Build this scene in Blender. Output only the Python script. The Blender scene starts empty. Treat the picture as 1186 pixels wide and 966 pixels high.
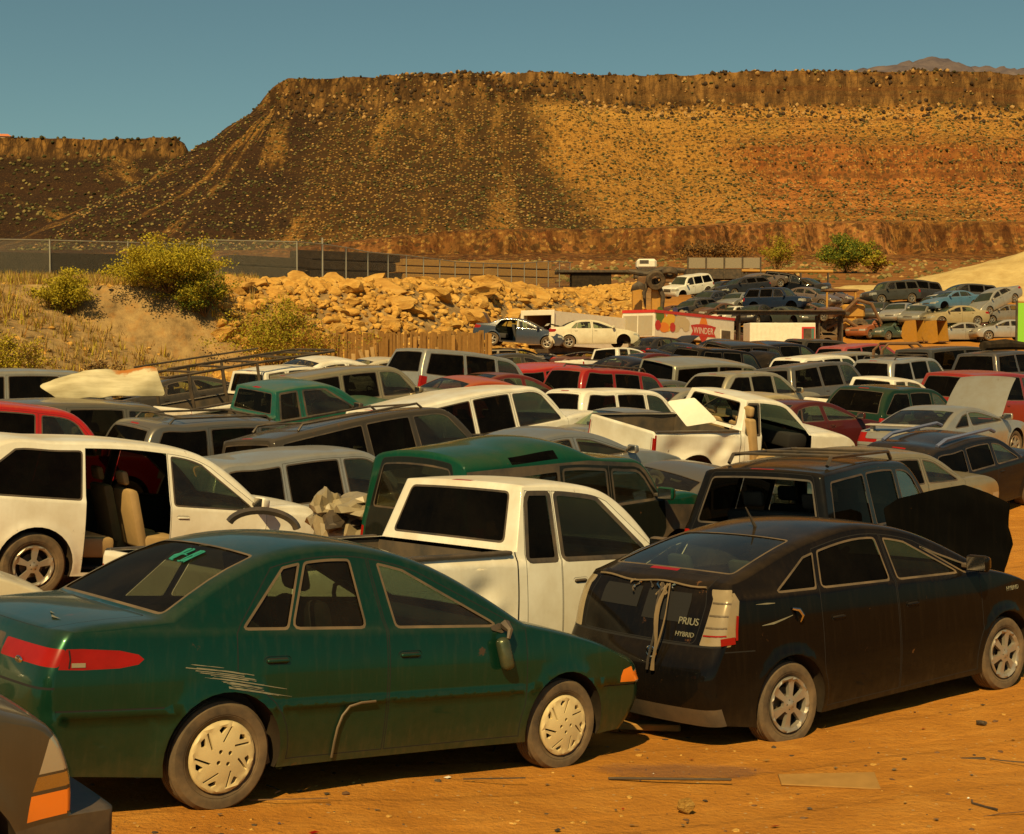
import bpy, bmesh, math, random
import numpy as np
from mathutils import Vector, Matrix, noise as mnoise
from mathutils.geometry import delaunay_2d_cdt
rad = math.radians
rng = random.Random(7)
sc = bpy.context.scene
col = sc.collection

# ------------------------------------------------------------------ materials
def new_mat(name):
    m = bpy.data.materials.new(name); m.use_nodes = True
    nt = m.node_tree; nt.nodes.clear()
    out = nt.nodes.new('ShaderNodeOutputMaterial')
    return m, nt, out
def N(nt, kind, **kw):
    n = nt.nodes.new('ShaderNode' + kind)
    for k, v in kw.items():
        if k.startswith('i_'):
            key = k[2:]
            n.inputs[int(key) if key.isdigit() else key.replace('_', ' ')].default_value = v
        else: setattr(n, k, v)
    return n
def ramp(nt, src, stops, interp='LINEAR'):
    r = N(nt, 'ValToRGB'); r.color_ramp.interpolation = interp
    e = r.color_ramp.elements
    while len(e) < len(stops): e.new(0.5)
    for el, (p, c) in zip(e, stops):
        el.position = p; el.color = tuple(c) + (1,) if len(c) == 3 else c
    nt.links.new(src, r.inputs[0]); return r.outputs[0]
def math_(nt, op, a, b=0.5, clamp=False):
    n = N(nt, 'Math', operation=op); n.use_clamp = clamp
    for i, v in enumerate((a, b)):
        if isinstance(v, (int, float)): n.inputs[i].default_value = v
        else: nt.links.new(v, n.inputs[i])
    return n.outputs[0]
def mixc(nt, f, a, b, mode='MIX'):
    n = N(nt, 'Mix', data_type='RGBA', blend_type=mode)
    for i, v in ((0, f), (6, a), (7, b)):
        if isinstance(v, (int, float)): n.inputs[i].default_value = v
        elif isinstance(v, tuple): n.inputs[i].default_value = v + (1,) if len(v) == 3 else v
        else: nt.links.new(v, n.inputs[i])
    return n.outputs[2]
def noise(nt, vec, scale, detail=4, rough=0.55, dist=0.0):
    n = N(nt, 'TexNoise', i_Scale=scale, i_Detail=detail, i_Roughness=rough, i_Distortion=dist)
    nt.links.new(vec, n.inputs['Vector']); return n.outputs[0]
def mapping(nt, vec, scale=(1, 1, 1), rot=(0, 0, 0), loc=(0, 0, 0)):
    n = N(nt, 'Mapping'); n.inputs['Scale'].default_value = scale
    n.inputs['Rotation'].default_value = rot; n.inputs['Location'].default_value = loc
    nt.links.new(vec, n.inputs[0]); return n.outputs[0]
def principled(nt, out, color=None, rough=0.5, metal=0.0, spec=0.5, coat=0.0, bump=None, bstr=0.2, bdist=0.02):
    b = N(nt, 'BsdfPrincipled')
    def put(k, v):
        if v is None: return
        if isinstance(v, (int, float)): b.inputs[k].default_value = v
        elif isinstance(v, tuple): b.inputs[k].default_value = v + (1,) if len(v) == 3 else v
        else: nt.links.new(v, b.inputs[k])
    put('Base Color', color); put('Roughness', rough); put('Metallic', metal)
    put('Specular IOR Level', spec); put('Coat Weight', coat)
    if bump is not None:
        bn = N(nt, 'Bump', i_Strength=bstr, i_Distance=bdist)
        nt.links.new(bump, bn.inputs['Height']); nt.links.new(bn.outputs[0], b.inputs['Normal'])
    nt.links.new(b.outputs[0], out.inputs[0]); return b

DUST = (0.34, 0.22, 0.11)
def simple(name, color, rough=0.5, metal=0.0, spec=0.5, coat=0.0, var=0.0, dust=0.0):
    m, nt, out = new_mat(name)
    c = color
    if var or dust:
        tc = N(nt, 'TexCoord'); n = noise(nt, tc.outputs['Object'], 7.0, 5)
        if var:
            c = mixc(nt, n, tuple(x * (1 - var) for x in color), tuple(min(1, x * (1 + var)) for x in color))
        if dust:
            n2 = noise(nt, tc.outputs['Object'], 3.0, 6, 0.65)
            f = math_(nt, 'MULTIPLY', ramp(nt, n2, [(0.3, (0, 0, 0)), (0.75, (1, 1, 1))]), dust)
            c = mixc(nt, f, c, DUST)
    principled(nt, out, c, rough, metal, spec, coat)
    return m

def paint_material(name, dust=1.0, rough=0.30, coat=0.35, fleck=0.0, chalk=0.0, metal=0.0, spec=0.18, up_d=1.0, low_d=1.0):
    m, nt, out = new_mat(name)
    oi = N(nt, 'ObjectInfo'); tc = N(nt, 'TexCoord'); geo = N(nt, 'NewGeometry')
    sep = N(nt, 'SeparateXYZ'); nt.links.new(tc.outputs['Object'], sep.inputs[0])
    sn = N(nt, 'SeparateXYZ'); nt.links.new(geo.outputs['Normal'], sn.inputs[0])
    off = N(nt, 'Mapping'); nt.links.new(tc.outputs['Object'], off.inputs[0])
    cmb = N(nt, 'CombineXYZ')
    for i in range(3): nt.links.new(math_(nt, 'MULTIPLY', oi.outputs['Random'], 40.0 + 13 * i), cmb.inputs[i])
    nt.links.new(cmb.outputs[0], off.inputs['Location'])
    v = off.outputs[0]
    n1 = noise(nt, v, 2.2, 7, 0.65); n2 = noise(nt, v, 14.0, 5, 0.6)
    nst = noise(nt, mapping(nt, v, (16, 16, 0.9)), 1.5, 4, 0.6)
    up = ramp(nt, sn.outputs[2], [(0.25, (0, 0, 0)), (0.95, (1, 1, 1))])
    d1 = math_(nt, 'MULTIPLY', up, ramp(nt, n1, [(0.28, (0.08 * up_d,) * 3), (0.72, (0.50 * up_d,) * 3)]))
    # road dirt thrown up along the lower body, ragged upper edge
    zz = math_(nt, 'ADD', sep.outputs[2], math_(nt, 'MULTIPLY', math_(nt, 'SUBTRACT', nst, 0.5), 0.35))
    low = ramp(nt, zz, [(0.14, (0.75, 0.75, 0.75)), (0.36, (0.22, 0.22, 0.22)), (0.62, (0.02, 0.02, 0.02))])
    d2 = math_(nt, 'MULTIPLY', low, ramp(nt, n2, [(0.2, (0.45 * low_d,) * 3), (0.7, (low_d,) * 3)]))
    d = math_(nt, 'MAXIMUM', d1, d2)
    d = math_(nt, 'ADD', d, math_(nt, 'MULTIPLY', ramp(nt, n1, [(0.4, (0, 0, 0)), (0.8, (1, 1, 1))]), 0.04))
    d = math_(nt, 'ADD', d, math_(nt, 'MULTIPLY', ramp(nt, nst, [(0.50, (0, 0, 0)), (0.78, (1, 1, 1))]), 0.13))
    d = math_(nt, 'MULTIPLY', d, dust, True)
    base = oi.outputs['Color']
    # small rust and bare patches
    n3 = noise(nt, v, 5.0, 8, 0.7)
    base = mixc(nt, math_(nt, 'MULTIPLY', ramp(nt, n1, [(0.35, (0, 0, 0)), (0.65, (1, 1, 1))]), 0.55), base, mixc(nt, 1.0, base, (0.72, 0.66, 0.56), 'MULTIPLY'))
    rust = math_(nt, 'MULTIPLY', ramp(nt, n3, [(0.665, (0, 0, 0)), (0.70, (1, 1, 1))]), 0.75)
    base = mixc(nt, rust, base, (0.13, 0.055, 0.02))
    c = mixc(nt, d, base, DUST)
    if chalk:
        c = mixc(nt, math_(nt, 'MULTIPLY', math_(nt, 'MULTIPLY', up, ramp(nt, n1, [(0.35, (0, 0, 0)), (0.6, (1, 1, 1))])), chalk), c, (0.42, 0.40, 0.32))
    # the inside of a sheet is dark trim, not paint
    c = mixc(nt, geo.outputs['Backfacing'], c, (0.018, 0.016, 0.014))
    rr = math_(nt, 'ADD', math_(nt, 'MULTIPLY', d, 0.55), rough)
    rr = math_(nt, 'ADD', rr, math_(nt, 'MULTIPLY', geo.outputs['Backfacing'], 0.5), True)
    b = principled(nt, out, c, rr, metal, spec, None, bump=math_(nt, 'ADD', n2, math_(nt, 'MULTIPLY', n1, 5.0)), bstr=0.02, bdist=0.012)
    ct = math_(nt, 'MULTIPLY', math_(nt, 'SUBTRACT', 1.0, d, True), coat)
    nt.links.new(ct, b.inputs['Coat Weight']); b.inputs['Coat Roughness'].default_value = 0.06
    return m

def glass_material(name, tint, dust=0.12, gloss=1.0):
    m, nt, out = new_mat(name)
    tc = N(nt, 'TexCoord'); geo = N(nt, 'NewGeometry')
    oi = N(nt, 'ObjectInfo')
    n = noise(nt, tc.outputs['Object'], 2.6, 7, 0.65)
    tr = N(nt, 'BsdfTransparent'); tr.inputs[0].default_value = tint + (1,)
    gl = N(nt, 'BsdfGlossy'); gl.inputs['Roughness'].default_value = 0.03
    gl.inputs[0].default_value = (0.9, 0.95, 0.9, 1)
    df = N(nt, 'BsdfDiffuse'); df.inputs[0].default_value = (0.30, 0.22, 0.13, 1)
    fr = N(nt, 'Fresnel', i_IOR=1.5)
    f = math_(nt, 'MINIMUM', math_(nt, 'MULTIPLY', fr.outputs[0], gloss, True), .30 if gloss > .6 else .05)
    m1 = N(nt, 'MixShader'); nt.links.new(f, m1.inputs[0]); nt.links.new(tr.outputs[0], m1.inputs[1]); nt.links.new(gl.outputs[0], m1.inputs[2])
    m2 = N(nt, 'MixShader')
    nt.links.new(math_(nt, 'MULTIPLY', ramp(nt, n, [(0.3, (0.25, 0.25, 0.25)), (0.8, (1, 1, 1))]), dust), m2.inputs[0])
    nt.links.new(m1.outputs[0], m2.inputs[1]); nt.links.new(df.outputs[0], m2.inputs[2])
    nt.links.new(m2.outputs[0], out.inputs[0])
    return m

def windscreen_material(name):
    """dusty screen: sunlight glows in the film of dust on greenish glass"""
    m, nt, out = new_mat(name)
    tc = N(nt, 'TexCoord'); n = noise(nt, tc.outputs['Object'], 2.2, 7, 0.65)
    tr = N(nt, 'BsdfTransparent'); tr.inputs[0].default_value = (.58, .72, .54, 1)
    df = N(nt, 'BsdfDiffuse'); df.inputs[0].default_value = (.22, .24, .15, 1)
    tl = N(nt, 'BsdfTranslucent'); tl.inputs[0].default_value = (.74, .90, .55, 1)
    gl = N(nt, 'BsdfGlossy'); gl.inputs['Roughness'].default_value = .04
    a = N(nt, 'MixShader'); a.inputs[0].default_value = .82; nt.links.new(df.outputs[0], a.inputs[1]); nt.links.new(tl.outputs[0], a.inputs[2])
    b = N(nt, 'MixShader'); nt.links.new(ramp(nt, n, [(.3, (.55, .55, .55)), (.7, (.82, .82, .82))]), b.inputs[0]); nt.links.new(tr.outputs[0], b.inputs[1]); nt.links.new(a.outputs[0], b.inputs[2])
    fr = N(nt, 'Fresnel', i_IOR=1.45); c = N(nt, 'MixShader'); nt.links.new(math_(nt, 'MULTIPLY', fr.outputs[0], .8), c.inputs[0]); nt.links.new(b.outputs[0], c.inputs[1]); nt.links.new(gl.outputs[0], c.inputs[2])
    nt.links.new(c.outputs[0], out.inputs[0]); return m

MAT = {}
MAT['glass_ws'] = windscreen_material('dusty_windscreen')
MAT['paint'] = paint_material('car_paint', dust=0.55, coat=0.4)
MAT['paint_metal'] = paint_material('car_paint_metallic', dust=0.50, rough=0.32, coat=0.5, metal=.55)
MAT['paint_clean'] = paint_material('car_paint_dark', dust=0.11, rough=0.12, coat=0.26, spec=0.02, up_d=1.7, low_d=1.3)
MAT['paint_chalk'] = paint_material('car_paint_chalky', dust=0.34, rough=0.30, coat=0.5, chalk=0.06, up_d=.6, low_d=1.1, spec=.10, metal=.55)
MAT['paint_flat'] = paint_material('car_paint_flat', dust=0.04, rough=0.95, coat=0.0, spec=0.0)
MAT['glass'] = glass_material('window_glass', (0.70, 0.82, 0.64), 0.08, .9)
MAT['glass_dark'] = glass_material('tinted_glass', (0.035, 0.033, 0.028), 0.02, .14)
MAT['glass_mid'] = glass_material('smoked_glass', (0.30, 0.32, 0.25), 0.05, .35)
MAT['trim'] = simple('black_trim', (0.022, 0.020, 0.018), 0.55, dust=0.30)
MAT['trim_tan'] = simple('dusty_trim', (0.06, 0.045, 0.027), 0.6, dust=0.4)
MAT['lens_aged'] = simple('aged_lens', (0.30, 0.23, 0.13), 0.2, 0.2, coat=0.3, var=.25, dust=0.2)
MAT['seam'] = simple('panel_gap', (0.006, 0.005, 0.005), 0.9)
MAT['chrome'] = simple('chrome', (0.62, 0.60, 0.55), 0.16, 1.0, dust=0.30)
MAT['rubber'] = simple('tyre_rubber', (0.035, 0.030, 0.024), 0.85, spec=0.25, dust=0.62)
MAT['rubber_clean'] = simple('tyre_rubber_worn', (0.028, 0.024, 0.020), 0.85, spec=0.25, dust=0.4)
MAT['alloy'] = simple('alloy_wheel', (0.38, 0.35, 0.29), 0.42, 0.6, dust=0.45)
MAT['hubcap'] = simple('cream_hubcap', (0.60, 0.49, 0.26), 0.5, 0.0, dust=0.45)
MAT['steel'] = simple('steel_wheel', (0.07, 0.055, 0.04), 0.7, 0.3, dust=0.5)
MAT['under'] = simple('underbody', (0.012, 0.010, 0.008), 0.95, spec=0.1, dust=0.12)
MAT['inside'] = simple('interior_dark', (0.020, 0.019, 0.018), 0.85, spec=0.2)
MAT['seat_dark'] = simple('seat_dark', (0.035, 0.032, 0.028), 0.85, var=0.3)
MAT['seat_tan'] = simple('seat_tan', (0.34, 0.22, 0.09), 0.75, var=0.25)
MAT['lens_red'] = simple('red_lens', (0.25, 0.006, 0.003), 0.3, spec=.15, coat=0.05, var=.45, dust=0.03)
MAT['lens_amber'] = simple('amber_lens', (0.80, 0.20, 0.015), 0.18, coat=0.4, dust=0.12)
MAT['lens_clear'] = simple('clear_lens', (0.42, 0.38, 0.29), 0.14, 0.35, coat=0.5, dust=0.2)
MAT['plastic'] = simple('grey_plastic', (0.045, 0.040, 0.034), 0.6, dust=0.35)
MAT['engine'] = simple('engine_metal', (0.055, 0.045, 0.035), 0.6, 0.4, var=0.6, dust=0.35)

# ------------------------------------------------------------------ meshes
class Acc:
    """collects triangles/polygons with normals and material slots, becomes one mesh"""
    def __init__(s): s.v = []; s.n = []; s.f = []; s.m = []; s.mats = []
    def slot(s, mat):
        if mat not in s.mats: s.mats.append(mat)
        return s.mats.index(mat)
    def add(s, V, F, mat, Nn=None):
        o = len(s.v); k = s.slot(mat)
        for i, p in enumerate(V):
            s.v.append(tuple(p)); s.n.append(tuple(Nn[i]) if Nn is not None else None)
        for f in F:
            s.f.append(tuple(int(o + i) for i in f)); s.m.append(k)
    def mesh(s, name, smooth=True, angle=35):
        me = bpy.data.meshes.new(name)
        me.from_pydata(s.v, [], s.f)
        for m in s.mats: me.materials.append(MAT[m] if isinstance(m, str) else m)
        me.polygons.foreach_set('material_index', s.m)
        me.update()
        if smooth:
            me.polygons.foreach_set('use_smooth', [True] * len(s.f))
            if any(n is not None for n in s.n):
                nn = [n if n is not None else (0, 0, 0) for n in s.n]
                me.normals_split_custom_set_from_vertices(nn)
            else: me.set_sharp_from_angle(angle=rad(angle))
        return me

def inside(P, poly):
    P = np.asarray(P); x, y = P[:, 0], P[:, 1]
    c = np.zeros(len(P), bool); q = np.asarray(poly); p = np.roll(q, 1, axis=0)
    for (x1, y1), (x2, y2) in zip(p, q):
        if y1 == y2: continue
        c ^= ((y1 > y) != (y2 > y)) & (x < (x2 - x1) * (y - y1) / (y2 - y1) + x1)
    return c
def clear_of(P, loops, d):
    P = np.asarray(P); ok = np.ones(len(P), bool)
    for lp in loops:
        a = np.asarray(lp); b = np.roll(a, -1, axis=0)
        for p, q in zip(a, b):
            e = q - p; L = e @ e
            if L < 1e-12: continue
            t = np.clip(((P - p) @ e) / L, 0, 1)
            dd = P - (p + t[:, None] * e)
            ok &= (dd * dd).sum(1) > d * d
    return ok
def cdt(outline, loops, pts, h):
    L = [outline] + loops; V = []; E = []
    pts = np.asarray(pts)
    if len(pts):
        pts = pts[inside(pts, outline)]
    if len(pts): pts = pts[clear_of(pts, L, h * 0.38)]
    for lp in L:
        n0 = len(V); n = len(lp)
        V += [Vector((float(p[0]), float(p[1]))) for p in lp]
        E += [(n0 + i, n0 + (i + 1) % n) for i in range(n)]
    V += [Vector((float(p[0]), float(p[1]))) for p in pts]
    vo, eo, fo, _, _, _ = delaunay_2d_cdt(V, E, [], 0, 1e-5)
    vo = np.array([(v[0], v[1]) for v in vo]); fo = np.array([f for f in fo if len(f) == 3])
    cen = vo[fo].mean(1)
    k = inside(cen, outline)
    return vo, fo[k], cen[k]
def dense(poly, h):
    out = []
    n = len(poly)
    for i in range(n):
        a = np.array(poly[i][:2], float); b = np.array(poly[(i + 1) % n][:2], float)
        m = max(1, int(math.ceil(np.linalg.norm(b - a) / h)))
        for j in range(m): out.append(tuple(a + (b - a) * j / m))
    return out
def rounded(poly, r, seg=4):
    """round polygon corners; a vertex may carry its own radius as third value"""
    out = []; n = len(poly)
    for i in range(n):
        p = np.array(poly[i][:2], float); a = np.array(poly[i - 1][:2], float); b = np.array(poly[(i + 1) % n][:2], float)
        rr = poly[i][2] if len(poly[i]) > 2 else r
        u = a - p; v = b - p; lu = np.linalg.norm(u); lv = np.linalg.norm(v)
        if lu < 1e-9 or lv < 1e-9: continue
        u /= lu; v /= lv
        cs = float(np.clip(u @ v, -1, 1))
        if cs < -0.97 or rr <= 0: out.append(tuple(p)); continue
        th = math.acos(cs); d = min(rr / math.tan(th / 2), lu * 0.48, lv * 0.48)
        for j in range(seg + 1):
            t = j / seg
            out.append(tuple((1 - t) ** 2 * (p + u * d) + 2 * t * (1 - t) * p + t * t * (p + v * d)))
    return out
def area(poly):
    a = np.asarray(poly); b = np.roll(a, -1, axis=0)
    return 0.5 * float((a[:, 0] * b[:, 1] - b[:, 0] * a[:, 1]).sum())
def inset(poly, d):
    """shrink a polygon by d (negative grows)"""
    a = np.asarray(poly, float)
    keep = [0]
    for i in range(1, len(a)):
        if np.linalg.norm(a[i] - a[keep[-1]]) > 1e-4: keep.append(i)
    if np.linalg.norm(a[keep[-1]] - a[keep[0]]) < 1e-4: keep.pop()
    a = a[keep]
    s = 1 if area(a) > 0 else -1
    p = np.roll(a, 1, axis=0); q = np.roll(a, -1, axis=0)
    def nrm(e):
        n = np.stack([-e[:, 1], e[:, 0]], 1) * s
        return n / np.maximum(np.linalg.norm(n, axis=1, keepdims=True), 1e-9)
    n1 = nrm(a - p); n2 = nrm(q - a); m = n1 + n2
    m /= np.maximum(np.linalg.norm(m, axis=1, keepdims=True), 1e-6)
    k = np.maximum((m * n1).sum(1, keepdims=True), 0.5)
    return [tuple(x) for x in a + m * d / k]

def box_vf(lo, hi):
    (x0, y0, z0), (x1, y1, z1) = lo, hi
    V = [(x0, y0, z0), (x1, y0, z0), (x1, y1, z0), (x0, y1, z0), (x0, y0, z1), (x1, y0, z1), (x1, y1, z1), (x0, y1, z1)]
    F = [(0, 3, 2, 1), (4, 5, 6, 7), (0, 1, 5, 4), (1, 2, 6, 5), (2, 3, 7, 6), (3, 0, 4, 7)]
    return V, F
def bevel_box(lo, hi, r=0.02, seg=2, taper=None):
    bm = bmesh.new()
    V, F = box_vf(lo, hi)
    vs = [bm.verts.new(v) for v in V]
    for f in F: bm.faces.new([vs[i] for i in f])
    if r > 0: bmesh.ops.bevel(bm, geom=bm.edges[:], offset=r, segments=seg, affect='EDGES', profile=0.5)
    bm.verts.index_update()
    V = [tuple(v.co) for v in bm.verts]; F = [[v.index for v in f.verts] for f in bm.faces]
    bm.free()
    if taper: V = [taper(v) for v in V]
    return V, F
def xform(V, M): return [tuple(M @ Vector(v)) for v in V]
def tube_vf(pts, r, n=6, cap=True):
    pts = [Vector(p) for p in pts]; V = []; F = []
    for i, p in enumerate(pts):
        t = (pts[min(i + 1, len(pts) - 1)] - pts[max(i - 1, 0)]).normalized()
        a = t.orthogonal().normalized() if i == 0 else (a - t * a.dot(t)).normalized()
        b = t.cross(a)
        rr = r[i] if isinstance(r, (list, tuple)) else r
        for j in range(n):
            an = 2 * math.pi * j / n
            V.append(tuple(p + a * (rr * math.cos(an)) + b * (rr * math.sin(an))))
    for i in range(len(pts) - 1):
        for j in range(n):
            F.append((i * n + j, i * n + (j + 1) % n, (i + 1) * n + (j + 1) % n, (i + 1) * n + j))
    if cap:
        F.append(tuple(range(n))[::-1]); F.append(tuple((len(pts) - 1) * n + j for j in range(n)))
    return V, F
def lathe_vf(prof, n, axis='y', closed=False):
    """prof: (radius, offset along axis)"""
    V = []; F = []; m = len(prof)
    for i in range(n):
        a = 2 * math.pi * i / n; c, s = math.cos(a), math.sin(a)
        for (r, o) in prof: V.append((r * c, o, r * s) if axis == 'y' else (r * c, r * s, o))
    for i in range(n):
        i2 = (i + 1) % n
        for j in range(m - 1 + (1 if closed else 0)):
            j2 = (j + 1) % m
            F.append((i * m + j, i * m + j2, i2 * m + j2, i2 * m + j))
    return V, F
def mesh_of(name, V, F, mat, smooth=True, angle=35):
    a = Acc(); a.add(V, F, mat); return a.mesh(name, smooth, angle)
def link(name, data, parent=None, color=None):
    o = bpy.data.objects.new(name, data); col.objects.link(o)
    if parent is not None: o.parent = parent
    if color is not None: o.color = tuple(color) + (1,)
    return o
def tag(o, label=None, cat=None, group=None, kind=None):
    if label: o['label'] = label
    if cat: o['category'] = cat
    if group: o['group'] = group
    if kind: o['kind'] = kind
    return o
def thing(name, label, cat, loc=(0, 0, 0), rotz=0.0, group=None):
    o = bpy.data.objects.new(name, None); col.objects.link(o)
    o.location = loc; o.rotation_euler = (0, 0, rotz); o.empty_display_size = 0.3
    return tag(o, label, cat, group)
def vnoise(x, y, z=0.0): return mnoise.noise(Vector((x, y, z)))
def fbm(x, y, z=0.0, o=4, g=0.5):
    s = 0.0; a = 1.0
    for i in range(o):
        s += a * mnoise.noise(Vector((x, y, z + 7.3 * i))); x *= 2.03; y *= 2.03; z *= 2.03; a *= g
    return s
# ------------------------------------------------------------------ vehicles
# role of a profile key: how the edge line leaves the centre line (dx, dz) and the width of the rounded strip
ROLE = {'F': (-.20, .01, .15), 'N': (-.15, -.03, .11), 'H': (0, -.055, .10), 'C': (-.13, -.03, .07), 'T': (-.05, -.07, .09),
        'R': (0, -.075, .10), 'B': (.05, -.065, .09), 'G': (.12, -.035, .07), 'D': (.02, -.05, .08), 'A': (.11, 0, .10), 'U': (.16, .01, .14),
        'f': (-.10, 0, .09), 'n': (-.08, -.03, .07), 'b': (.04, -.05, .07), 'g': (.05, 0, .06), 'a': (.05, 0, .06), 'u': (.09, 0, .08),
        'k': (.015, -.03, .05), 'l': (.03, -.005, .05), 'r': (0, -.008, .05), 't': (.03, -.01, .05)}

def smooth_profile(keys, ds):
    P = []
    for k in keys:
        role = k[2]; o = ROLE[role[0]]
        if len(k) > 3: o = k[3]
        P.append([k[0], k[1], k[0] + o[0], k[1] + o[1], o[2], 1.0 if '!' in role else 0.0])
    P = np.array(P); n = len(P)
    d = [np.linalg.norm(P[i + 1, :2] - P[i, :2]) for i in range(n - 1)]
    T = [None] * n
    out = []; ks = []
    for i in range(n - 1):
        a, b = P[i], P[i + 1]; L = d[i]
        def tan(j):
            if j == 0 or j == n - 1 or P[j, 5] > 0: return None
            va = (P[j, :5] - P[j - 1, :5]) / max(d[j - 1], 1e-6); vb = (P[j + 1, :5] - P[j, :5]) / max(d[j], 1e-6)
            w = d[j - 1] / (d[j - 1] + d[j])
            return va * (1 - w) + vb * w
        ch = (b[:5] - a[:5]) / L
        ta, tb = tan(i), tan(i + 1)
        if ta is None and tb is None: ta = tb = ch
        elif ta is None: ta = 1.5 * ch - 0.5 * tb
        elif tb is None: tb = 1.5 * ch - 0.5 * ta
        m = max(2, int(round(L / ds)))
        for j in range(m):
            t = j / m
            h00 = 2 * t**3 - 3 * t**2 + 1; h10 = t**3 - 2 * t**2 + t; h01 = -2 * t**3 + 3 * t**2; h11 = t**3 - t**2
            out.append(h00 * a[:5] + h10 * L * ta + h01 * b[:5] + h11 * L * tb); ks.append(i + t)
    out.append(P[-1, :5]); ks.append(n - 1.0)
    out = np.array(out); ks = np.array(ks)
    s = np.concatenate([[0], np.cumsum(np.linalg.norm(np.diff(out[:, :2], axis=0), axis=1))])
    return s, out, ks

class Shape:
    def __init__(self, sp, ds):
        self.sp = sp
        self.s, self.o, self.ks = smooth_profile(sp['keys'], ds)
    def S(self, k): return float(np.interp(k, self.ks, self.s))
    def W(self, x, z):
        sp = self.sp; x = np.asarray(x, float); z = np.asarray(z, float)
        xf, kf, xr, kr = sp['plan']
        w = np.full(np.broadcast(x, z).shape, sp['W'])
        w = w - kf * np.clip(x - xf, 0, None)**2 - kr * np.clip(xr - x, 0, None)**2
        zb = sp['belt'][0] + sp['belt'][1] * x
        zm = sp.get('zmid', 0.62)
        lo = np.clip((zm - z) / zm, 0, 1); w = w - sp.get('tuck', .09) * lo**2
        hi = np.clip((z - zm) / np.maximum(zb - zm, .05), 0, 1); w = w - sp.get('inb', .035) * hi**2
        up = np.clip(z - zb, 0, None)
        w = w - sp.get('sh', .015) * np.clip(up / .03, 0, 1) - up * math.tan(rad(sp.get('tum', 22)))
        for (z0, z1, dw) in sp.get('mold', []):
            w = w + dw * np.clip(np.minimum(z - z0, z1 - z) / .012, 0, 1)
        for xw in sp['wheels']:
            dd = np.hypot(x - xw, z - sp['wr']) - sp['ra']
            w = w + sp.get('flare', .018) * np.exp(-(dd / sp.get('fl_w', .06))**2) * (z < zb)
        if 'crease' in sp:
            zc, a = sp['crease']; w = w + a * np.exp(-np.abs(z - zc - .03 * x) / .035)
        for (dx, dz, rx, rz, dep) in sp.get('dents', []):
            w = w - dep * np.exp(-((x - dx) / rx)**2 - ((z - dz) / rz)**2)
        if 'crumple' in sp:
            for (cx, cz, rr, amp, fr) in sp['crumple']:
                f = np.exp(-(((x - cx) / rr)**2 + ((z - cz) / (rr * .8))**2))
                w = w + f * amp * (np.sin(fr * x + 3.1 * np.sin(fr * .7 * z)) * np.cos(fr * 1.3 * z + 1.7 * np.sin(fr * .6 * x)) - .4)
        return np.maximum(w, 0.05)
    def wrap(self, s, q):
        s = np.asarray(s, float); q = np.asarray(q, float)
        c = [np.interp(s, self.s, self.o[:, i]) for i in range(5)]
        w = self.W(c[2], c[3]); ry = np.minimum(c[4], w * .5)
        a = np.abs(q); ph = np.clip((a - .9) / .1, 0, 1) * math.pi / 2
        y = np.where(a < .9, a / .9 * (w - ry), w - ry + ry * np.sin(ph))
        f = np.where(a < .9, 0, 1 - np.cos(ph)); u = y / w
        ka = .5; b = ka * u**2.2 + (1 - ka) * f
        x = c[0] + (c[2] - c[0]) * b; z = c[1] + (c[3] - c[1]) * b
        return np.stack([x, np.sign(q) * y, z], -1)
    def wrap_n(self, s, q):
        e = .012
        a = self.wrap(np.clip(s + e, 0, self.s[-1]), q) - self.wrap(np.clip(s - e, 0, self.s[-1]), q)
        b = self.wrap(s, np.clip(q + e, -1, 1)) - self.wrap(s, np.clip(q - e, -1, 1))
        n = np.cross(b, a); return n / np.maximum(np.linalg.norm(n, axis=-1, keepdims=True), 1e-9)
    def side(self, x, z, sg, dy=0.0):
        return np.stack([x, sg * (self.W(x, z) - dy), z], -1)
    def side_n(self, x, z, sg):
        e = .008
        wx = (self.W(x + e, z) - self.W(x - e, z)) / (2 * e); wz = (self.W(x, z + e) - self.W(x, z - e)) / (2 * e)
        n = np.stack([-wx, np.full_like(wx, sg), -wz], -1)
        return n / np.linalg.norm(n, axis=-1, keepdims=True)

QS = 0.85
def emit(accs, key, mat, V, F, Nn):
    if not len(F): return
    used, inv = np.unique(F, return_inverse=True); F = inv.reshape(F.shape)
    v = V[used]; n = Nn[used]
    a, b, c = v[F[:, 0]], v[F[:, 1]], v[F[:, 2]]
    g = np.cross(b - a, c - a); fl = (g * n[F].sum(1)).sum(1) < 0
    F[fl] = F[fl][:, ::-1]
    accs.setdefault(key, Acc()).add(v, F, mat, n)

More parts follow.
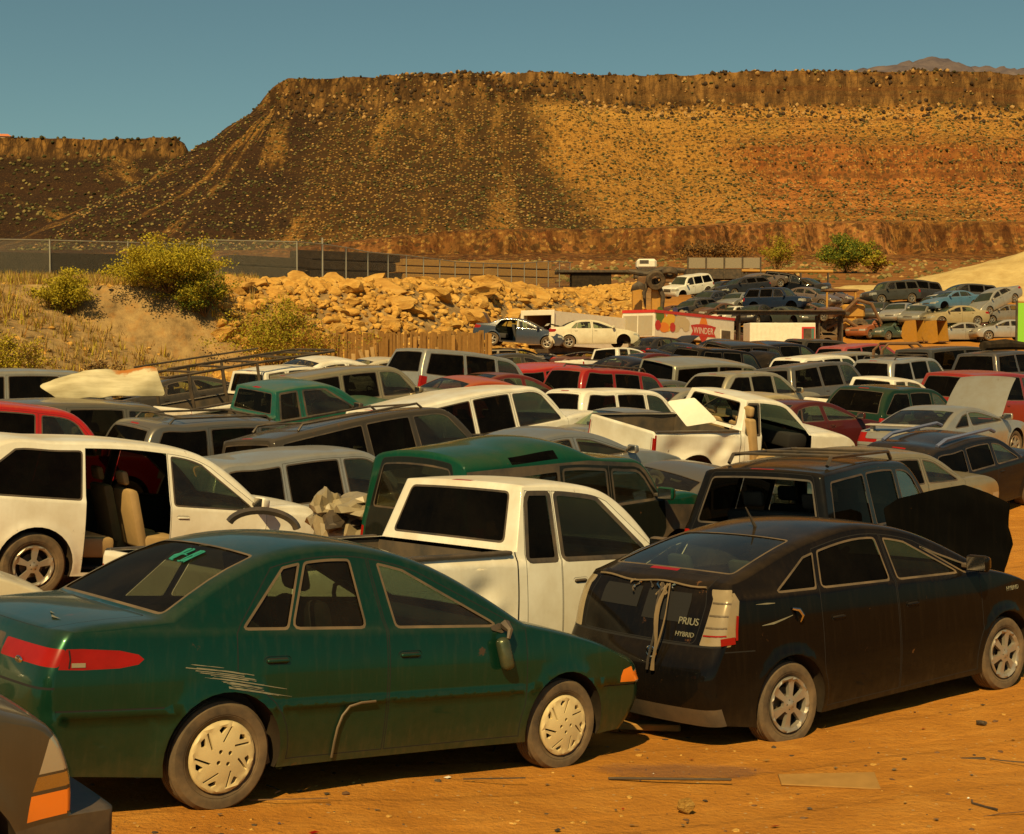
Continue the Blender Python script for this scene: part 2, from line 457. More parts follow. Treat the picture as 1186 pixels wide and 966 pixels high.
def build_type(sp, h=0.09):
    sh = Shape(sp, h * .8); accs = {}; parents = {}
    S = sh.S; smax = sh.s[-1]; s_arr = sh.s
    pm = sp.get('paint', 'paint')
    # ---- the wrapped sheet: nose, bonnet, screens, roof, tail
    qs_edge = [-1, -.975, -.95, -.925, -.9]
    nq = max(4, int(1.8 * sp['W'] / (h * 1.3)))
    qs = qs_edge + list(np.linspace(-.9, .9, nq))[1:-1] + [-q for q in qs_edge[::-1]]
    outl = [(s, QS) for s in s_arr] + [(smax, q * QS) for q in qs[::-1][1:-1]] + [(s, -QS) for s in s_arr[::-1]] + [(0, q * QS) for q in qs[1:-1]]
    regs = []
    def rect(k0, k1, q0, q1, r=.0):
        a, b = S(k0), S(k1)
        p = [(a, q0 * QS), (b, q0 * QS), (b, q1 * QS), (a, q1 * QS)]
        if r: p = rounded(p, r)
        return dense(p, .15 if abs(q0) <= .9 and abs(q1) <= .9 else .03)
    for (part, mat, k0, k1, q0, q1, r, both) in sp.get('wrapreg', []):
        for sgn in ((1, -1) if both else (1,)):
            a, b = sorted((sgn * q0, sgn * q1))
            key = part if not both else ('L.' if sgn > 0 else 'R.') + part
            regs.append((rect(k0, k1, a, b, r), key, mat))
    def panel(part, k0, k1, q, r=.05):
        o = rect(k0, k1, -q, q, r); regs.append((o, 'body', 'seam')); regs.append((inset(o, .006), part, pm))
    if 'hood' in sp: panel('hood', *sp['hood'])
    if 'trunk' in sp: panel('trunk', *sp['trunk'])
    for part, key in (('windshield', 'ws'), ('rear_window', 'rw')):
        if key in sp:
            k0, k1, q = sp[key][:3]; g = sp[key][3] if len(sp[key]) > 3 else ('glass_ws' if key == 'ws' else 'glass')
            o = rect(k0, k1, -q, q, .06); par = 'body'
            if key == 'rw' and sp.get('rw_in_trunk'): par = 'trunk'
            regs.append((o, par, sp.get('wtrim', 'trim'))); regs.append((inset(o, .02), part, g))
    if 'bed' in sp:
        kb, kt = sp['bed']; a, b = S(kb) + .03, S(kt) - .05
        p = dense([(a, -.87 * QS), (b, -.87 * QS), (b, .87 * QS), (a, .87 * QS)], .15); regs.append((p, None, None))
    for r in sp.get('wrapfix', []): regs.append(r(sh))
    pts = [(s, q * QS) for s in s_arr[1:-1] for q in qs[1:-1]]
    V2, F, cen = cdt(outl, [r[0] for r in regs], pts, min(h * .5, .03))
    lab = np.full(len(F), -1)
    for i, r in enumerate(regs): lab[inside(cen, r[0])] = i
    s_, q_ = V2[:, 0], np.clip(V2[:, 1] / QS, -1, 1)
    P3 = sh.wrap(s_, q_); N3 = sh.wrap_n(s_, q_)
    if 'wrapdef' in sp: P3 = sp['wrapdef'](P3)
    Pg = P3 - N3 * .006
    emit(accs, 'body', pm, P3, F[lab == -1], N3)
    for i, r in enumerate(regs):
        if r[1] is None: continue
        emit(accs, r[1], r[2], Pg if r[1] in ('windshield', 'rear_window') else P3, F[lab == i], N3)
    # ---- the two side sheets
    E = sh.o[:, 2:4]; wr, ra = sp['wr'], sp['ra']; sill = sp['sill']
    xr, xf = sp['wheels'][1], sp['wheels'][0]
    zw = wr + sp.get('arch_up', 0.01)
    def arc(xc):
        a0 = math.asin(np.clip((sill - zw) / ra, -1, 1)); n = 20
        return [(xc + ra * math.cos(t) * sp.get('ax', 1.0), zw + ra * math.sin(t)) for t in np.linspace(math.pi - a0, a0, n)]
    bot = []
    rb = tuple(E[-1]); fb = tuple(E[0])
    bot += [rb]; ar = arc(xr); af = arc(xf)
    bot += [(ar[0][0], ar[0][1])] if False else []
    bot += ar + [(ar[-1][0] + (af[0][0] - ar[-1][0]) * t, sill) for t in (.25, .5, .75)] + af
    outl = [tuple(e) for e in E] + bot[1:]
    top = E; i0 = int(np.searchsorted(sh.ks, sp['gh'][0])); i1 = int(np.searchsorted(sh.ks, sp['gh'][1]))
    G = E[i0:i1 + 1]
    def offs(d):
        t = np.gradient(G, axis=0); n = np.stack([t[:, 1], -t[:, 0]], 1); n /= np.maximum(np.linalg.norm(n, axis=1, keepdims=True), 1e-9)
        if n[len(n) // 2, 1] > 0: n = -n
        return G + n * d
    def topz(d):
        O = offs(d); O = O[np.argsort(O[:, 0])]
        return lambda x: np.interp(x, O[:, 0], O[:, 1])
    belt = lambda x: sp['belt'][0] + sp['belt'][1] * x
    rail = sp.get('rail', .065); tz = topz(rail); tzd = topz(rail * .45)
    def wpoly(b):
        xb0, xt0, xb1, xt1 = b[:4]
        lo = [(x, belt(x) + .02) for x in np.linspace(xb0, xb1, 6)]
        hi = [(x, max(float(tz(x)), belt(x) + .035)) for x in np.linspace(xt1, xt0, 9)]
        return dense(rounded(lo + hi, sp.get('wr_r', .035), 3), .10)
    SR = []
    for (part, mat, poly, both) in sp.get('sidereg', []):
        SR.append((dense(poly, .06), part, mat))
    for i, d in enumerate(sp.get('doors', [])):
        xb0, xt0, xb1, xt1 = d[:4]; zb0 = d[4] if len(d) > 4 else sill + .04
        lo = [(x, zb0) for x in np.linspace(xb0, xb1, 6)]
        bl = [(xb1, belt(xb1))]; br = [(xb0, belt(xb0))]
        hi = [(x, max(float(tzd(x)), belt(x) + .01)) for x in np.linspace(xt1, xt0, 9)]
        p = dense(lo + bl + hi + br, .07)
        xm = (xb0 + xb1) / 2
        for xc in (xr, xf):
            q_ = []
            for (x, z) in p:
                d2 = (ra + .05)**2 - (z - zw)**2
                if d2 > 0 and abs(x - xc) < math.sqrt(d2): x = xc + math.copysign(math.sqrt(d2), xm - xc)
                q_.append((x, z))
            p = q_
        SR.append((p, 'body', 'seam')); SR.append((inset(p, .0055), 'door%d' % i, pm))
    for (z0, z1, dw) in sp.get('mold', []):
        x0, x1 = sp['mold_x']
        SR.append((dense([(x0, z0), (x1, z0), (x1, z1), (x0, z1)], .1), 'MOLD', sp.get('mold_mat', 'trim')))
    for i, b in enumerate(sp.get('windows', [])):
        p = wpoly(b) if len(b) < 8 else dense(rounded(b[7], .03, 3), .1)
        par = b[4] if len(b) > 4 and b[4] else 'body'; g = b[5] if len(b) > 5 and b[5] else 'glass'
        tr = inset(p, -sp.get('wt', .012))
        SR.append((tr, par, sp.get('wtrim', 'trim'))); SR.append((inset(p, .008), 'window%d' % i, g)); parents['window%d' % i] = par
    for r in sp.get('sidefix', []): SR.append(r(sh))
    zs = np.arange(sill + h * .5, E[:, 1].max(), h); xs = np.arange(E[:, 0].min() + h * .3, E[:, 0].max(), h)
    pts = [(x + (h * .5 if j % 2 else 0), z) for j, z in enumerate(zs) for x in xs]
    for x in xs:
        for dz in (-.03, 0.0, .015, .035): pts.append((x, belt(x) + dz))
    for xc in (xr, xf):
        for rr in (ra + .035, ra + .075, ra + .12):
            for t in np.linspace(0, math.pi, 15): pts.append((xc + rr * math.cos(t), zw + rr * math.sin(t)))
    for (z0, z1, dw) in sp.get('mold', []):
        for x in np.arange(sp['mold_x'][0], sp['mold_x'][1], h): pts += [(x, z0 + .012), (x, z1 - .012)]
    for (dx, dz, rx, rz, dep) in sp.get('dents', []):
        for a in np.linspace(-2, 2, 12):
            for b in np.linspace(-2, 2, 12): pts.append((dx + a * rx, dz + b * rz))
    # thin duplicates
    seen = {}; pp = []
    for p in pts:
        k = (round(p[0] / (h * .3)), round(p[1] / .014))
        if k not in seen: seen[k] = 1; pp.append(p)
    V2, F, cen = cdt(outl, [r[0] for r in SR], pp, h * .25)
    lab = np.full(len(F), -1)
    owner = np.array(['body'] * len(F), dtype=object)
    for i, r in enumerate(SR):
        k = inside(cen, r[0]); 
        if r[1] == 'MOLD':
            k &= np.array([not str(w).startswith('window') for w in owner]) & np.array([SR[l][2] != 'seam' if l >= 0 else True for l in lab])
            lab[k] = i; continue
        lab[k] = i; owner[k] = r[1]
    x_, z_ = V2[:, 0], V2[:, 1]
    for sg, pre in ((1, 'L.'), (-1, 'R.')):
        P3 = sh.side(x_, z_, sg); N3 = sh.side_n(x_, z_, sg); Pg = sh.side(x_, z_, sg, .010)
        if 'wrapdef' in sp: P3 = sp['wrapdef'](P3)
        emit(accs, 'body', pm, P3, F[lab == -1], N3)
        for i, r in enumerate(SR):
            if r[1] is None: continue
            if r[1] == 'MOLD':
                for w in set(owner[lab == i]):
                    emit(accs, w if w == 'body' else pre + w, r[2], P3, F[(lab == i) & (owner == w)], N3)
                continue
            key = r[1] if r[1] in ('body', 'bumper', 'front_bumper', 'rear_bumper') else pre + r[1]
            emit(accs, key, r[2], Pg if r[1].startswith('window') else P3, F[lab == i], N3)
            if r[1] in parents: parents[key] = parents[r[1]] if parents[r[1]] == 'body' else pre + parents[r[1]]
    # ---- wheel wells, floor pan
    body = accs['body']
    for xc in (xr, xf):
        for sg in (1, -1):
            V = []; F = []; t = np.linspace(-.35, math.pi + .35, 20); dpt = .34
            for a in t:
                x, z = xc + (ra + .004) * math.cos(a), zw + (ra + .004) * math.sin(a)
                z = max(z, sill)
                wv = float(sh.W(xc + ra * math.cos(a), max(zw + ra * math.sin(a), sill)))
                V += [(x, sg * (wv - .004), z), (x, sg * (sp['W'] - dpt), z), (xc, sg * (sp['W'] - dpt), zw)]
            for i in range(len(t) - 1):
                F += [(3 * i, 3 * i + 1, 3 * i + 4, 3 * i + 3), (3 * i + 1, 3 * i + 2, 3 * i + 4)]
            body.add(V, F, 'under')
    zf = sill + .02; n0, n1 = E[-1][0] + .1, E[0][0] - .1
    wi = sp['W'] - sp.get('tuck', .09) - .03
    V, F = box_vf((n0, -wi + .25, zf), (n1, wi - .25, zf + .03)); body.add(V, F, 'under')
    V, F = box_vf((ar[-1][0], -wi, zf), (af[0][0], wi, zf + .02)); body.add(V, F, 'under')
    # ---- pickup bed
    if 'bed' in sp:
        kb, kt = sp['bed']; xa = np.interp(S(kb), s_arr, sh.o[:, 0]) - .05; xb = np.interp(S(kt), s_arr, sh.o[:, 0]) + .05
        zt = np.interp(S(kt), s_arr, sh.o[:, 1]) - .03; zfl = sp.get('bedz', zt - .48)
        b = Acc(); wi2 = sp['W'] - .12
        V = [(xa, -wi2, zfl), (xb, -wi2, zfl), (xb, wi2, zfl), (xa, wi2, zfl), (xa, -wi2, zt), (xb, -wi2, zt), (xb, wi2, zt), (xa, wi2, zt)]
        F = [(0, 1, 2, 3), (0, 4, 5, 1), (2, 6, 7, 3), (1, 5, 6, 2), (0, 3, 7, 4)]
        b.add(V, F, sp.get('bedmat', 'plastic'))
        for sg in (1, -1):
            V, F = box_vf((xr - ra, sg * wi2 - (.22 if sg > 0 else 0), zfl), (xr + ra, sg * wi2 + (.22 if sg < 0 else 0), min(zw + ra + .04, zt - .1))); b.add(V, F, sp.get('bedmat', 'plastic'))
            # rail caps
            V, F = bevel_box((xb - .01, sg * (sp['W'] - .075) - .045, zt + .005), (xa, sg * (sp['W'] - .075) + .045, zt + .04), .012, 1); b.add(V, F, 'trim')
        accs['bed_liner'] = b
    # ---- door handles and mirrors
    for i, (hx, hz) in enumerate(sp.get('handles', [])):
        for sg, pre in ((1, 'L.'), (-1, 'R.')):
            w = float(sh.W(hx, hz)); a = Acc()
            t = lambda v: (hx + v[0], sg * (w + v[1]), hz + v[2])
            V, F = bevel_box((-.088, -.03, -.032), (.088, .004, .032), .030, 4, t); F = [f[::-1] for f in F] if sg < 0 else F
            a.add(V, F, sp.get('hmat', 'seam'))
            V, F = bevel_box((-.070, -.01, -.006), (.070, .016, .016), .010, 3, t); F = [f[::-1] for f in F] if sg < 0 else F
            a.add(V, F, sp.get('hcol', pm))
            accs[pre + 'handle%d' % i] = a; parents[pre + 'handle%d' % i] = pre + 'door%d' % next((j for j, d in enumerate(sp['doors']) if d[0] - .02 <= hx <= d[2] + .02), 0)
    if 'mirror' in sp:
        mx, mz = sp['mirror'][:2]; mm = sp.get('mmat', pm)
        for sg, pre in ((1, 'L.'), (-1, 'R.')):
            w = float(sh.W(mx, mz)) ; a = Acc(); k = sp['mirror'][2] if len(sp['mirror']) > 2 else 1.0
            def t(v):
                x, y, z = v; f = 1 - .35 * max(0, (x + .02) / .1)
                return (mx + x * k, sg * (w + .045 + (.10 + (y - .10) * f) * k), mz + .06 * k + z * f * k)
            V, F = bevel_box((-.045, -.005, -.065), (.075, .205, .075), .032, 3, t); F = [f[::-1] for f in F] if sg < 0 else F
            a.add(V, F, mm)
            V, F = box_vf((-.0475, .015, -.05), (-.044, .185, .058)); V = [t(v) for v in V]; a.add(V, F, 'chrome')
            V, F = bevel_box((-.03, -.06, -.045), (.035, .04, .0), .012, 1, t); F = [f[::-1] for f in F] if sg < 0 else F
            a.add(V, F, 'trim')
            accs[pre + 'mirror'] = a
            parents[pre + 'mirror'] = pre + 'door%d' % (len(sp['doors']) - 1) if sp.get('doors') else 'body'
    # ---- cabin
    a = Acc(); xws = sp['keys'][int(sp['gh'][0])][0]; xrw = sp.get('cab_rear', sp['keys'][int(sp['gh'][1])][0])
    bz = belt(0); wI = sp['W'] - .14; zfl = sill + .06
    V, F = bevel_box((xws - .55, -wI, bz - .28), (xws - .06, wI, bz + .0), .05, 2); a.add(V, F, 'inside')
    V, F = box_vf((xrw + .05, -wI, zfl), (xws - .1, wI, zfl + .03)); a.add(V, F, 'inside')
    fxs = sp.get('seat_x', xws - 1.35)
    if sp.get('steer', 1):
        Vs, Fs = tube_vf([(0, .19 * math.cos(t), .19 * math.sin(t)) for t in np.linspace(0, 2 * math.pi, 15)], .016, 5)
        M = Matrix.Translation((xws - .66, .37, bz + .0)) @ Matrix.Rotation(rad(-25), 4, 'Y'); a.add(xform(Vs, M), Fs, 'inside')
        Vs, Fs = tube_vf([(0, -.18, 0), (0.02, 0, 0), (0, .18, 0)], .022, 5); a.add(xform(Vs, M), Fs, 'inside')
        Vs, Fs = tube_vf([(0.02, 0, 0), (.25, 0, 0)], .03, 5); a.add(xform(Vs, M), Fs, 'inside')
    accs['interior'] = a
    sm = sp.get('seatmat', 'seat_dark')
    def seat(key, x, y, w, hr=True):
        a = Acc(); zs = zfl + .12; sh_ = min(bz - .32, .62)
        V, F = bevel_box((x - .02, y - w, zs), (x + .50, y + w, zs + .17 + max(0, sh_ - .55)), .05, 2); a.add(V, F, sm)
        top_ = min(bz + .16, float(tz(x - .2)) - .18)
        def lean(v): return (v[0] - (v[2] - zs) * .28, v[1] * (1 - .12 * max(0, v[2] - zs - .35)) + y * .12 * max(0, v[2] - zs - .35), v[2])
        V, F = bevel_box((x - .04, y - w, zs + .08), (x + .10, y + w, top_), .055, 2, lean); a.add(V, F, sm)
        if hr:
            for yy in ([y] if w < .4 else [y - .36, y + .36]):
                V, F = bevel_box((x - .03, yy - .125, top_ + .04), (x + .06, yy + .125, top_ + .21), .04, 2, lean); a.add(V, F, sm)
        accs[key] = a
    seat('seatA', fxs, -.36, .25); seat('seatB', fxs, .36, .25)
    if sp.get('rear_seat', 1): seat('seatC', sp.get('rear_seat_x', fxs - .95), 0, wI - .06)
    if 'extra' in sp: sp['extra'](sh, accs, parents)
    rec = []
    order = ['body'] + [k for k in accs if k != 'body']
    order.sort(key=lambda k: 0 if k == 'body' else (1 if parents.get(k, 'body') == 'body' else 2))
    for k in order:
        nm = ''.join(c for c in k.split('.')[-1] if not c.isdigit())
        nm = {'seatA': 'seat', 'seatB': 'seat', 'seatC': 'rear_seat', 'trunk': sp.get('trunk_name', 'trunk_lid')}.get(nm, nm)
        rec.append((k, nm, accs[k].mesh(nm), None if parents.get(k, 'body') == 'body' else parents[k]))
    return rec, sh

# ---- wheels
def rim_mesh(kind, r, hi=False):
    seg = 40 if hi else 22
    circ = lambda R, n=seg, cx=0, cz=0: [(cx + R * math.cos(2 * math.pi * i / n), cz + R * math.sin(2 * math.pi * i / n)) for i in range(n)]
    holes = []; rot = lambda p, a: [(x * math.cos(a) - z * math.sin(a), x * math.sin(a) + z * math.cos(a)) for x, z in p]
    if kind == 'cover':
        for i in range(7):
            a = 2 * math.pi * i / 7
            holes.append(rot(rounded([(.40 * r, .12 * r), (.86 * r, -.05 * r), (.865 * r, .005 * r), (.42 * r, .175 * r)], .015 * r, 2), a))
            holes.append(rot(rounded([(.60 * r, .23 * r), (.83 * r, .10 * r), (.81 * r, .27 * r), (.69 * r, .35 * r)], .03 * r, 2), a))
        for i in range(4): holes.append(circ(.065 * r, 8, .21 * r * math.cos(i * math.pi / 2 + .4), .21 * r * math.sin(i * math.pi / 2 + .4)))
    elif kind.startswith('alloy'):
        n = int(kind[5:])
        for i in range(n):
            a0 = 2 * math.pi * (i + .5) / n; ho = math.pi / n * .66; hi_ = math.pi / n * .50
            p = [(.86 * r * math.cos(t), .86 * r * math.sin(t)) for t in np.linspace(-ho, ho, 6)] + [(.34 * r * math.cos(hi_), .34 * r * math.sin(hi_)), (.34 * r * math.cos(-hi_), .34 * r * math.sin(-hi_))]
            holes.append(rot(rounded(p, .05 * r, 2), a0))
        for i in range(5): holes.append(circ(.035 * r, 6, .17 * r * math.cos(i * 1.2566), .17 * r * math.sin(i * 1.2566)))
    else:
        for i in range(8): holes.append(circ(.085 * r, 8, .66 * r * math.cos(i * math.pi / 4), .66 * r * math.sin(i * math.pi / 4)))
    out = circ(r); g = r / (9 if hi else 5)
    pts = [(x, z) for x in np.arange(-r, r, g) for z in np.arange(-r, r, g)]
    V2, F, cen = cdt(out, holes, pts, g * .5)
    k = np.ones(len(F), bool)
    for hp in holes: k &= ~inside(cen, hp)
    F = F[k]
    if kind == 'cover': dish = lambda R: -.018 - .028 * (1 - (R / r)**2) - .010 * np.exp(-((R / r - .93) / .05)**2)
    elif kind.startswith('alloy'): dish = lambda R: -.012 - .022 * np.exp(-((R / r - .95) / .06)**2) - .006 * np.cos(R / r * 3) - .018 * np.exp(-(R / r / .12)**2)
    else: dish = lambda R: .02 - .05 * np.exp(-((R / r - .93) / .08)**2) - .03 * np.exp(-(R / r / .28)**2)
    Rr = np.hypot(V2[:, 0], V2[:, 1]); y = dish(Rr)
    a = Acc(); mat = {'cover': 'hubcap', 'steel': 'steel'}.get(kind, 'alloy')
    V3 = [(x, yy, z) for (x, z), yy in zip(V2, y)]
    F2 = []
    for f in F:
        p = V2[f]; cr = (p[1, 0] - p[0, 0]) * (p[2, 1] - p[0, 1]) - (p[1, 1] - p[0, 1]) * (p[2, 0] - p[0, 0])
        F2.append(tuple(f) if cr > 0 else tuple(f[::-1]))
    a.add(V3, F2, mat)
    for hp in holes:
        n = len(hp); V = []; F = []
        for (x, z) in hp:
            yy = float(dish(math.hypot(x, z))); V += [(x, yy, z), (x * .97, yy + .03, z * .97)]
        for i in range(n): j = (i + 1) % n; F.append((2 * i, 2 * j, 2 * j + 1, 2 * i + 1))
        a.add(V, F, mat)
    V, F = lathe_vf([(r, -.02), (r * 1.01, -.012), (r * .97, .0), (r * .95, .14)], seg); a.add(V, F, mat)
    V, F = lathe_vf([(r * .95, .07), (0.001, .07)], seg); a.add(V, F, 'under')
    V, F = lathe_vf([(r * .60, .05), (r * .60, .06), (r * .2, .05)], 14); a.add(V, F, 'steel')
    return a.mesh('rim', True, 40)
def tyre_mesh(r, rim, w, hi=False, flat=.02, clean=False):
    n = 48 if hi else 24; h = w / 2; sw = r - rim
    prof = [(rim * .98, -h * .72), (rim + sw * .12, -h * .86)] + ([(rim + sw * .26, -h * .955), (rim + sw * .28, -h * .93), (rim + sw * .32, -h * .97)] if hi else []) + [(rim + sw * .45, -h * 1.0), (rim + sw * .8, -h * .95), (r - .012, -h * .84), (r - .001, -h * .7)]
    if hi:
        for gx in (-.45, -.15, .15, .45):
            prof += [(r, h * (gx - .07)), (r - .008, h * (gx - .05)), (r - .008, h * (gx + .05)), (r, h * (gx + .07))]
    prof += [(r, 0)] if not hi else []
    prof += [(r - .001, h * .7), (r - .012, h * .84), (rim + sw * .8, h * .95), (rim + sw * .45, h), (rim * .98, h * .72)]
    V, F = lathe_vf(prof, n, 'y', True)
    out = []
    for (x, y, z) in V:
        if z < -r + flat: 
            y *= 1 + .10 * min(1, (-r + flat - z) / max(flat, .001)); z = -r + flat
        elif z < -r * .55: y *= 1 + .06 * min(1, (-r * .55 - z) / (.4 * r))
        out.append((x, y, z))
    return mesh_of('wheel', out, F, 'rubber_clean' if clean else 'rubber', True, 30)
WCACHE = {}
def wheel_parts(kind, r, w, hi):
    k = (kind, round(r, 3), round(w, 3), hi)
    if k not in WCACHE:
        rim = r * .655 if r < .33 else r * .62
        WCACHE[k] = (tyre_mesh(r, rim, w, hi), rim_mesh(kind, rim, hi))
    return WCACHE[k]

TYPES = {}; BUILT = {}
def built(key, h):
    if (key, h) not in BUILT: BUILT[(key, h)] = build_type(TYPES[key], h)
    return BUILT[(key, h)]
def car(name, key, label, cat, color, loc, yaw, group=None, h=0.12, hi=False, tilt=None, skip=(), rim=None, scale=None,
        part_color=None, part_label=None, move=None, no_wheels=(), swap=None, rename=None, metal=None):
    if metal is None: metal = .08 < max(color) < .5 and max(color) < min(color) * 2.2
    rec, sh = built(key, h); sp = TYPES[key]
    t = thing(name, label, cat, loc, 0, group)
    M = Matrix.Rotation(yaw, 4, 'Z')
    if tilt is not None: M = tilt @ M
    t.rotation_euler = M.to_euler()
    if scale: t.scale = scale
    objs = {}
    for (k, nm, me, par) in rec:
        if any(k == s or (s.endswith('*') and k.startswith(s[:-1])) for s in skip): continue
        if par is not None and par not in objs: continue
        o = link(nm, me, t if par is None else objs[par], (part_color or {}).get(k, color)); objs[k] = o
        if part_label and k in part_label: o['label'] = part_label[k]
        if move and k in move: o.matrix_local = move[k]
        if max(color) < .075:
            for s in o.material_slots:
                if s.material == MAT['paint']: s.link = 'OBJECT'; s.material = MAT['paint_clean']
        elif metal:
            for s in o.material_slots:
                if s.material == MAT['paint']: s.link = 'OBJECT'; s.material = MAT['paint_metal']
        if swap and k in swap:
            for (a, b) in swap[k]:
                for i, s in enumerate(o.material_slots):
                    if s.material == MAT[a]: s.link = 'OBJECT'; s.material = MAT[b]
    rk = rim or sp.get('rim', 'alloy5')
    tm, rm = wheel_parts(rk, sp['wr'], sp.get('tw', .2), hi)
    for xi, xw in enumerate(sp['wheels']):
        for sg in (1, -1):
            wk = ('F' if xi == 0 else 'B') + ('L' if sg > 0 else 'R')
            if wk in no_wheels: continue
            wv = sp['W'] - .02 - sp.get('tw', .2) / 2
            o = link('wheel', tm, t); o.location = (xw, sg * wv, sp['wr']); o.rotation_euler = (0, 0, math.pi if sg > 0 else 0)
            r_ = link('rim', rm, o); r_.location = (0, -sp.get('tw', .2) / 2 * .78, 0)
            r_.rotation_euler = (0, rng.random() * 6.28, 0) if rk != 'cover' else (0, .35 + xi, 0); objs[wk] = o
    t['_sh'] = 0; del t['_sh']
    return t, objs
# ------------------------------------------------------------------ the body shapes
def T(key, **k): TYPES[key] = k
T('compact_sedan', W=.855, plan=(.9, .055, -1.0, .060), zmid=.58, tuck=.085, inb=.05, belt=(.945, -.012), tum=20, wheels=(1.25, -1.25), wr=.298, ra=.345, tw=.185, sill=.215,
  keys=[(1.98, .215, 'F'), (2.12, .42, 'F'), (2.05, .655, 'N'), (1.72, .80, 'H'), (.98, .975, 'C!'), (.04, 1.405, 'T'), (-.42, 1.47, 'R'), (-.98, 1.395, 'B'), (-1.66, 1.05, 'G!'), (-1.95, 1.03, 'D'), (-2.20, .975, 'A!'), (-2.29, .75, 'A'), (-2.32, .5, 'U'), (-2.2, .24, 'U')],
  gh=(4, 8), ws=(4.04, 4.97, .90), rw=(7.04, 7.97, .90, 'glass_mid'), hood=(2.08, 3.96, .80), trunk=(8.06, 10.0, .80),
  windows=[(-1.15, -.86, -.865, -.75, 'door0', 'glass_mid'), (-.835, -.71, -.335, -.40, 'door0', 'glass_mid'), (-.12, -.20, .68, -.02, 'door1', 'glass')],
  doors=[(-1.20, -.94, -.20, -.28), (-.19, -.27, .89, .08)], handles=[(-.99, .80), (.03 - .10, .80)], hmat='seam',
  mold=[(.535, .575, .012)], mold_x=(-.9, .86), mold_mat='paint_chalk', wtrim='trim_tan', paint='paint_chalk', wt=.007, rail=.042,
  wrapreg=[('headlight', 'lens_clear', 1.55, 2.0, .50, 1, .02, True), ('marker', 'lens_amber', 1.62, 1.95, .94, 1.0, 0, True), ('taillight', 'lens_red', 10.36, 10.76, .30, 1, .02, True), ('plate_recess', 'trim', 10.3, 10.95, -.26, .26, .03, False), ('grille', 'seam', .5, 1.0, -.6, .6, .03, False), ('bump_gap', 'seam', 11.18, 11.23, -1, 1, 0, False)],
  sidereg=[('taillight', 'lens_red', [(-2.4, .893), (-2.4, .802), (-2.05, .790), (-1.86, .795), (-1.76, .812), (-1.73, .838), (-1.76, .862), (-1.86, .884), (-2.05, .895)], True),
           ('body', 'seam', [(-2.5, .592), (-1.61, .588), (-1.61, .580), (-2.5, .582)], True), ('body', 'seam', [(1.60, .540), (2.4, .530), (2.4, .522), (1.60, .532)], True),
           ('marker', 'lens_amber', [(1.76, .555), (2.2, .545), (2.2, .665), (1.90, .66), (1.80, .635)], True)],
  rim='cover', flare=.015, seatmat='seat_dark')
T('wedge_hatch', W=.865, plan=(1.0, .06, -1.1, .055), zmid=.60, tuck=.09, inb=.035, belt=(1.07, -.035), tum=24, wheels=(1.35, -1.35), wr=.312, ra=.36, tw=.19, sill=.20,
  keys=[(2.05, .20, 'F'), (2.22, .45, 'F'), (2.12, .70, 'N'), (1.80, .90, 'H'), (1.25, 1.065, 'C!'), (.22, 1.50, 'T'), (-.22, 1.56, 'R'), (-.95, 1.495, 'B'), (-1.78, 1.285, 'G!'), (-1.92, 1.23, 'A!'), (-2.03, 1.02, 'A'), (-2.12, .81, 'U!'), (-2.22, .58, 'U'), (-2.12, .24, 'U')],
  gh=(4, 8), ws=(4.04, 4.97, .90), rw=(7.06, 7.96, .86, 'glass'), hood=(2.1, 3.96, .82), trunk=(8.12, 10.95, .80), trunk_name='hatch',
  windows=[(-1.42, -1.02, -.99, -.90, None, 'glass_dark'), (-.93, -.84, -.12, -.12, 'door0', 'glass_dark'), (-.02, -.02, .78, .22, 'door1', 'glass_mid'), (.84, .40, 1.08, .55, None, 'glass_dark')],
  doors=[(-.98, -.90, -.08, -.06), (-.07, -.05, 1.02, .34)], handles=[(-.80, .885), (.10, .88)], hmat='seam', rail=.06,
  wtrim='trim_tan', paint='paint_clean', mirror=(.86, 1.075), mmat='paint_clean', wt=.007,
  wrapreg=[('headlight', 'lens_clear', 1.3, 1.95, .55, 1, .03, True), ('taillight', 'lens_aged', 9.15, 10.97, .86, 1, .012, True), ('bump_low', 'plastic', 12.62, 13, -1, 1, 0, False), ('brake_light', 'lens_red', 7.96, 8.04, -.2, .2, 0, False), ('bump_gap', 'seam', 10.97, 11.03, -1, 1, 0, False)],
  sidereg=[('taillight', 'lens_aged', [(-2.3, 1.185), (-2.3, .812), (-1.93, .812), (-1.86, .89), (-1.81, 1.12), (-1.82, 1.175)], True), ('body', 'seam', [(-2.4, .812), (-1.70, .76), (-1.70, .752), (-2.4, .803)], True), ('body', 'seam', [(1.66, .60), (2.4, .66), (2.4, .652), (1.66, .592)], True)],
  rim='alloy6', flare=.016)
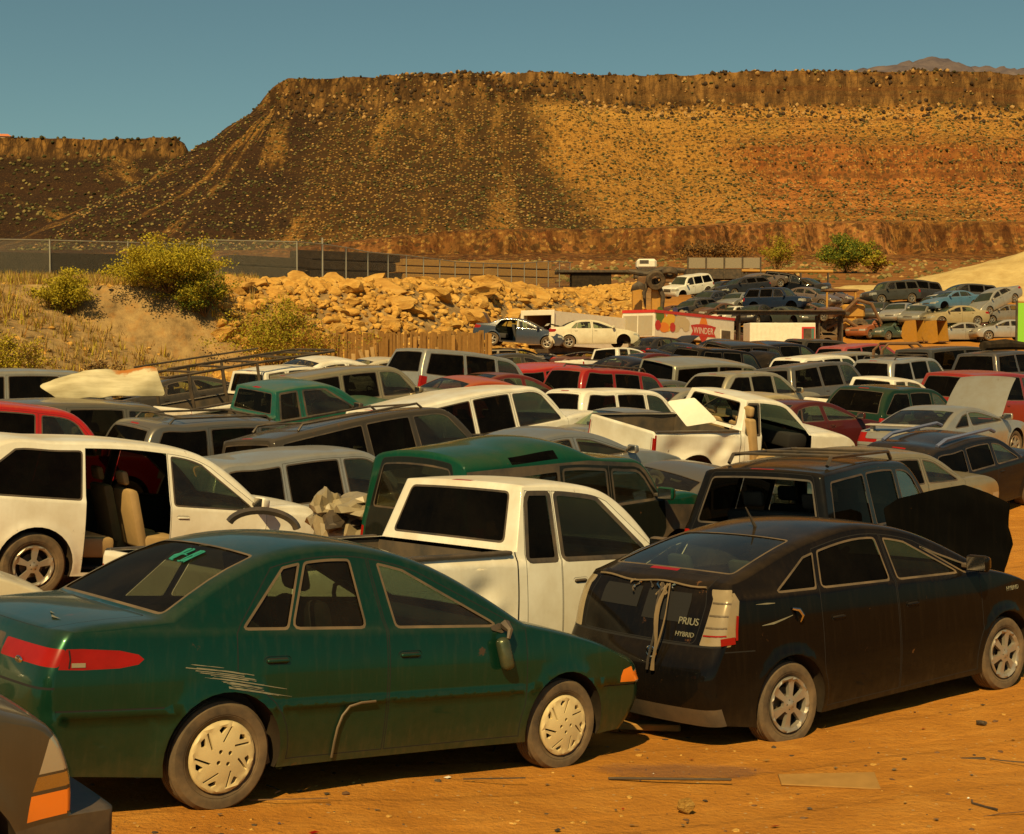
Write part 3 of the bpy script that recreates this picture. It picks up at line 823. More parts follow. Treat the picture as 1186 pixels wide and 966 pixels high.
F150 = dict(W=1.0, plan=(1.5, .05, -2.9, .05), zmid=.72, tuck=.08, inb=.03, belt=(1.20, -.018), tum=15, wheels=(1.60, -1.98), wr=.375, ra=.44, tw=.25, sill=.42, sh=.02,
  keys=[(2.42, .40, 'f'), (2.52, .6, 'f'), (2.50, 1.00, 'n'), (2.36, 1.10, 'H'), (1.28, 1.22, 'C!'), (.60, 1.80, 'T'), (.16, 1.87, 'R'), (-.40, 1.845, 'k!'), (-.585, 1.30, 'l!'), (-3.30, 1.30, 't!'), (-3.33, .78, 'a'), (-3.38, .62, 'u!'), (-3.34, .42, 'u')],
  gh=(4, 8), ws=(4.04, 4.97, .90), rw=(7.10, 7.90, .80, 'glass_dark'), hood=(2.2, 3.95, .84), bed=(8, 9),
  windows=[(-.44, -.36, -.13, -.11, 'door0', 'glass_dark'), (-.03, -.01, 1.02, .47, 'door1', 'glass_mid')],
  doors=[(-.49, -.41, -.085, -.07), (-.08, -.06, 1.20, .60)], handles=[(-5, 1.0), (.12, 1.02)], rail=.06, wt=.034, hcol='trim',
  mirror=(1.02, 1.2, 1.25), mmat='trim',
  wrapreg=[('headlight', 'lens_clear', 1.3, 1.9, .62, 1, .03, True), ('grille', 'trim', 1.15, 1.9, -.55, .55, .03, False), ('front_bumper', 'chrome', 0, 1.1, -1, 1, 0, False), ('rear_bumper', 'chrome', 10.9, 12, -1, 1, 0, False), ('tailgate_gap', 'seam', 9.2, 10.6, .865, .875, 0, True), ('taillight', 'lens_red', 9.2, 10.5, .90, 1, .01, True), ('brake_light', 'lens_red', 6.9, 7.0, -.16, .16, 0, False)],
  sidereg=[('taillight', 'lens_red', [(-3.5, 1.24), (-3.5, .82), (-3.23, .82), (-3.23, 1.24)], True), ('front_bumper', 'chrome', [(2.2, .3), (2.7, .3), (2.7, .62), (2.25, .62)], True),
           ('headlight', 'lens_clear', [(2.30, .76), (2.7, .76), (2.7, .98), (2.34, .97)], True), ('cab_gap', 'seam', [(-.60, .4), (-.585, .4), (-.575, 1.33), (-.59, 1.33)], True)],
  rim='alloy5', flare=.02, rear_seat=0, cab_rear=-.5, seat_x=.05, handles_skip=1)
F150['handles'] = [(.13, 1.02)]
TYPES['full_pickup'] = dict(F150)
# extended cab pickup
EXT = dict(F150); EXT.update(wheels=(1.78, -1.72), ra=.42, wr=.36,
  keys=[(2.60, .40, 'f'), (2.68, .6, 'f'), (2.66, .95, 'N'), (2.45, 1.06, 'H'), (1.45, 1.18, 'C!'), (.72, 1.72, 'T'), (.25, 1.79, 'R'), (-.62, 1.77, 'k!'), (-.78, 1.24, 'l!'), (-2.72, 1.24, 't!'), (-2.75, .78, 'a'), (-2.80, .60, 'u!'), (-2.76, .42, 'u')],
  belt=(1.14, -.018), windows=[(-.62, -.52, -.18, -.14, 'door0', 'glass_mid'), (0.0, .02, 1.16, .55, 'door1', 'glass')],
  doors=[(-.68, -.58, -.1, -.06), (-.09, -.05, 1.36, .70)], handles=[(.13, .96)], cab_rear=-.7, seat_x=.15, mirror=(1.15, 1.14, 1.1),
  sidereg=[('taillight', 'lens_red', [(-2.9, 1.19), (-2.9, .80), (-2.68, .80), (-2.68, 1.19)], True), ('front_bumper', 'chrome', [(2.4, .3), (2.9, .3), (2.9, .62), (2.45, .62)], True),
           ('headlight', 'lens_clear', [(2.42, .74), (2.9, .74), (2.9, .94), (2.46, .93)], True), ('cab_gap', 'seam', [(-.795, .4), (-.78, .4), (-.77, 1.27), (-.785, 1.27)], True)])
TYPES['cab_pickup'] = EXT
RNG = dict(EXT); RNG.update(W=.87, belt=(1.05, -.01), sill=.38, wr=.345, ra=.405, tw=.22, tum=17, plan=(1.7, .07, -2.3, .04),
  keys=[(2.36, .40, 'f'), (2.47, .52, 'f'), (2.42, .86, 'n'), (2.20, .99, 'H'), (1.30, 1.09, 'C!'), (.62, 1.58, 'T'), (.2, 1.66, 'R'), (-.62, 1.64, 'k!'), (-.74, 1.14, 'l!'), (-2.5, 1.14, 't!'), (-2.53, .75, 'a'), (-2.6, .58, 'u!'), (-2.55, .42, 'u')],
  wheels=(1.58, -1.55), windows=[(-.58, -.50, -.18, -.14, 'door0', 'glass_mid'), (0.0, .02, 1.04, .50, 'door1', 'glass')], doors=[(-.66, -.56, -.1, -.06), (-.09, -.05, 1.2, .62)], handles=[(.12, .88)], mirror=(1.04, 1.06, 1.0),
  wrapreg=[('headlight', 'lens_clear', 1.62, 2.0, .58, 1, .015, True), ('headlight', 'chrome', 1.49, 1.60, .56, 1, 0, True), ('turn_signal', 'lens_amber', 1.14, 1.48, .58, 1, .01, True), ('grille', 'trim', 1.2, 1.95, -.52, .52, .03, False), ('front_bumper', 'trim', 0, 1.05, -1, 1, 0, False), ('rear_bumper', 'chrome', 10.9, 12, -1, 1, 0, False), ('taillight', 'lens_red', 9.2, 10.5, .90, 1, .01, True)],
  sidereg=[('taillight', 'lens_red', [(-2.7, 1.09), (-2.7, .75), (-2.46, .75), (-2.46, 1.09)], True), ('front_bumper', 'trim', [(1.9, .2), (2.7, .2), (2.7, .555), (1.94, .545)], True),
           ('headlight', 'lens_clear', [(2.24, .75), (2.7, .75), (2.7, .90), (2.34, .89)], True), ('headlight', 'chrome', [(2.21, .695), (2.7, .695), (2.7, .742), (2.23, .742)], True), ('turn_signal', 'lens_amber', [(2.17, .58), (2.7, .58), (2.7, .69), (2.205, .69)], True), ('cab_gap', 'seam', [(-.755, .4), (-.74, .4), (-.73, 1.17), (-.745, 1.17)], True)])
TYPES['small_pickup'] = RNG
T('sedan', W=.895, plan=(1.0, .055, -1.2, .055), zmid=.60, tuck=.09, inb=.045, belt=(.955, -.012), tum=24, wheels=(1.36, -1.36), wr=.315, ra=.365, tw=.2, sill=.21,
  keys=[(2.12, .21, 'F'), (2.28, .44, 'F'), (2.20, .68, 'N'), (1.88, .82, 'H'), (1.08, .98, 'C!'), (.22, 1.36, 'T'), (-.35, 1.43, 'R'), (-.98, 1.37, 'B'), (-1.66, 1.08, 'G!'), (-2.05, 1.06, 'D'), (-2.30, 1.01, 'A!'), (-2.40, .76, 'A'), (-2.44, .5, 'U'), (-2.32, .24, 'U')],
  gh=(4, 8), ws=(4.04, 4.97, .90), rw=(7.04, 7.97, .90, 'glass'), hood=(2.08, 3.96, .82), trunk=(8.06, 10.6, .78),
  windows=[(-1.22, -.98, -1.0, -.90, 'door0', 'glass'), (-.96, -.86, -.26, -.28, 'door0', 'glass'), (-.12, -.14, .86, .14, 'door1', 'glass')],
  doors=[(-1.25, -1.02, -.20, -.21), (-.19, -.20, 1.0, .24)], handles=[(-1.0, .84), (-.02, .84)], mirror=(.84, .97),
  wrapreg=[('headlight', 'lens_clear', 1.4, 1.95, .50, 1, .03, True), ('grille', 'trim', 1.4, 1.85, -.40, .40, .03, False), ('taillight', 'lens_red', 10.12, 10.85, .42, 1, .03, True), ('bump_gap', 'seam', 11.1, 11.14, -1, 1, 0, False)],
  sidereg=[('taillight', 'lens_red', [(-2.5, .965), (-2.5, .79), (-2.06, .81), (-1.98, .88), (-2.0, .95)], True), ('headlight', 'lens_clear', [(1.86, .62), (2.4, .58), (2.4, .72), (1.86, .70)], True)],
  rim='alloy5')
CP = dict(TYPES['sedan']); CP.update(W=.88, belt=(.90, -.02), sill=.19,
  keys=[(2.08, .19, 'F'), (2.26, .42, 'F'), (2.14, .64, 'N'), (1.80, .78, 'H'), (1.02, .91, 'C!'), (.12, 1.25, 'T'), (-.35, 1.31, 'R'), (-.80, 1.26, 'B'), (-1.62, .99, 'G!'), (-1.95, .98, 'D'), (-2.12, .95, 'A!'), (-2.25, .70, 'A'), (-2.28, .46, 'U'), (-2.15, .22, 'U')],
  windows=[(-1.16, -.72, -.62, -.52, None, 'glass_mid'), (-.46, -.44, .80, .02, 'door0', 'glass')], doors=[(-.52, -.50, .96, .14)], handles=[(-.34, .78)], mirror=(.80, .92), wheels=(1.28, -1.28), wr=.32, ra=.37, rear_seat_x=-1.0,
  sidereg=[('taillight', 'lens_red', [(-2.5, .90), (-2.5, .76), (-1.98, .78), (-1.90, .84), (-1.95, .89)], True), ('headlight', 'lens_clear', [(1.80, .58), (2.4, .54), (2.4, .68), (1.80, .66)], True)])
TYPES['coupe'] = CP
def suv(key, L0, L1, H, W, wb, **k):
    """front overhang tip L0, rear tip L1 (from mid wheelbase)"""
    b = k.pop('belt', (.60 * H, -.008)); hz = k.pop('hood_z', .58 * H); cow = k.pop('cowl', wb * .40); rk = k.pop('rake', .55); rr = k.pop('rear_rake', .22); dk = k.pop('dark', 'glass_dark')
    c = 'f' if k.pop('boxy', False) else 'F'; n = 'n' if c == 'f' else 'N'
    cz = b[0] + .035; F_ = L0; Rr = -L1; nose = k.pop('nose', hz - .08)
    keys = [(F_ - .12, .30, c), (F_, .50, c), (F_ - .04, nose, n), (F_ - .22, hz, 'H'), (cow, cz, 'C!'), (cow - rk, H - .07, 'T'), (cow - rk - .6, H, 'R'), (Rr + rr + .75, H - .015, 'R'), (Rr + rr + .10, H - .06, 'B!' if c == 'f' else 'B'),
            (Rr + .10, b[0] + .02, 'g' if c == 'f' else 'G'), (Rr + .04, .78, 'a' if c == 'f' else 'A'), (Rr, .58, 'u' if c == 'f' else 'U'), (Rr + .12, .34, 'u' if c == 'f' else 'U')]
    bx = cow - .22; ax = wb / 2
    d1 = k.pop('b_pillar', .02); d2 = k.pop('c_pillar', -ax + .42); q0 = Rr + .28; q1 = Rr + rr + .26
    ft = cow - rk + .02
    sp = dict(W=W, plan=(ax * .7, .05, -ax * .8, .045), zmid=.72, tuck=.09, inb=.03, belt=b, tum=17, wheels=(ax, -ax), wr=.36, ra=.42, tw=.24, sill=.33, keys=keys, gh=(4, 9),
        ws=(4.05, 4.96, .90), rw=(8.12, 8.93, .84, dk), hood=(2.15, 3.95, .84), trunk=(8.04, 10.3, .865), trunk_name='tailgate', rw_in_trunk=True,
        windows=[(q0, q1, d2 - .10, d2 - .06, None, dk), (d2 + .02, d2 + .04, d1 - .09, d1 - .08, 'door0', dk), (d1 + .03, d1 + .03, bx, ft, 'door1', 'glass')],
        doors=[(d2 - .05, d2 - .02, d1 - .035, d1 - .03), (d1 - .025, d1 - .02, cow - .06, ft + .12)], handles=[(d2 + .12, b[0] - .13), (d1 + .13, b[0] - .13)], mirror=(bx, b[0] + .02, 1.1),
        wrapreg=[('headlight', 'lens_clear', 1.45, 1.95, .56, 1, .03, True), ('grille', 'trim', 1.3, 1.9, -.5, .5, .03, False), ('taillight', 'lens_red', 9.1, 9.95, .885, 1, .02, True), ('rear_bumper', k.pop('bmat', 'paint'), 10.35, 12, -1, 1, 0, False), ('brake_light', 'lens_red', 7.93, 8.0, -.2, .2, 0, False)],
        sidereg=[('taillight', 'lens_red', [(Rr - .1, b[0] - .01), (Rr - .1, .80), (Rr + .26, .80), (Rr + .30, b[0] - .03)], True), ('headlight', 'lens_clear', [(F_ - .42, nose - .18), (F_ + .1, nose - .2), (F_ + .1, nose - .02), (F_ - .38, nose - .03)], True)], rim='alloy5', cab_rear=Rr + .3)
    sp.update(k); TYPES[key] = sp
suv('big_suv', 2.45, 2.62, 1.90, 1.0, 2.95, boxy=True, wr=.38, ra=.45, sill=.40)
suv('long_suv', 2.62, 3.10, 1.94, 1.0, 3.40, boxy=True, wr=.38, ra=.45, sill=.42, tum=13, c_pillar=-1.12, rake=.62, rear_rake=.14, cowl=1.28, b_pillar=-.10)
suv('round_suv', 2.35, 2.45, 1.76, .93, 2.86, rear_rake=.30)
suv('square_suv', 2.15, 2.25, 1.76, .90, 2.68, boxy=True, rear_rake=.16, tum=15)
suv('crossover', 2.46, 2.62, 1.80, .99, 3.02, rear_rake=.62, rake=.92, cowl=1.42, belt=(1.07, -.030), hood_z=1.05, nose=.86, b_pillar=.10, sill=.26, wr=.37, ra=.43, tum=21, c_pillar=-.92, seatmat='seat_tan', seat_x=-.06)
suv('wagon', 2.28, 2.50, 1.48, .89, 2.72, rear_rake=.42, belt=(.95, -.01), hood_z=.86, nose=.70, sill=.22, wr=.32, ra=.37, tum=22, rake=.75)
suv('minivan', 2.35, 2.55, 1.74, .97, 2.95, rear_rake=.34, rake=1.0, cowl=1.55, belt=(1.02, -.03), hood_z=1.02, nose=.84, sill=.25, wr=.33, ra=.385, tum=17, b_pillar=.25)
suv('full_van', 2.45, 2.95, 2.05, 1.0, 3.5, boxy=True, rear_rake=.10, rake=.7, cowl=1.75, belt=(1.20, -.01), hood_z=1.20, nose=1.05, sill=.36, wr=.36, ra=.43, tum=9, b_pillar=.45, c_pillar=-.75)
suv('compact_suv', 2.05, 2.15, 1.70, .89, 2.58, rear_rake=.26, belt=(1.02, -.01), wr=.345, ra=.40)
suv('lux_suv', 2.25, 2.36, 1.70, .92, 2.75, rear_rake=.52, rake=.78, belt=(1.04, -.015), sill=.28)
HB = dict(TYPES['sedan']); HB.update(keys=[(1.92, .21, 'F'), (2.06, .44, 'F'), (1.98, .68, 'N'), (1.68, .82, 'H'), (.98, .98, 'C!'), (.16, 1.37, 'T'), (-.35, 1.44, 'R'), (-1.1, 1.38, 'B'), (-1.75, 1.02, 'G!'), (-1.82, 1.0, 'D'), (-1.90, .97, 'A!'), (-1.97, .76, 'A'), (-2.0, .5, 'U'), (-1.9, .24, 'U')], W=.85,
  wheels=(1.25, -1.25), wr=.30, ra=.35, trunk=(7.02, 10.6, .86), trunk_name='hatch', rw_in_trunk=True,
  windows=[(-1.25, -1.05, -1.0, -.94, None, 'glass_mid'), (-.94, -.86, -.26, -.28, 'door0', 'glass'), (-.12, -.14, .76, .08, 'door1', 'glass')], doors=[(-.98, -.90, -.20, -.21), (-.19, -.20, .9, .2)], handles=[(-.8, .84), (-.02, .84)], mirror=(.74, .97),
  sidereg=[('taillight', 'lens_red', [(-2.1, .95), (-2.1, .79), (-1.76, .79), (-1.70, .93)], True), ('headlight', 'lens_clear', [(1.66, .62), (2.2, .58), (2.2, .72), (1.66, .70)], True)])
TYPES['hatchback'] = HB
# stepped-roof off-roader
suv('stepped_suv', 2.16, 2.36, 1.78, .90, 2.54, boxy=True, rear_rake=.07, rake=.42, cowl=1.10, belt=(1.20, 0), hood_z=1.16, nose=1.02, sill=.40, wr=.37, ra=.44, tum=9, b_pillar=.08, c_pillar=-.78, wt=.022, dark='glass_mid', rail=.10)
ST = TYPES['stepped_suv']; K = ST['keys']
ST['keys'] = K[:6] + [(.35, 1.755, 'R'), (-.10, 1.80, 'R'), (-.42, 1.955, 'R', (0, -.20, .20)), (-1.55, 1.965, 'R', (0, -.21, .20)), (-2.22, 1.93, 'B!', (.03, -.18, .18)), (-2.31, 1.14, 'g'), (-2.34, .72, 'a'), (-2.36, .58, 'u'), (-2.28, .42, 'u')]
ST['gh'] = (4, 11); ST['rw'] = (10.16, 10.80, .80, 'glass_mid'); ST['trunk'] = (10.08, 12.3, .86)
ST['wrapreg'] = [('headlight', 'lens_clear', 1.45, 1.95, .56, 1, .03, True), ('grille', 'trim', 1.3, 1.9, -.5, .5, .03, False), ('taillight', 'lens_red', 11.15, 11.9, .89, 1, .02, True), ('rear_bumper', 'trim', 12.4, 14, -1, 1, 0, False), ('roof_window', 'glass_dark', 8.35, 9.0, .945, .985, .004, True)]

SH = dict(TYPES['full_pickup']); SH.update(ra=.50, seatmat='seat_tan', plan=(1.5, .05, -2.2, .05), wheels=(1.60, -1.60), keys=[k if k[0] > -1 else (k[0] + .66,) + tuple(k[1:]) for k in F150['keys']],
  sidereg=[('taillight', 'lens_red', [(-2.84, 1.24), (-2.84, .82), (-2.57, .82), (-2.57, 1.24)], True)] + F150['sidereg'][1:],
  dents=[(-2.1, .95, .28, .22, .10), (-.95, 1.02, .22, .2, .07), (-1.2, .75, .2, .2, .06)], crumple=[(-.8, .98, .4, .03, 7.0)], belt=(1.20, -.018))
TYPES['short_pickup'] = SH
TYPES['full_pickup']['dents'] = [(-.95, .98, .16, .12, .055), (-.72, .72, .10, .16, .035), (-1.15, .80, .22, .05, .03)]
ST['sidereg'] = [('body', 'trim', [(-2.5, .3), (2.4, .3), (2.4, 1.0), (1.12, 1.13), (.70, 1.735), (-2.5, 1.765)], True)] + ST['sidereg']
TYPES['compact_sedan']['handles'] = [(-.95, .80), (-.04, .80)]

# blunt front end with a separate bumper, for the pickup nose in the corner
b_ = (-.055, 0, .06); f_ = (-.05, 0, .05)
CR = dict(TYPES['small_pickup']); CR.update(gh=(6, 10), ws=(6.04, 6.97, .90), rw=(9.10, 9.90, .80, 'glass_dark'), hood=(4.9, 5.95, .80), bed=(10, 11),
  keys=[(2.44, .30, 'f', b_), (2.54, .36, 'f!', b_), (2.54, .525, 'f!', b_), (2.36, .54, 'f!', f_), (2.35, .72, 'f', f_), (2.30, .875, 'f', (-.06, -.02, .06))] + [(2.10, .985, 'H')] + RNG['keys'][4:],
  wrapreg=[('headlight', 'lens_clear', 4.02, 4.95, .60, 1, .012, True), ('lamp_trim', 'chrome', 3.66, 3.96, .60, 1, 0, True), ('turn_signal', 'lens_amber', 3.10, 3.58, .62, 1, .01, True), ('grille', 'trim', 3.1, 4.8, -.55, .55, .03, False), ('front_bumper', 'trim', 0, 2.97, -1, 1, 0, False), ('rear_bumper', 'chrome', 12.9, 14, -1, 1, 0, False), ('taillight', 'lens_red', 11.2, 12.5, .90, 1, .01, True)],
  sidereg=[RNG['sidereg'][0], ('front_bumper', 'trim', [(1.98, .2), (2.7, .2), (2.7, .532), (2.02, .532)], True),
           ('headlight', 'lens_clear', [(2.20, .722), (2.7, .722), (2.7, .858), (2.245, .85)], True), ('lamp_trim', 'chrome', [(2.175, .66), (2.7, .66), (2.7, .712), (2.195, .712)], True), ('turn_signal', 'lens_amber', [(2.15, .552), (2.7, .552), (2.7, .645), (2.17, .645)], True)],
  hood_=0)
CR['gh'] = (7, 11); CR['ws'] = (7.04, 7.97, .90); CR['rw'] = (10.10, 10.90, .80, 'glass_dark'); CR['hood'] = (6.02, 6.95, .80); CR['bed'] = (11, 12); CR['wrapreg'][5] = ('rear_bumper', 'chrome', 13.9, 15, -1, 1, 0, False); CR['wrapreg'][6] = ('taillight', 'lens_red', 12.2, 13.5, .90, 1, .01, True)
CR['wheels'] = (1.70, -1.55); CR['ra'] = .44
TYPES['corner_pickup'] = CR
# ------------------------------------------------------------------ camera, light, air
CAM_H, FOC, Y0 = 2.85, 1584.0, 415.0
c = bpy.data.cameras.new('camera'); cam = bpy.data.objects.new('camera', c); col.objects.link(cam)
c.sensor_width = 36.0; c.lens = 36.0 * FOC / 1186.0; c.clip_end = 30000; c.clip_start = .1
cam.location = (0, 0, CAM_H); cam.rotation_euler = (rad(90) - math.atan((483 - Y0) / FOC), 0, 0)
sc.camera = cam
SUN_EL, SUN_AZ = 46.0, rad(194)          # azimuth from +y, clockwise seen from above
sd = Vector((math.sin(SUN_AZ) * math.cos(rad(SUN_EL)), math.cos(SUN_AZ) * math.cos(rad(SUN_EL)), math.sin(rad(SUN_EL))))
l = bpy.data.lights.new('sun', 'SUN'); l.energy = 5.0; l.angle = rad(.53); l.color = (1, .735, .32)
so = bpy.data.objects.new('sun', l); col.objects.link(so); so.rotation_euler = sd.to_track_quat('Z', 'Y').to_euler(); so.location = (-40, -80, 90)
w = bpy.data.worlds.new('World'); sc.world = w; w.use_nodes = True
nt = w.node_tree; bg = nt.nodes['Background']
sky = nt.nodes.new('ShaderNodeTexSky'); sky.sky_type = 'NISHITA'; sky.sun_disc = False
sky.sun_elevation = rad(SUN_EL); sky.sun_rotation = SUN_AZ; sky.altitude = 900; sky.air_density = 1.0; sky.dust_density = 1.3; sky.ozone_density = 2.0
mx = nt.nodes.new('ShaderNodeMix'); mx.data_type = 'RGBA'; mx.blend_type = 'MULTIPLY'; mx.inputs[0].default_value = 1
nt.links.new(sky.outputs[0], mx.inputs[6]); mx.inputs[7].default_value = (.94, 1.10, .78, 1)
nt.links.new(mx.outputs[2], bg.inputs[0]); bg.inputs[1].default_value = .055
sc.view_settings.view_transform = 'Standard'; sc.view_settings.look = 'None'; sc.view_settings.exposure = 0.25; sc.view_settings.gamma = 1
sc.cycles.use_denoising = True; sc.cycles.transparent_max_bounces = 14; sc.cycles.max_bounces = 7; sc.cycles.diffuse_bounces = 3; sc.cycles.glossy_bounces = 3
sc.cycles.caustics_reflective = False; sc.cycles.caustics_refractive = False

# ------------------------------------------------------------------ the lie of the land
PROF = np.array([(-60, .3), (0, 0), (16, 0), (20, .22), (25, .42), (30, .6), (35, .78), (40, .98), (45, 1.2), (55, 1.75), (65, 2.4), (80, 3.2), (95, 4.0), (110, 6.0), (130, 9.3), (160, 12), (200, 15.5), (250, 21), (300, 26), (420, 30), (900, 40), (3000, 60), (20000, 60)])
def sstep(t): t = np.clip(t, 0, 1); return t * t * (3 - 2 * t)
WALL = np.array([(-60, 20), (-30, 30), (-14, 40), (-10, 54), (-7, 60), (-1.5, 66), (4, 84), (10, 108), (24, 150), (60, 240)], float)
def wall_d(x, y):
    """signed distance from the foot of the bank, positive up-slope (left / far side)"""
    best = np.full(np.shape(x), 1e9); sg = np.ones(np.shape(x))
    for a, b in zip(WALL[:-1], WALL[1:]):
        e = b - a; L = e @ e
        t = np.clip(((x - a[0]) * e[0] + (y - a[1]) * e[1]) / L, 0, 1)
        dx = x - (a[0] + t * e[0]); dy = y - (a[1] + t * e[1]); d = np.hypot(dx, dy)
        cr = e[0] * dy - e[1] * dx
        k = d < best; best = np.where(k, d, best); sg = np.where(k, np.sign(cr), sg)
    return best * sg
def g0(x, y):
    x = np.asarray(x, float); y = np.asarray(y, float)
    z = np.interp(y, PROF[:, 0], PROF[:, 1])
    s = .77 * x + .64 * y
    near = np.clip(.44 - .083 * (s - 3.43), 0, .62) * np.clip((22 - y) / 8, 0, 1) * np.clip((14 + x) / 6, 0, 1)
    z = z + near
    d = wall_d(x, y)
    amp = 3.9 * (1 - sstep((y - 85) / 50)); wid = np.where(y < 57, 13.0, 6.0)
    z = z + amp * sstep(d / wid) + .012 * np.clip(d, 0, 60) * (amp > 0)
    return z
CTRL = []       # (x, y, residual)
def ground(x, y):
    x = np.asarray(x, float); y = np.asarray(y, float); z = g0(x, y)
    if CTRL:
        A = np.array(CTRL); num = np.zeros_like(z); den = np.full_like(z, .12)
        for (cx, cy, r) in A:
            sg = 1.7 + .012 * cy
            w_ = np.exp(-((x - cx)**2 + (y - cy)**2) / (2 * sg * sg)); num = num + w_ * r; den = den + w_
        z = z + num / den
    return z
def gz(x, y): return float(ground(np.array([x]), np.array([y]))[0])
def at(px, Y): return (px - 593.0) / FOC * Y
def zpix(py, Y): return CAM_H - (py - Y0) / FOC * Y
# colours (linear)
WHITE = (.72, .69, .60); CREAM = (.60, .54, .40); TAN = (.34, .28, .165); GOLD = (.36, .29, .16); SILVER = (.40, .385, .335); GREY = (.16, .15, .13)
DGREY = (.04, .037, .033); BLACK = (.004, .004, .004); NAVY = (.009, .011, .019); BLUE = (.05, .11, .20); RED = (.27, .008, .006); DRED = (.11, .007, .007); MAROON = (.07, .012, .014)
GREEN = (.003, .048, .027); DGREEN = (.008, .03, .018); TEAL = (.006, .085, .058); ORANGE = (.33, .05, .012)
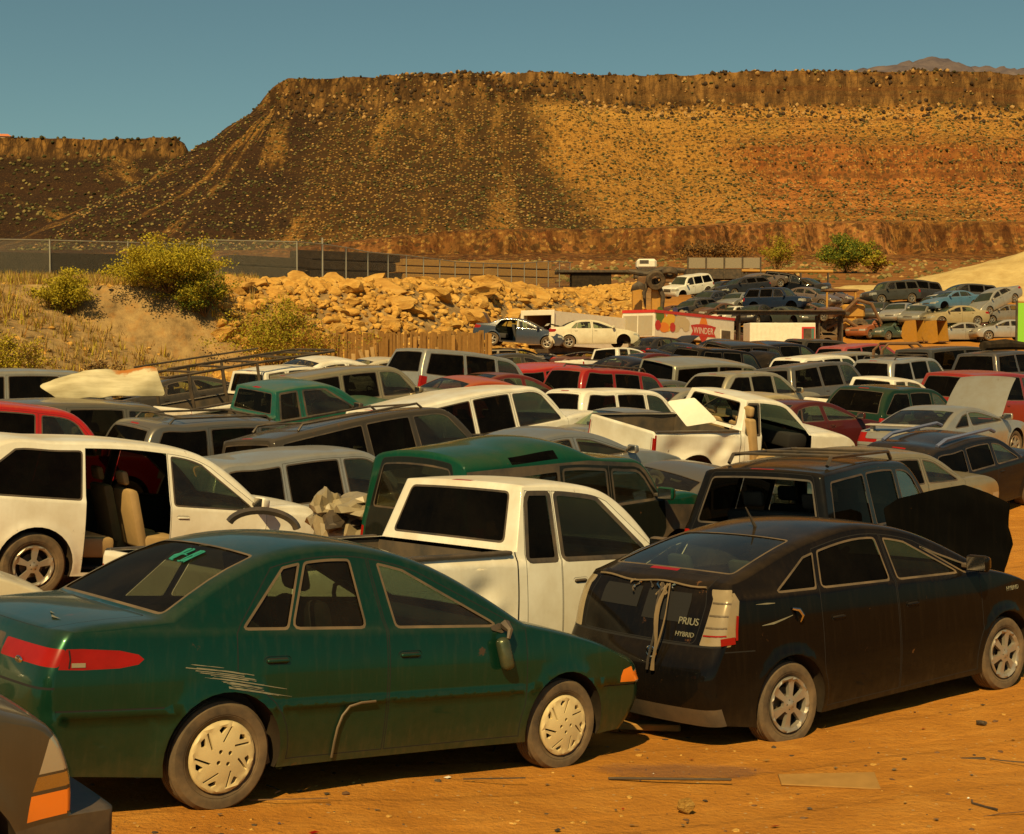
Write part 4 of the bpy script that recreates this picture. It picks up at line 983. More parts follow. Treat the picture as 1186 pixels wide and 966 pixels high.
# px of the body's centre, roof line py, distance, heading, body, colour, name, category, label
# parked on the ground, in rows
ROWS = [
 (365, 522, 20.58, 43, 'round_suv', SILVER, 'silver_suv', 'suv', 'silver SUV behind the white crossover with the missing door, next to the crumpled wreck'),
 (269, 482, 25.04, 45, 'round_suv', GREY, 'grey_suv', 'suv', 'dusty grey SUV with dark side windows in front of the green pickup bed'),
 (462, 474, 23.77, 45, 'long_suv', (.05, .043, .036), 'dark_suv', 'suv', 'long dark brown SUV with black tailgate window and red brake light on its roof edge'),
 (571, 447, 26.91, 45, 'long_suv', WHITE, 'white_suv', 'suv', 'long white SUV with black side glass and black tailgate, behind the dark brown SUV'),
 (820, 538, 20.09, 40, 'sedan', GREY, 'grey_sedan', 'car', 'grey sedan squeezed between the tall green off-roader and the black SUV'),
 (1022, 514, 22.2, 40, 'wagon', TAN, 'tan_wagon', 'car', 'tan wagon with flat beige roof behind the black SUV and the leaning black panel'),
 (1104, 499, 25.0, 44, 'wagon', (.008, .009, .013), 'navy_wagon', 'car', 'dark navy wagon with blue roof rails in front of the silver coupe'),
 (1100, 463, 28.6, 45, 'coupe', SILVER, 'silver_coupe', 'car', 'silver coupe with rear wing and its hood standing open'),
 (1043, 447, 33.0, 42, 'lux_suv', DGREEN, 'dark_green_wagon', 'suv', 'very dark green SUV with black rear glass behind the silver coupe'),
 (648, 483, 22.45, 36, 'sedan', (.26, .27, .27), 'silver_sedan', 'car', 'blue-grey sedan with see-through windows just behind the green roof'),
 (742, 463, 27.87, 38, 'coupe', (.30, .29, .255), 'grey_coupe', 'car', 'grey silver coupe with large sloping rear glass and a white panel leaning on it'),
 (722, 453, 30.74, 38, 'compact_suv', WHITE, 'white_compact_suv', 'suv', 'white small SUV with black rear window in front of the red SUV'),
 (716, 430, 37.00, 40, 'round_suv', RED, 'red_suv', 'suv', 'large bright red SUV in the middle of the yard with dark glass'),
 (562, 437, 33.18, 38, 'sedan', ORANGE, 'orange_sedan', 'car', 'faded orange red sedan behind the long white SUV'),
 (548, 415, 37.25, 40, 'big_suv', SILVER, 'silver_suv', 'suv', 'silver SUV with wide dark side glass near the wooden retaining fence'),
 (640, 420, 41.44, 40, 'round_suv', (.40, .016, .010), 'red_suv', 'suv', 'red SUV half hidden to the left of the larger red SUV'),
 (425, 417, 31.86, 36, 'square_suv', TAN, 'tan_suv', 'suv', 'boxy tan SUV with four side windows behind the dark brown SUV'),
 (392, 405, 37.00, 40, 'sedan', WHITE, 'white_sedan', 'car', 'white sedan behind the roof of the boxy tan SUV'),
 (333, 441, 29.36, 40, 'cab_pickup', TEAL, 'green_pickup', 'pickup', 'teal green extended cab pickup truck with red roof light'),
 (324, 427, 33.40, 40, 'cab_pickup', WHITE, 'white_pickup', 'pickup', 'white pickup truck carrying a long black ladder rack'),
 (226, 434, 37.50, 36, 'sedan', DGREY, 'dark_sedan', 'car', 'dark sedan seen under the black ladder rack'),
 (120, 462, 25.30, 40, 'big_suv', (.20, .17, .12), 'tan_suv', 'suv', 'dark tan SUV with a rusty white hood lying on its roof'),
 (36, 427, 31.50, 36, 'full_van', (.40, .37, .30), 'silver_van', 'van', 'long pale silver van below the grassy bank'),
 (14, 462, 20.94, 38, 'round_suv', (.40, .012, .010), 'red_suv', 'suv', 'bright red SUV at the left edge behind the white crossover'),
 (1148, 430, 38.0, 42, 'big_suv', (.24, .014, .012), 'red_van', 'suv', 'dark red SUV behind the raised hood of the silver coupe'),
 (1050, 412, 46.21, 44, 'round_suv', (.42, .41, .37), 'silver_suv', 'suv', 'bright silver SUV with dark rear glass on the far right of the yard'),
 (952, 418, 43.16, 42, 'big_suv', GREY, 'grey_suv', 'suv', 'boxy grey SUV next to the white pickup with rags in its bed'),
 (872, 428, 39.24, 40, 'lux_suv', (.46, .40, .27), 'gold_suv', 'suv', 'pale gold SUV with dark rear glass behind the wrecked white pickup'),
 (820, 420, 45.50, 40, 'full_van', (.40, .36, .26), 'tan_van', 'van', 'beige van behind the pale gold SUV'),
 (1023, 434, 36.27, 40, 'small_pickup', WHITE, 'white_pickup', 'pickup', 'small white pickup truck with yellow rags in its bed'),
 (888, 450, 33.19, 40, 'sedan', GOLD, 'gold_sedan', 'car', 'gold sedan with rounded roof just beyond the wrecked white pickup'),
 (930, 461, 30.18, 40, 'sedan', MAROON, 'maroon_sedan', 'car', 'dark maroon sedan beside the torn cab of the wrecked white pickup'),
 (955, 409, 49.00, 40, 'round_suv', WHITE, 'white_suv', 'suv', 'white SUV in the far rows in front of the dark minivans'),
 (990, 406, 54.50, 40, 'square_suv', (.42, .37, .26), 'beige_suv', 'suv', 'beige SUV just right of the far white SUV'),
 (905, 396, 63.31, 34, 'minivan', NAVY, 'navy_minivan', 'van', 'dark navy minivan in the row below the white container'),
 (1000, 396, 61.50, 38, 'minivan', (.30, .05, .06), 'pink_minivan', 'van', 'minivan with a faded pink red roof at the end of the far row'),
 (955, 393, 67.21, 30, 'minivan', DGREY, 'grey_minivan', 'van', 'charcoal minivan between the navy minivan and the pink roofed one'),
 (1108, 402, 51.00, 38, 'full_van', (.05, .05, .05), 'black_van', 'van', 'black and silver van with its tailgate raised flat, on the right'),
 (1168, 405, 48.68, 42, 'big_suv', (.11, .10, .09), 'grey_suv', 'suv', 'dark grey SUV at the right edge with a bundle on its roof'),
 (738, 411, 47.99, 34, 'sedan', NAVY, 'navy_sedan', 'car', 'dark navy sedan with its hood up beyond the bright red SUV'),
 (762, 404, 51.50, 34, 'sedan', MAROON, 'maroon_sedan', 'car', 'maroon sedan with white front fender among the dark cars'),
 (838, 405, 51.07, 38, 'round_suv', BLACK, 'black_suv', 'suv', 'black SUV with its hood raised behind the beige van'),
 (868, 398, 59.55, 38, 'big_suv', (.02, .018, .016), 'black_suv', 'suv', 'black boxy SUV just below the left end of the white container'),
 (666, 418, 44.46, 36, 'sedan', DGREEN, 'dark_green_sedan', 'car', 'dark green sedan roof between the two red SUVs'),
 (716, 405, 52.70, 40, 'small_pickup', WHITE, 'white_pickup', 'pickup', 'small white pickup cab below the white sedan that stands on the wrecks'),
 (604, 408, 48.50, 20, 'sedan', DGREY, 'grey_sedan', 'car', 'grey sedan roof below the blue sedan with the open trunk'),
 (800, 394, 60.50, 36, 'sedan', BLACK, 'black_sedan', 'car', 'black sedan with open hood below the fruit painted trailer'),
 (845, 391, 66.00, 36, 'sedan', (.05, .045, .04), 'dark_sedan', 'car', 'charcoal sedan below the right end of the fruit painted trailer'),
 (770, 390, 67.50, 36, 'hatchback', (.02, .02, .024), 'black_hatchback', 'car', 'black hatchback with hood up under the left end of the fruit painted trailer'),
 (780, 414, 56.69, 36, 'sedan', (.03, .022, .02), 'dark_sedan', 'car', 'dark brown sedan in front of the maroon one with the white fender'),
 (505, 424, 42.72, 36, 'sedan', (.30, .29, .26), 'silver_sedan', 'car', 'silver sedan in front of the wooden retaining fence'),
 (455, 412, 46.00, 34, 'sedan', (.5, .45, .34), 'cream_sedan', 'car', 'cream sedan close under the wooden retaining fence'),
 (590, 424, 35.68, 38, 'sedan', DRED, 'dark_red_sedan', 'car', 'dark red sedan between the orange sedan and the red SUVs'),
 (770, 436, 40.52, 38, 'sedan', (.16, .15, .12), 'grey_sedan', 'car', 'grey green sedan right of the bright red SUV'),
 (800, 447, 34.80, 38, 'sedan', (.45, .40, .29), 'beige_sedan', 'car', 'beige sedan in front of the pale gold SUV'),
]
# thrown on the scrap piles: px, roof py, distance, heading, pitch, roll, body, colour, name, cat, label
PILE = [
 (796, 319, 104, 215, 8, -4, 'compact_suv', WHITE, 'white_suv', 'suv', 'white SUV perched at the left end of the upper scrap pile'),
 (834, 326, 105, 222, 4, 3, 'sedan', NAVY, 'navy_sedan', 'car', 'navy sedan next to the white SUV on the upper scrap pile'),
 (853, 339, 101, 235, 3, 2, 'sedan', (.40, .39, .35), 'silver_sedan', 'car', 'silver sedan nosing out of the upper scrap pile'),
 (878, 336, 101.5, 240, 2, -3, 'sedan', (.30, .27, .19), 'gold_sedan', 'car', 'dull gold sedan beside the silver nose in the upper scrap pile'),
 (880, 316, 107, 20, -14, 4, 'sedan', (.24, .17, .12), 'brown_sedan', 'car', 'brown sedan tipped up on top of the upper scrap pile'),
 (912, 318, 108, 340, 10, -5, 'square_suv', BLACK, 'black_suv', 'suv', 'black SUV sliding down the top of the upper scrap pile'),
 (900, 333, 98, 325, 0, 2, 'round_suv', (.012, .022, .05), 'navy_suv', 'suv', 'dark blue SUV standing at the front of the upper scrap pile'),
 (938, 333, 104, 320, 6, 3, 'sedan', (.23, .16, .12), 'brown_sedan', 'car', 'brown sedan right of the dark blue SUV on the upper scrap pile'),
 (962, 334, 108, 315, 2, -4, 'hatchback', (.22, .15, .13), 'brown_hatchback', 'car', 'faded pinkish hatchback at the right end of the upper scrap pile'),
 (930, 348, 100, 310, 4, 0, 'coupe', (.20, .21, .17), 'grey_coupe', 'car', 'grey coupe with greenish screen low in the upper scrap pile'),
 (848, 355, 97, 230, 0, 2, 'small_pickup', WHITE, 'white_pickup', 'pickup', 'white pickup nose at the foot of the upper scrap pile'),
 (815, 352, 99, 185, 2, 40, 'sedan', (.10, .06, .035), 'rusty_sedan', 'car', 'rusty brown sedan lying on its side above the fruit painted trailer'),
 (1030, 326, 103, 200, 3, 2, 'square_suv', (.05, .05, .045), 'dark_suv', 'suv', 'long dark SUV on top of the right scrap pile'),
 (1052, 324, 108, 198, -5, 0, 'minivan', (.035, .035, .04), 'dark_minivan', 'van', 'dark minivan behind the long dark SUV on the right scrap pile'),
 (1087, 341, 102, 205, 4, 2, 'small_pickup', (.5, .47, .40), 'pale_pickup', 'pickup', 'pale pickup wedged behind the blue sedan'),
 (1100, 337, 97.5, 205, 3, 2, 'sedan', (.06, .15, .26), 'blue_sedan', 'car', 'bright blue sedan on top of the right scrap pile'),
 (1116, 329, 104, 195, -3, 3, 'minivan', (.10, .10, .095), 'grey_minivan', 'van', 'dark grey minivan behind the bright blue sedan'),
 (1139, 331, 106, 20, -4, 0, 'sedan', (.16, .012, .014), 'red_sedan', 'car', 'dark red sedan at the back of the right scrap pile'),
 (1150, 336, 97, 210, 20, 4, 'sedan', (.44, .41, .34), 'silver_sedan', 'car', 'silver sedan tilted nose down on the right scrap pile'),
 (1014, 350, 100, 240, 2, 0, 'sedan', (.09, .09, .08), 'dark_sedan', 'car', 'charcoal sedan under the long dark SUV of the right scrap pile'),
 (1040, 351, 98, 238, 3, 2, 'sedan', (.48, .45, .40), 'silver_sedan', 'car', 'silver sedan nose below the pale pickup in the right scrap pile'),
 (1064, 353, 97, 232, 2, -2, 'sedan', (.36, .34, .27), 'silver_sedan', 'car', 'duller silver sedan nose directly above the left yellow bucket'),
 (1103, 354, 95.5, 192, 1, 0, 'sedan', (.33, .27, .15), 'gold_sedan', 'car', 'gold sedan below the bright blue sedan in the right scrap pile'),
 (1158, 353, 97, 198, 2, 2, 'sedan', (.33, .28, .21), 'tan_sedan', 'car', 'tan sedan beneath the tilted silver one'),
]
PILE += [
 (803, 347, 97.5, 230, 4, 6, 'wagon', (.05, .045, .04), 'dark_wagon', 'car', 'dark wagon low at the left foot of the upper scrap pile'),
 (828, 350, 97.0, 215, -3, -5, 'hatchback', (.09, .04, .02), 'rusty_hatchback', 'car', 'rusty brown hatchback low in the upper scrap pile above the red ribbon sign'),
 (873, 353, 95.5, 238, 2, 3, 'sedan', (.03, .03, .035), 'dark_sedan', 'car', 'dark sedan nose under the dull gold sedan of the upper scrap pile'),
 (915, 355, 95.0, 300, 2, 0, 'coupe', (.06, .07, .06), 'dark_coupe', 'car', 'dark grey green coupe under the dark blue SUV of the upper scrap pile'),
 (940, 350, 97.0, 320, -4, 5, 'sedan', (.10, .05, .035), 'brown_sedan', 'car', 'dark brown sedan lowest at the right of the upper scrap pile'),
 (858, 322, 104, 212, 5, 4, 'wagon', (.022, .024, .03), 'dark_wagon', 'car', 'black wagon between the navy sedan and the tipped brown sedan'),
 (928, 322, 109, 330, -6, 6, 'minivan', (.03, .026, .024), 'dark_minivan', 'van', 'dark minivan at the top right of the upper scrap pile'),
 (820, 337, 101, 228, 4, -3, 'hatchback', (.03, .035, .05), 'navy_hatchback', 'car', 'navy hatchback nose below the navy sedan on the upper scrap pile'),
]
# bottom row of the right pile
FOOT = [
 (1006, 369, 97, 225, 'hatchback', (.30, .09, .035), 'orange_hatchback', 'car', 'rusty orange hatchback at the foot of the right scrap pile'),
 (1032, 371, 97, 215, 'sedan', (.10, .17, .15), 'teal_sedan', 'car', 'pale teal sedan at the foot of the right scrap pile'),
 (1066, 371, 97.5, 205, 'sedan', (.36, .34, .30), 'silver_sedan', 'car', 'silver sedan behind the two yellow buckets'),
 (1108, 373, 95, 185, 'sedan', (.44, .40, .32), 'cream_sedan', 'car', 'cream sedan right of the yellow buckets'),
 (1160, 370, 94, 185, 'sedan', (.46, .44, .40), 'silver_sedan', 'car', 'silver sedan lowest at the right end of the right scrap pile'),
]
HGT = {k: max(p[1] for p in t['keys']) for k, t in TYPES.items()}
def local(cx, cy, th, lx, ly): return cx + lx * math.cos(th) - ly * math.sin(th), cy + lx * math.sin(th) + ly * math.cos(th)
def center_from(px, Y, th, lx, ly):
    """body centre such that local point (lx, ly) stands at column px and distance Y"""
    X = at(px, Y); return X - (lx * math.cos(th) - ly * math.sin(th)), Y - (lx * math.sin(th) + ly * math.cos(th))
FORE = {}
def fore(k, key, px, Y, th, lx, ly): FORE[k] = (key, *center_from(px, Y, rad(th), lx, ly), rad(th))
fore('ranger', 'corner_pickup', 118, 5.25, 40, 2.49, -.80)
fore('escort', 'compact_sedan', 243, 7.3, 40, -1.25, -.80)
fore('prius', 'wedge_hatch', 918, 9.9, 37, -1.35, -.82)
fore('f150', 'full_pickup', 590, 11.2, 42, -.55, -.86)
fore('cross', 'crossover', 30, 15.0, 40, -1.51, -.93)
fore('disco', 'stepped_suv', 545, 13.8, 48, -2.28, -.85)
fore('jeep', 'square_suv', 965, 13.5, 55, -2.2, -.85)
fore('wreck', 'short_pickup', 748, 24.0, 33, -2.66, -.95)
fore('edge', 'sedan', 47, 10.6, 40, 2.2, -.6)
def ctrl(x, y, base, lim=2.0): CTRL.append((x, y, max(-lim, min(lim, base - float(g0(np.array([x]), np.array([y]))[0])))))
ctrl(FORE['cross'][1], FORE['cross'][2], zpix(507, 16.5) - 1.80)
ctrl(FORE['prius'][1], FORE['prius'][2], .0)
ctrl(FORE['disco'][1], FORE['disco'][2], zpix(500, 16.4) - 1.96)
ctrl(FORE['jeep'][1], FORE['jeep'][2], zpix(526, 15.8) - 1.76)
ctrl(FORE['f150'][1], FORE['f150'][2], zpix(555, 12.4) - 1.87)
ctrl(FORE['escort'][1], FORE['escort'][2], .28)
ctrl(FORE['wreck'][1], FORE['wreck'][2], zpix(456, 26) - 1.87)
for r in ROWS:
    px, ry, Y, th, key = r[:5]
    ctrl(at(px, Y), Y, zpix(ry, Y) - HGT[key])
for px_, Y_, z_ in ((800, 104, 5.9), (835, 104, 5.8), (870, 105, 5.7), (905, 105, 5.7), (940, 106, 5.8), (960, 108, 6.0)): ctrl(at(px_, Y_), Y_, z_)
FIX = [(i + 7, at(r[0], r[2]), r[2], zpix(r[1], r[2]) - HGT[r[4]]) for i, r in enumerate(ROWS)] + [(i, CTRL[i][0], CTRL[i][1], float(g0(np.array([CTRL[i][0]]), np.array([CTRL[i][1]]))[0]) + CTRL[i][2]) for i in range(7)]
for it in range(6):
    act = ground(np.array([f[1] for f in FIX]), np.array([f[2] for f in FIX]))
    for f, a_ in zip(FIX, act):
        x_, y_, r0 = CTRL[f[0]]; CTRL[f[0]] = (x_, y_, max(-2.0, min(2.0, r0 + .7 * (f[3] - float(a_)))))
def tilt_at(x, y, th, key):
    t = TYPES[key]; xa = t['wheels'][0]; wy = t['W'] - .1
    f = [gz(*local(x, y, th, xx, 0)) for xx in (xa, -xa)]; s = [gz(*local(x, y, th, 0, yy)) for yy in (wy, -wy)]
    pitch = math.atan2(f[0] - f[1], 2 * xa); roll = math.atan2(s[0] - s[1], 2 * wy)
    R = Matrix.Rotation(th, 4, 'Z') @ Matrix.Rotation(-pitch, 4, 'Y') @ Matrix.Rotation(roll, 4, 'X') @ Matrix.Rotation(-th, 4, 'Z')
    return R, (f[0] + f[1]) / 2 * .5 + (s[0] + s[1]) / 2 * .5
RIMS = ['alloy5', 'steel', 'alloy6', 'cover', 'alloy5']
def put(name, key, label, cat, color, x, y, th, sink=.02, **k):
    R, z = tilt_at(x, y, th, key)
    return car(name, key, label, cat, color, (x, y, z - sink), th, tilt=R, **k)
PLACED = []
ROWOBJ = {}
for i, (px, ry, Y, th, key, colr, nm, cat, lab) in enumerate(ROWS):
    x = at(px, Y)
    k = {}; jr = random.Random(i * 7 + 3)
    k['scale'] = (jr.uniform(.96, 1.05), jr.uniform(.97, 1.03), 1)
    sk = []
    if jr.random() < .25: sk.append(jr.choice(['R.taillight', 'L.taillight']))
    if jr.random() < .25: sk.append('R.mirror')
    if jr.random() < .12 and Y < 60: sk.append('trunk')
    k['skip'] = tuple(sk)
    h = .10 if Y < 35 else .15
    t, ob = put(nm, key, lab, cat, colr, x, Y, rad(th), h=h, rim=RIMS[i % 5], group='junked vehicles parked in the yard', **k)
    ROWOBJ[lab] = (t, ob); PLACED.append((lab, x, Y, rad(th), TYPES[key]))
for (px, ry, Y, th, pitch, roll, key, colr, nm, cat, lab) in PILE:
    x = at(px, Y); z = zpix(ry, Y) - HGT[key]
    R = Matrix.Rotation(rad(th), 4, 'Z') @ Matrix.Rotation(rad(pitch), 4, 'Y') @ Matrix.Rotation(rad(roll), 4, 'X') @ Matrix.Rotation(-rad(th), 4, 'Z')
    car(nm, key, lab, cat, colr, (x, Y, z), rad(th), tilt=R, h=.18, group='scrap cars on the piles', no_wheels=rng.choice([(), ('FL',), ('FR', 'BR'), ()]))
for (px, ry, Y, th, key, colr, nm, cat, lab) in FOOT:
    x = at(px, Y); z = zpix(ry, Y) - HGT[key]
    car(nm, key, lab, cat, colr, (x, Y, z), rad(th), h=.18, group='scrap cars on the piles')
def ov():
    import itertools
    def pts(p):
        _, x, y, th, t = p; L0 = max(k[0] for k in t['keys']); L1 = min(k[0] for k in t['keys']); W = t['W'] * .97
        return [np.array(local(x, y, th, a, b)) for a, b in ((L0, -W), (L0, W), (L1, W), (L1, -W))]
    for a, b in itertools.combinations(PLACED, 2):
        A, B = pts(a), pts(b); worst = 9
        for P in (A, B):
            for i in range(2):
                e = P[(i + 1) % 4] - P[i]; n = np.array([-e[1], e[0]]) / np.linalg.norm(e)
                pa = [n @ q for q in A]; pb = [n @ q for q in B]
                worst = min(worst, min(max(pa), max(pb)) - max(min(pa), min(pb)))
        if worst > .15: print('OVERLAP %.2f | %s | %s' % (worst, a[0][:45], b[0][:45]))
def near(k, name, label, cat, color, **kw):
    key, x, y, th = FORE[k]; PLACED.append((label, x, y, th, TYPES[key]))
    return put(name, kw.pop('key', key), label, cat, color, x, y, th, hi=True, h=kw.pop('h', .06), **kw)
ESC, escO = near('escort', 'green_sedan', 'dark green sedan with cream wheel covers and a dangling door mirror, nearest whole car', 'car', GREEN)
PRI, priO = near('prius', 'black_hatchback', 'black hatchback with broken tailgate trim and tall clear tail lights', 'car', (.003, .003, .0035))
F15, f15O = near('f150', 'white_pickup', 'white pickup truck with black rear window between the green sedan and the black hatchback', 'pickup', WHITE)
CRO, croO = near('cross', 'white_crossover', 'white crossover at left with its rear door missing and tan seats inside', 'suv', WHITE, skip=('R.door0', 'R.window1'), swap={'L.window2': [('glass', 'glass_dark')]})
DIS, disO = near('disco', 'green_offroader', 'dark green off-roader with tall stepped roof behind the white pickup', 'suv', GREEN, part_color={k: (.010, .012, .010) for k in ('R.door0', 'R.door1', 'L.door0', 'L.door1', 'trunk', 'hood')})
JEE, jeeO = near('jeep', 'black_suv', 'black boxy SUV with open rear window behind the black hatchback', 'suv', (.005, .005, .0048), skip=('rear_window',))
RAN, ranO = near('ranger', 'silver_pickup', 'dusty silver pickup nose with amber turn signal at the lower left corner', 'pickup', (.105, .088, .06), h=.05)
WRE, wreO = near('wreck', 'wrecked_pickup', 'wrecked white pickup with dented bed, missing door and torn tan seat', 'pickup', WHITE, skip=('R.door1', 'R.window1', 'rear_window'), no_wheels=('BR', 'FR'))
EDG, edgO = near('edge', 'white_sedan', 'white car hood poking in at the left edge before the white crossover', 'car', (.62, .56, .42))
def geo_axis(a, b, s0, k):
    v = [0.0]; x = 0.0
    while x < b: x += max(s0, k * abs(x)); v.append(x)
    u = [0.0]; x = 0.0
    while x > a: x -= max(s0, k * abs(x)); u.append(x)
    return np.array(sorted(set(u[1:] + v)))
gx = geo_axis(-9000, 9000, .22, .026); gy = geo_axis(-9000, 16000, .22, .026)
gx = np.array(sorted(set(gx))); 
XX, YY = np.meshgrid(gx, gy)
ZZ = ground(XX, YY)
amp = np.clip(1.2 - np.hypot(XX, YY - 8) / 60, .25, 1)
for j in range(XX.shape[0]):
    for i in range(XX.shape[1]):
        x, y = XX[j, i], YY[j, i]
        if abs(x) < 60 and -10 < y < 130:
            ZZ[j, i] += .035 * fbm(x * .55, y * .55, 1, 4) + .012 * fbm(x * 2.7, y * 2.7, 5, 2)
nx, ny = len(gx), len(gy)
F = [(j * nx + i, j * nx + i + 1, (j + 1) * nx + i + 1, (j + 1) * nx + i) for j in range(ny - 1) for i in range(nx - 1)]
m, nt, out = new_mat('desert_dirt')
tc = N(nt, 'TexCoord'); v = tc.outputs['Object']
n1 = noise(nt, v, .35, 6, .6); n2 = noise(nt, v, 2.3, 6, .65); n3 = noise(nt, v, 22, 5, .7); rv = N(nt, 'SeparateXYZ'); nt.links.new(mapping(nt, v, (1, 1, 1), (0, 0, rad(-24))), rv.inputs[0])
rd = math_(nt, 'ADD', rv.outputs[1], math_(nt, 'MULTIPLY', n1, .9))
rut = N(nt, 'TexWave', wave_type='BANDS', bands_direction='Y', wave_profile='SIN', i_Scale=.36, i_Distortion=1.2, i_Detail=2.0); nt.links.new(mapping(nt, v, (1, 1, 1), (0, 0, rad(-26))), rut.inputs['Vector'])
n4 = noise(nt, mapping(nt, v, (1, 5, 1), (0, 0, rad(50))), .8, 5, .6)
cc = ramp(nt, n2, [(.25, (.33, .128, .016)), (.5, (.43, .176, .023)), (.75, (.52, .240, .042))])
cc = mixc(nt, math_(nt, 'MULTIPLY', ramp(nt, n4, [(.45, (0, 0, 0)), (.62, (1, 1, 1))]), .28), cc, (.31, .118, .016))
cc = mixc(nt, math_(nt, 'MULTIPLY', ramp(nt, n1, [(.4, (0, 0, 0)), (.7, (1, 1, 1))]), .4), cc, (.49, .215, .034))
cc = mixc(nt, math_(nt, 'MULTIPLY', ramp(nt, n3, [(.35, (1, 1, 1)), (.5, (0, 0, 0))]), .25), cc, (.20, .088, .03))
# pale stones trodden into the dirt
vo = N(nt, 'TexVoronoi', i_Scale=16.0); nt.links.new(v, vo.inputs['Vector'])
st = math_(nt, 'MULTIPLY', math_(nt, 'LESS_THAN', vo.outputs['Distance'], .20), math_(nt, 'GREATER_THAN', N(nt, 'SeparateColor').outputs[0], .8))
sp_ = N(nt, 'SeparateColor'); nt.links.new(vo.outputs['Color'], sp_.inputs[0])
st = math_(nt, 'MULTIPLY', math_(nt, 'LESS_THAN', vo.outputs['Distance'], .17), math_(nt, 'GREATER_THAN', sp_.outputs[0], .86))
cc = mixc(nt, math_(nt, 'MULTIPLY', st, .6), cc, (.50, .36, .19))
# dark fluid soaked into the dirt by the rear of the hatchback
at_ = N(nt, 'Attribute'); at_.attribute_name = 'bank'; nb_ = noise(nt, v, 1.3, 7, .7)
straw = ramp(nt, nb_, [(.28, (.10, .065, .03)), (.48, (.27, .175, .075)), (.72, (.42, .28, .115))])
cc = mixc(nt, math_(nt, 'MULTIPLY', at_.outputs['Fac'], ramp(nt, n2, [(.25, (.55, .55, .55)), (.5, (1, 1, 1))])), cc, straw)
av_ = N(nt, 'Attribute'); av_.attribute_name = 'valley'
cc = mixc(nt, math_(nt, 'MULTIPLY', av_.outputs['Fac'], .85), cc, mixc(nt, ramp(nt, n1, [(.4, (0, 0, 0)), (.6, (1, 1, 1))]), (.11, .042, .012), (.22, .095, .026)))
hgt = math_(nt, 'ADD', math_(nt, 'MULTIPLY', n2, .6), math_(nt, 'MULTIPLY', n3, .6)); hgt = math_(nt, 'ADD', hgt, math_(nt, 'MULTIPLY', n4, .5)); hgt = math_(nt, 'ADD', hgt, math_(nt, 'MULTIPLY', st, .4)); hgt = math_(nt, 'ADD', hgt, math_(nt, 'MULTIPLY', ramp(nt, rut.outputs['Fac'], [(.62, (0, 0, 0)), (.80, (1, 1, 1))]), -.28))
principled(nt, out, cc, .95, 0, .15, bump=hgt, bstr=.85, bdist=.05)
MAT['dirt'] = m
BK = (sstep(wall_d(XX, YY) / 3.0) * (YY < 170) * (YY > 20)).reshape(-1)
g = link('ground', mesh_of('ground', np.stack([XX, YY, ZZ], -1).reshape(-1, 3).tolist(), F, 'dirt', True, 180)); tag(g, kind='structure')
fa = g.data.attributes.new('valley', 'FLOAT', 'POINT'); fa.data.foreach_set('value', (sstep((YY - 112) / 22)).reshape(-1).astype(np.float32))
ba = g.data.attributes.new('bank', 'FLOAT', 'POINT'); ba.data.foreach_set('value', BK.astype(np.float32))
# ------------------------------------------------------------------ tablelands and mountain
def hf_mesh(xs, ys, fn, mat, name):
    V = []; 
    for y in ys:
        for x in xs: V.append((x, y, fn(x, y)))
    nx, ny = len(xs), len(ys)
    F = [(j * nx + i, j * nx + i + 1, (j + 1) * nx + i + 1, (j + 1) * nx + i) for j in range(ny - 1) for i in range(nx - 1)]
    return mesh_of(name, V, F, mat, True, 60)
PA = [(0, 111.5), (1.5, 110.5), (4, 100.5), (7, 98), (20, 90), (60, 65), (118, 39), (150, 33), (200, 29), (1000, 29)]
PB = [(0, 111.5), (1.5, 110.5), (3.5, 99), (8, 95.5), (14, 91), (36, 79), (41, 77.5), (43, 71.5), (47, 70.5), (49, 64), (54, 62), (110, 40), (150, 33), (200, 29), (1000, 29)]
PAx, PAz = zip(*PA); PBx, PBz = zip(*PB)
def mesa_h(x, y):
    ex = -88 + 6 * fbm(y / 40, 3.3, 0, 3); ey = 530 + 10 * fbm(x / 90, 0.7, 0, 3)
    dx = max(ex - x, 0); dy = max(ey - y, 0)
    d = math.hypot(dx, dy)
    if d > 0:
        gully = 1 - abs(fbm(x / 34, y / 130, 2, 3)) * 2
        d += (5.0 * fbm(x / 55, y / 55, 1, 4) + 4.0 * max(0, gully) * min(1, d / 50)) * min(1, d / 12) + (2.4 * fbm(x / 7.5, y / 40, 4, 4) + 2.8 * fbm(x / 21, y / 30, 14, 2)) * math.exp(-d / 12) + .9 * fbm(x / 6, y / 6, 9, 3)
        d = max(d, 0)
    t = float(sstep((x - 70) / 26)) if y > 300 else 0
    tl = float(sstep((30 - x) / 50))
    za = float(np.interp(d, PAx, PAz)); za = za * (1 - tl) + tl * float(np.interp(d, (0, 3, 16, 60, 118, 150, 200, 1000), (111.5, 109, 95, 66, 39, 33, 29, 29))); zb = float(np.interp(d, PBx, PBz)) if t > 0 else 0
    z = za * (1 - t) + zb * t
    z += .006 * x * min(1, z / 111) + .6 * fbm(x / 9, y / 9, 3, 3)
    # the red cut bank along the wash
    cut = 262 + 7 * fbm(x / 22, 1.1, 0, 3) + 3.2 * fbm(x / 4.5, 5.1, 0, 3)
    gb = float(np.interp(y, PROF[:, 0], PROF[:, 1]))
    low = gb + .5 + (4.6 + 1.5 * float(sstep((x - 20) / 40))) * float(sstep((y - cut) / 4.5)) * float(sstep((x + 60) / 60)) + .4 * fbm(x / 7, y / 7, 8, 2)
    k = float(sstep((y - 300) / 90))
    base = low * (1 - k) + max(z, low) * k
    if y < 246: base = gb - .6 + (base - gb + .6) * (y - 232) / 14
    return base
xs = np.concatenate([np.arange(-460, -170, 7.0), np.arange(-170, 262, 1.7), np.arange(262, 620, 8.0)])
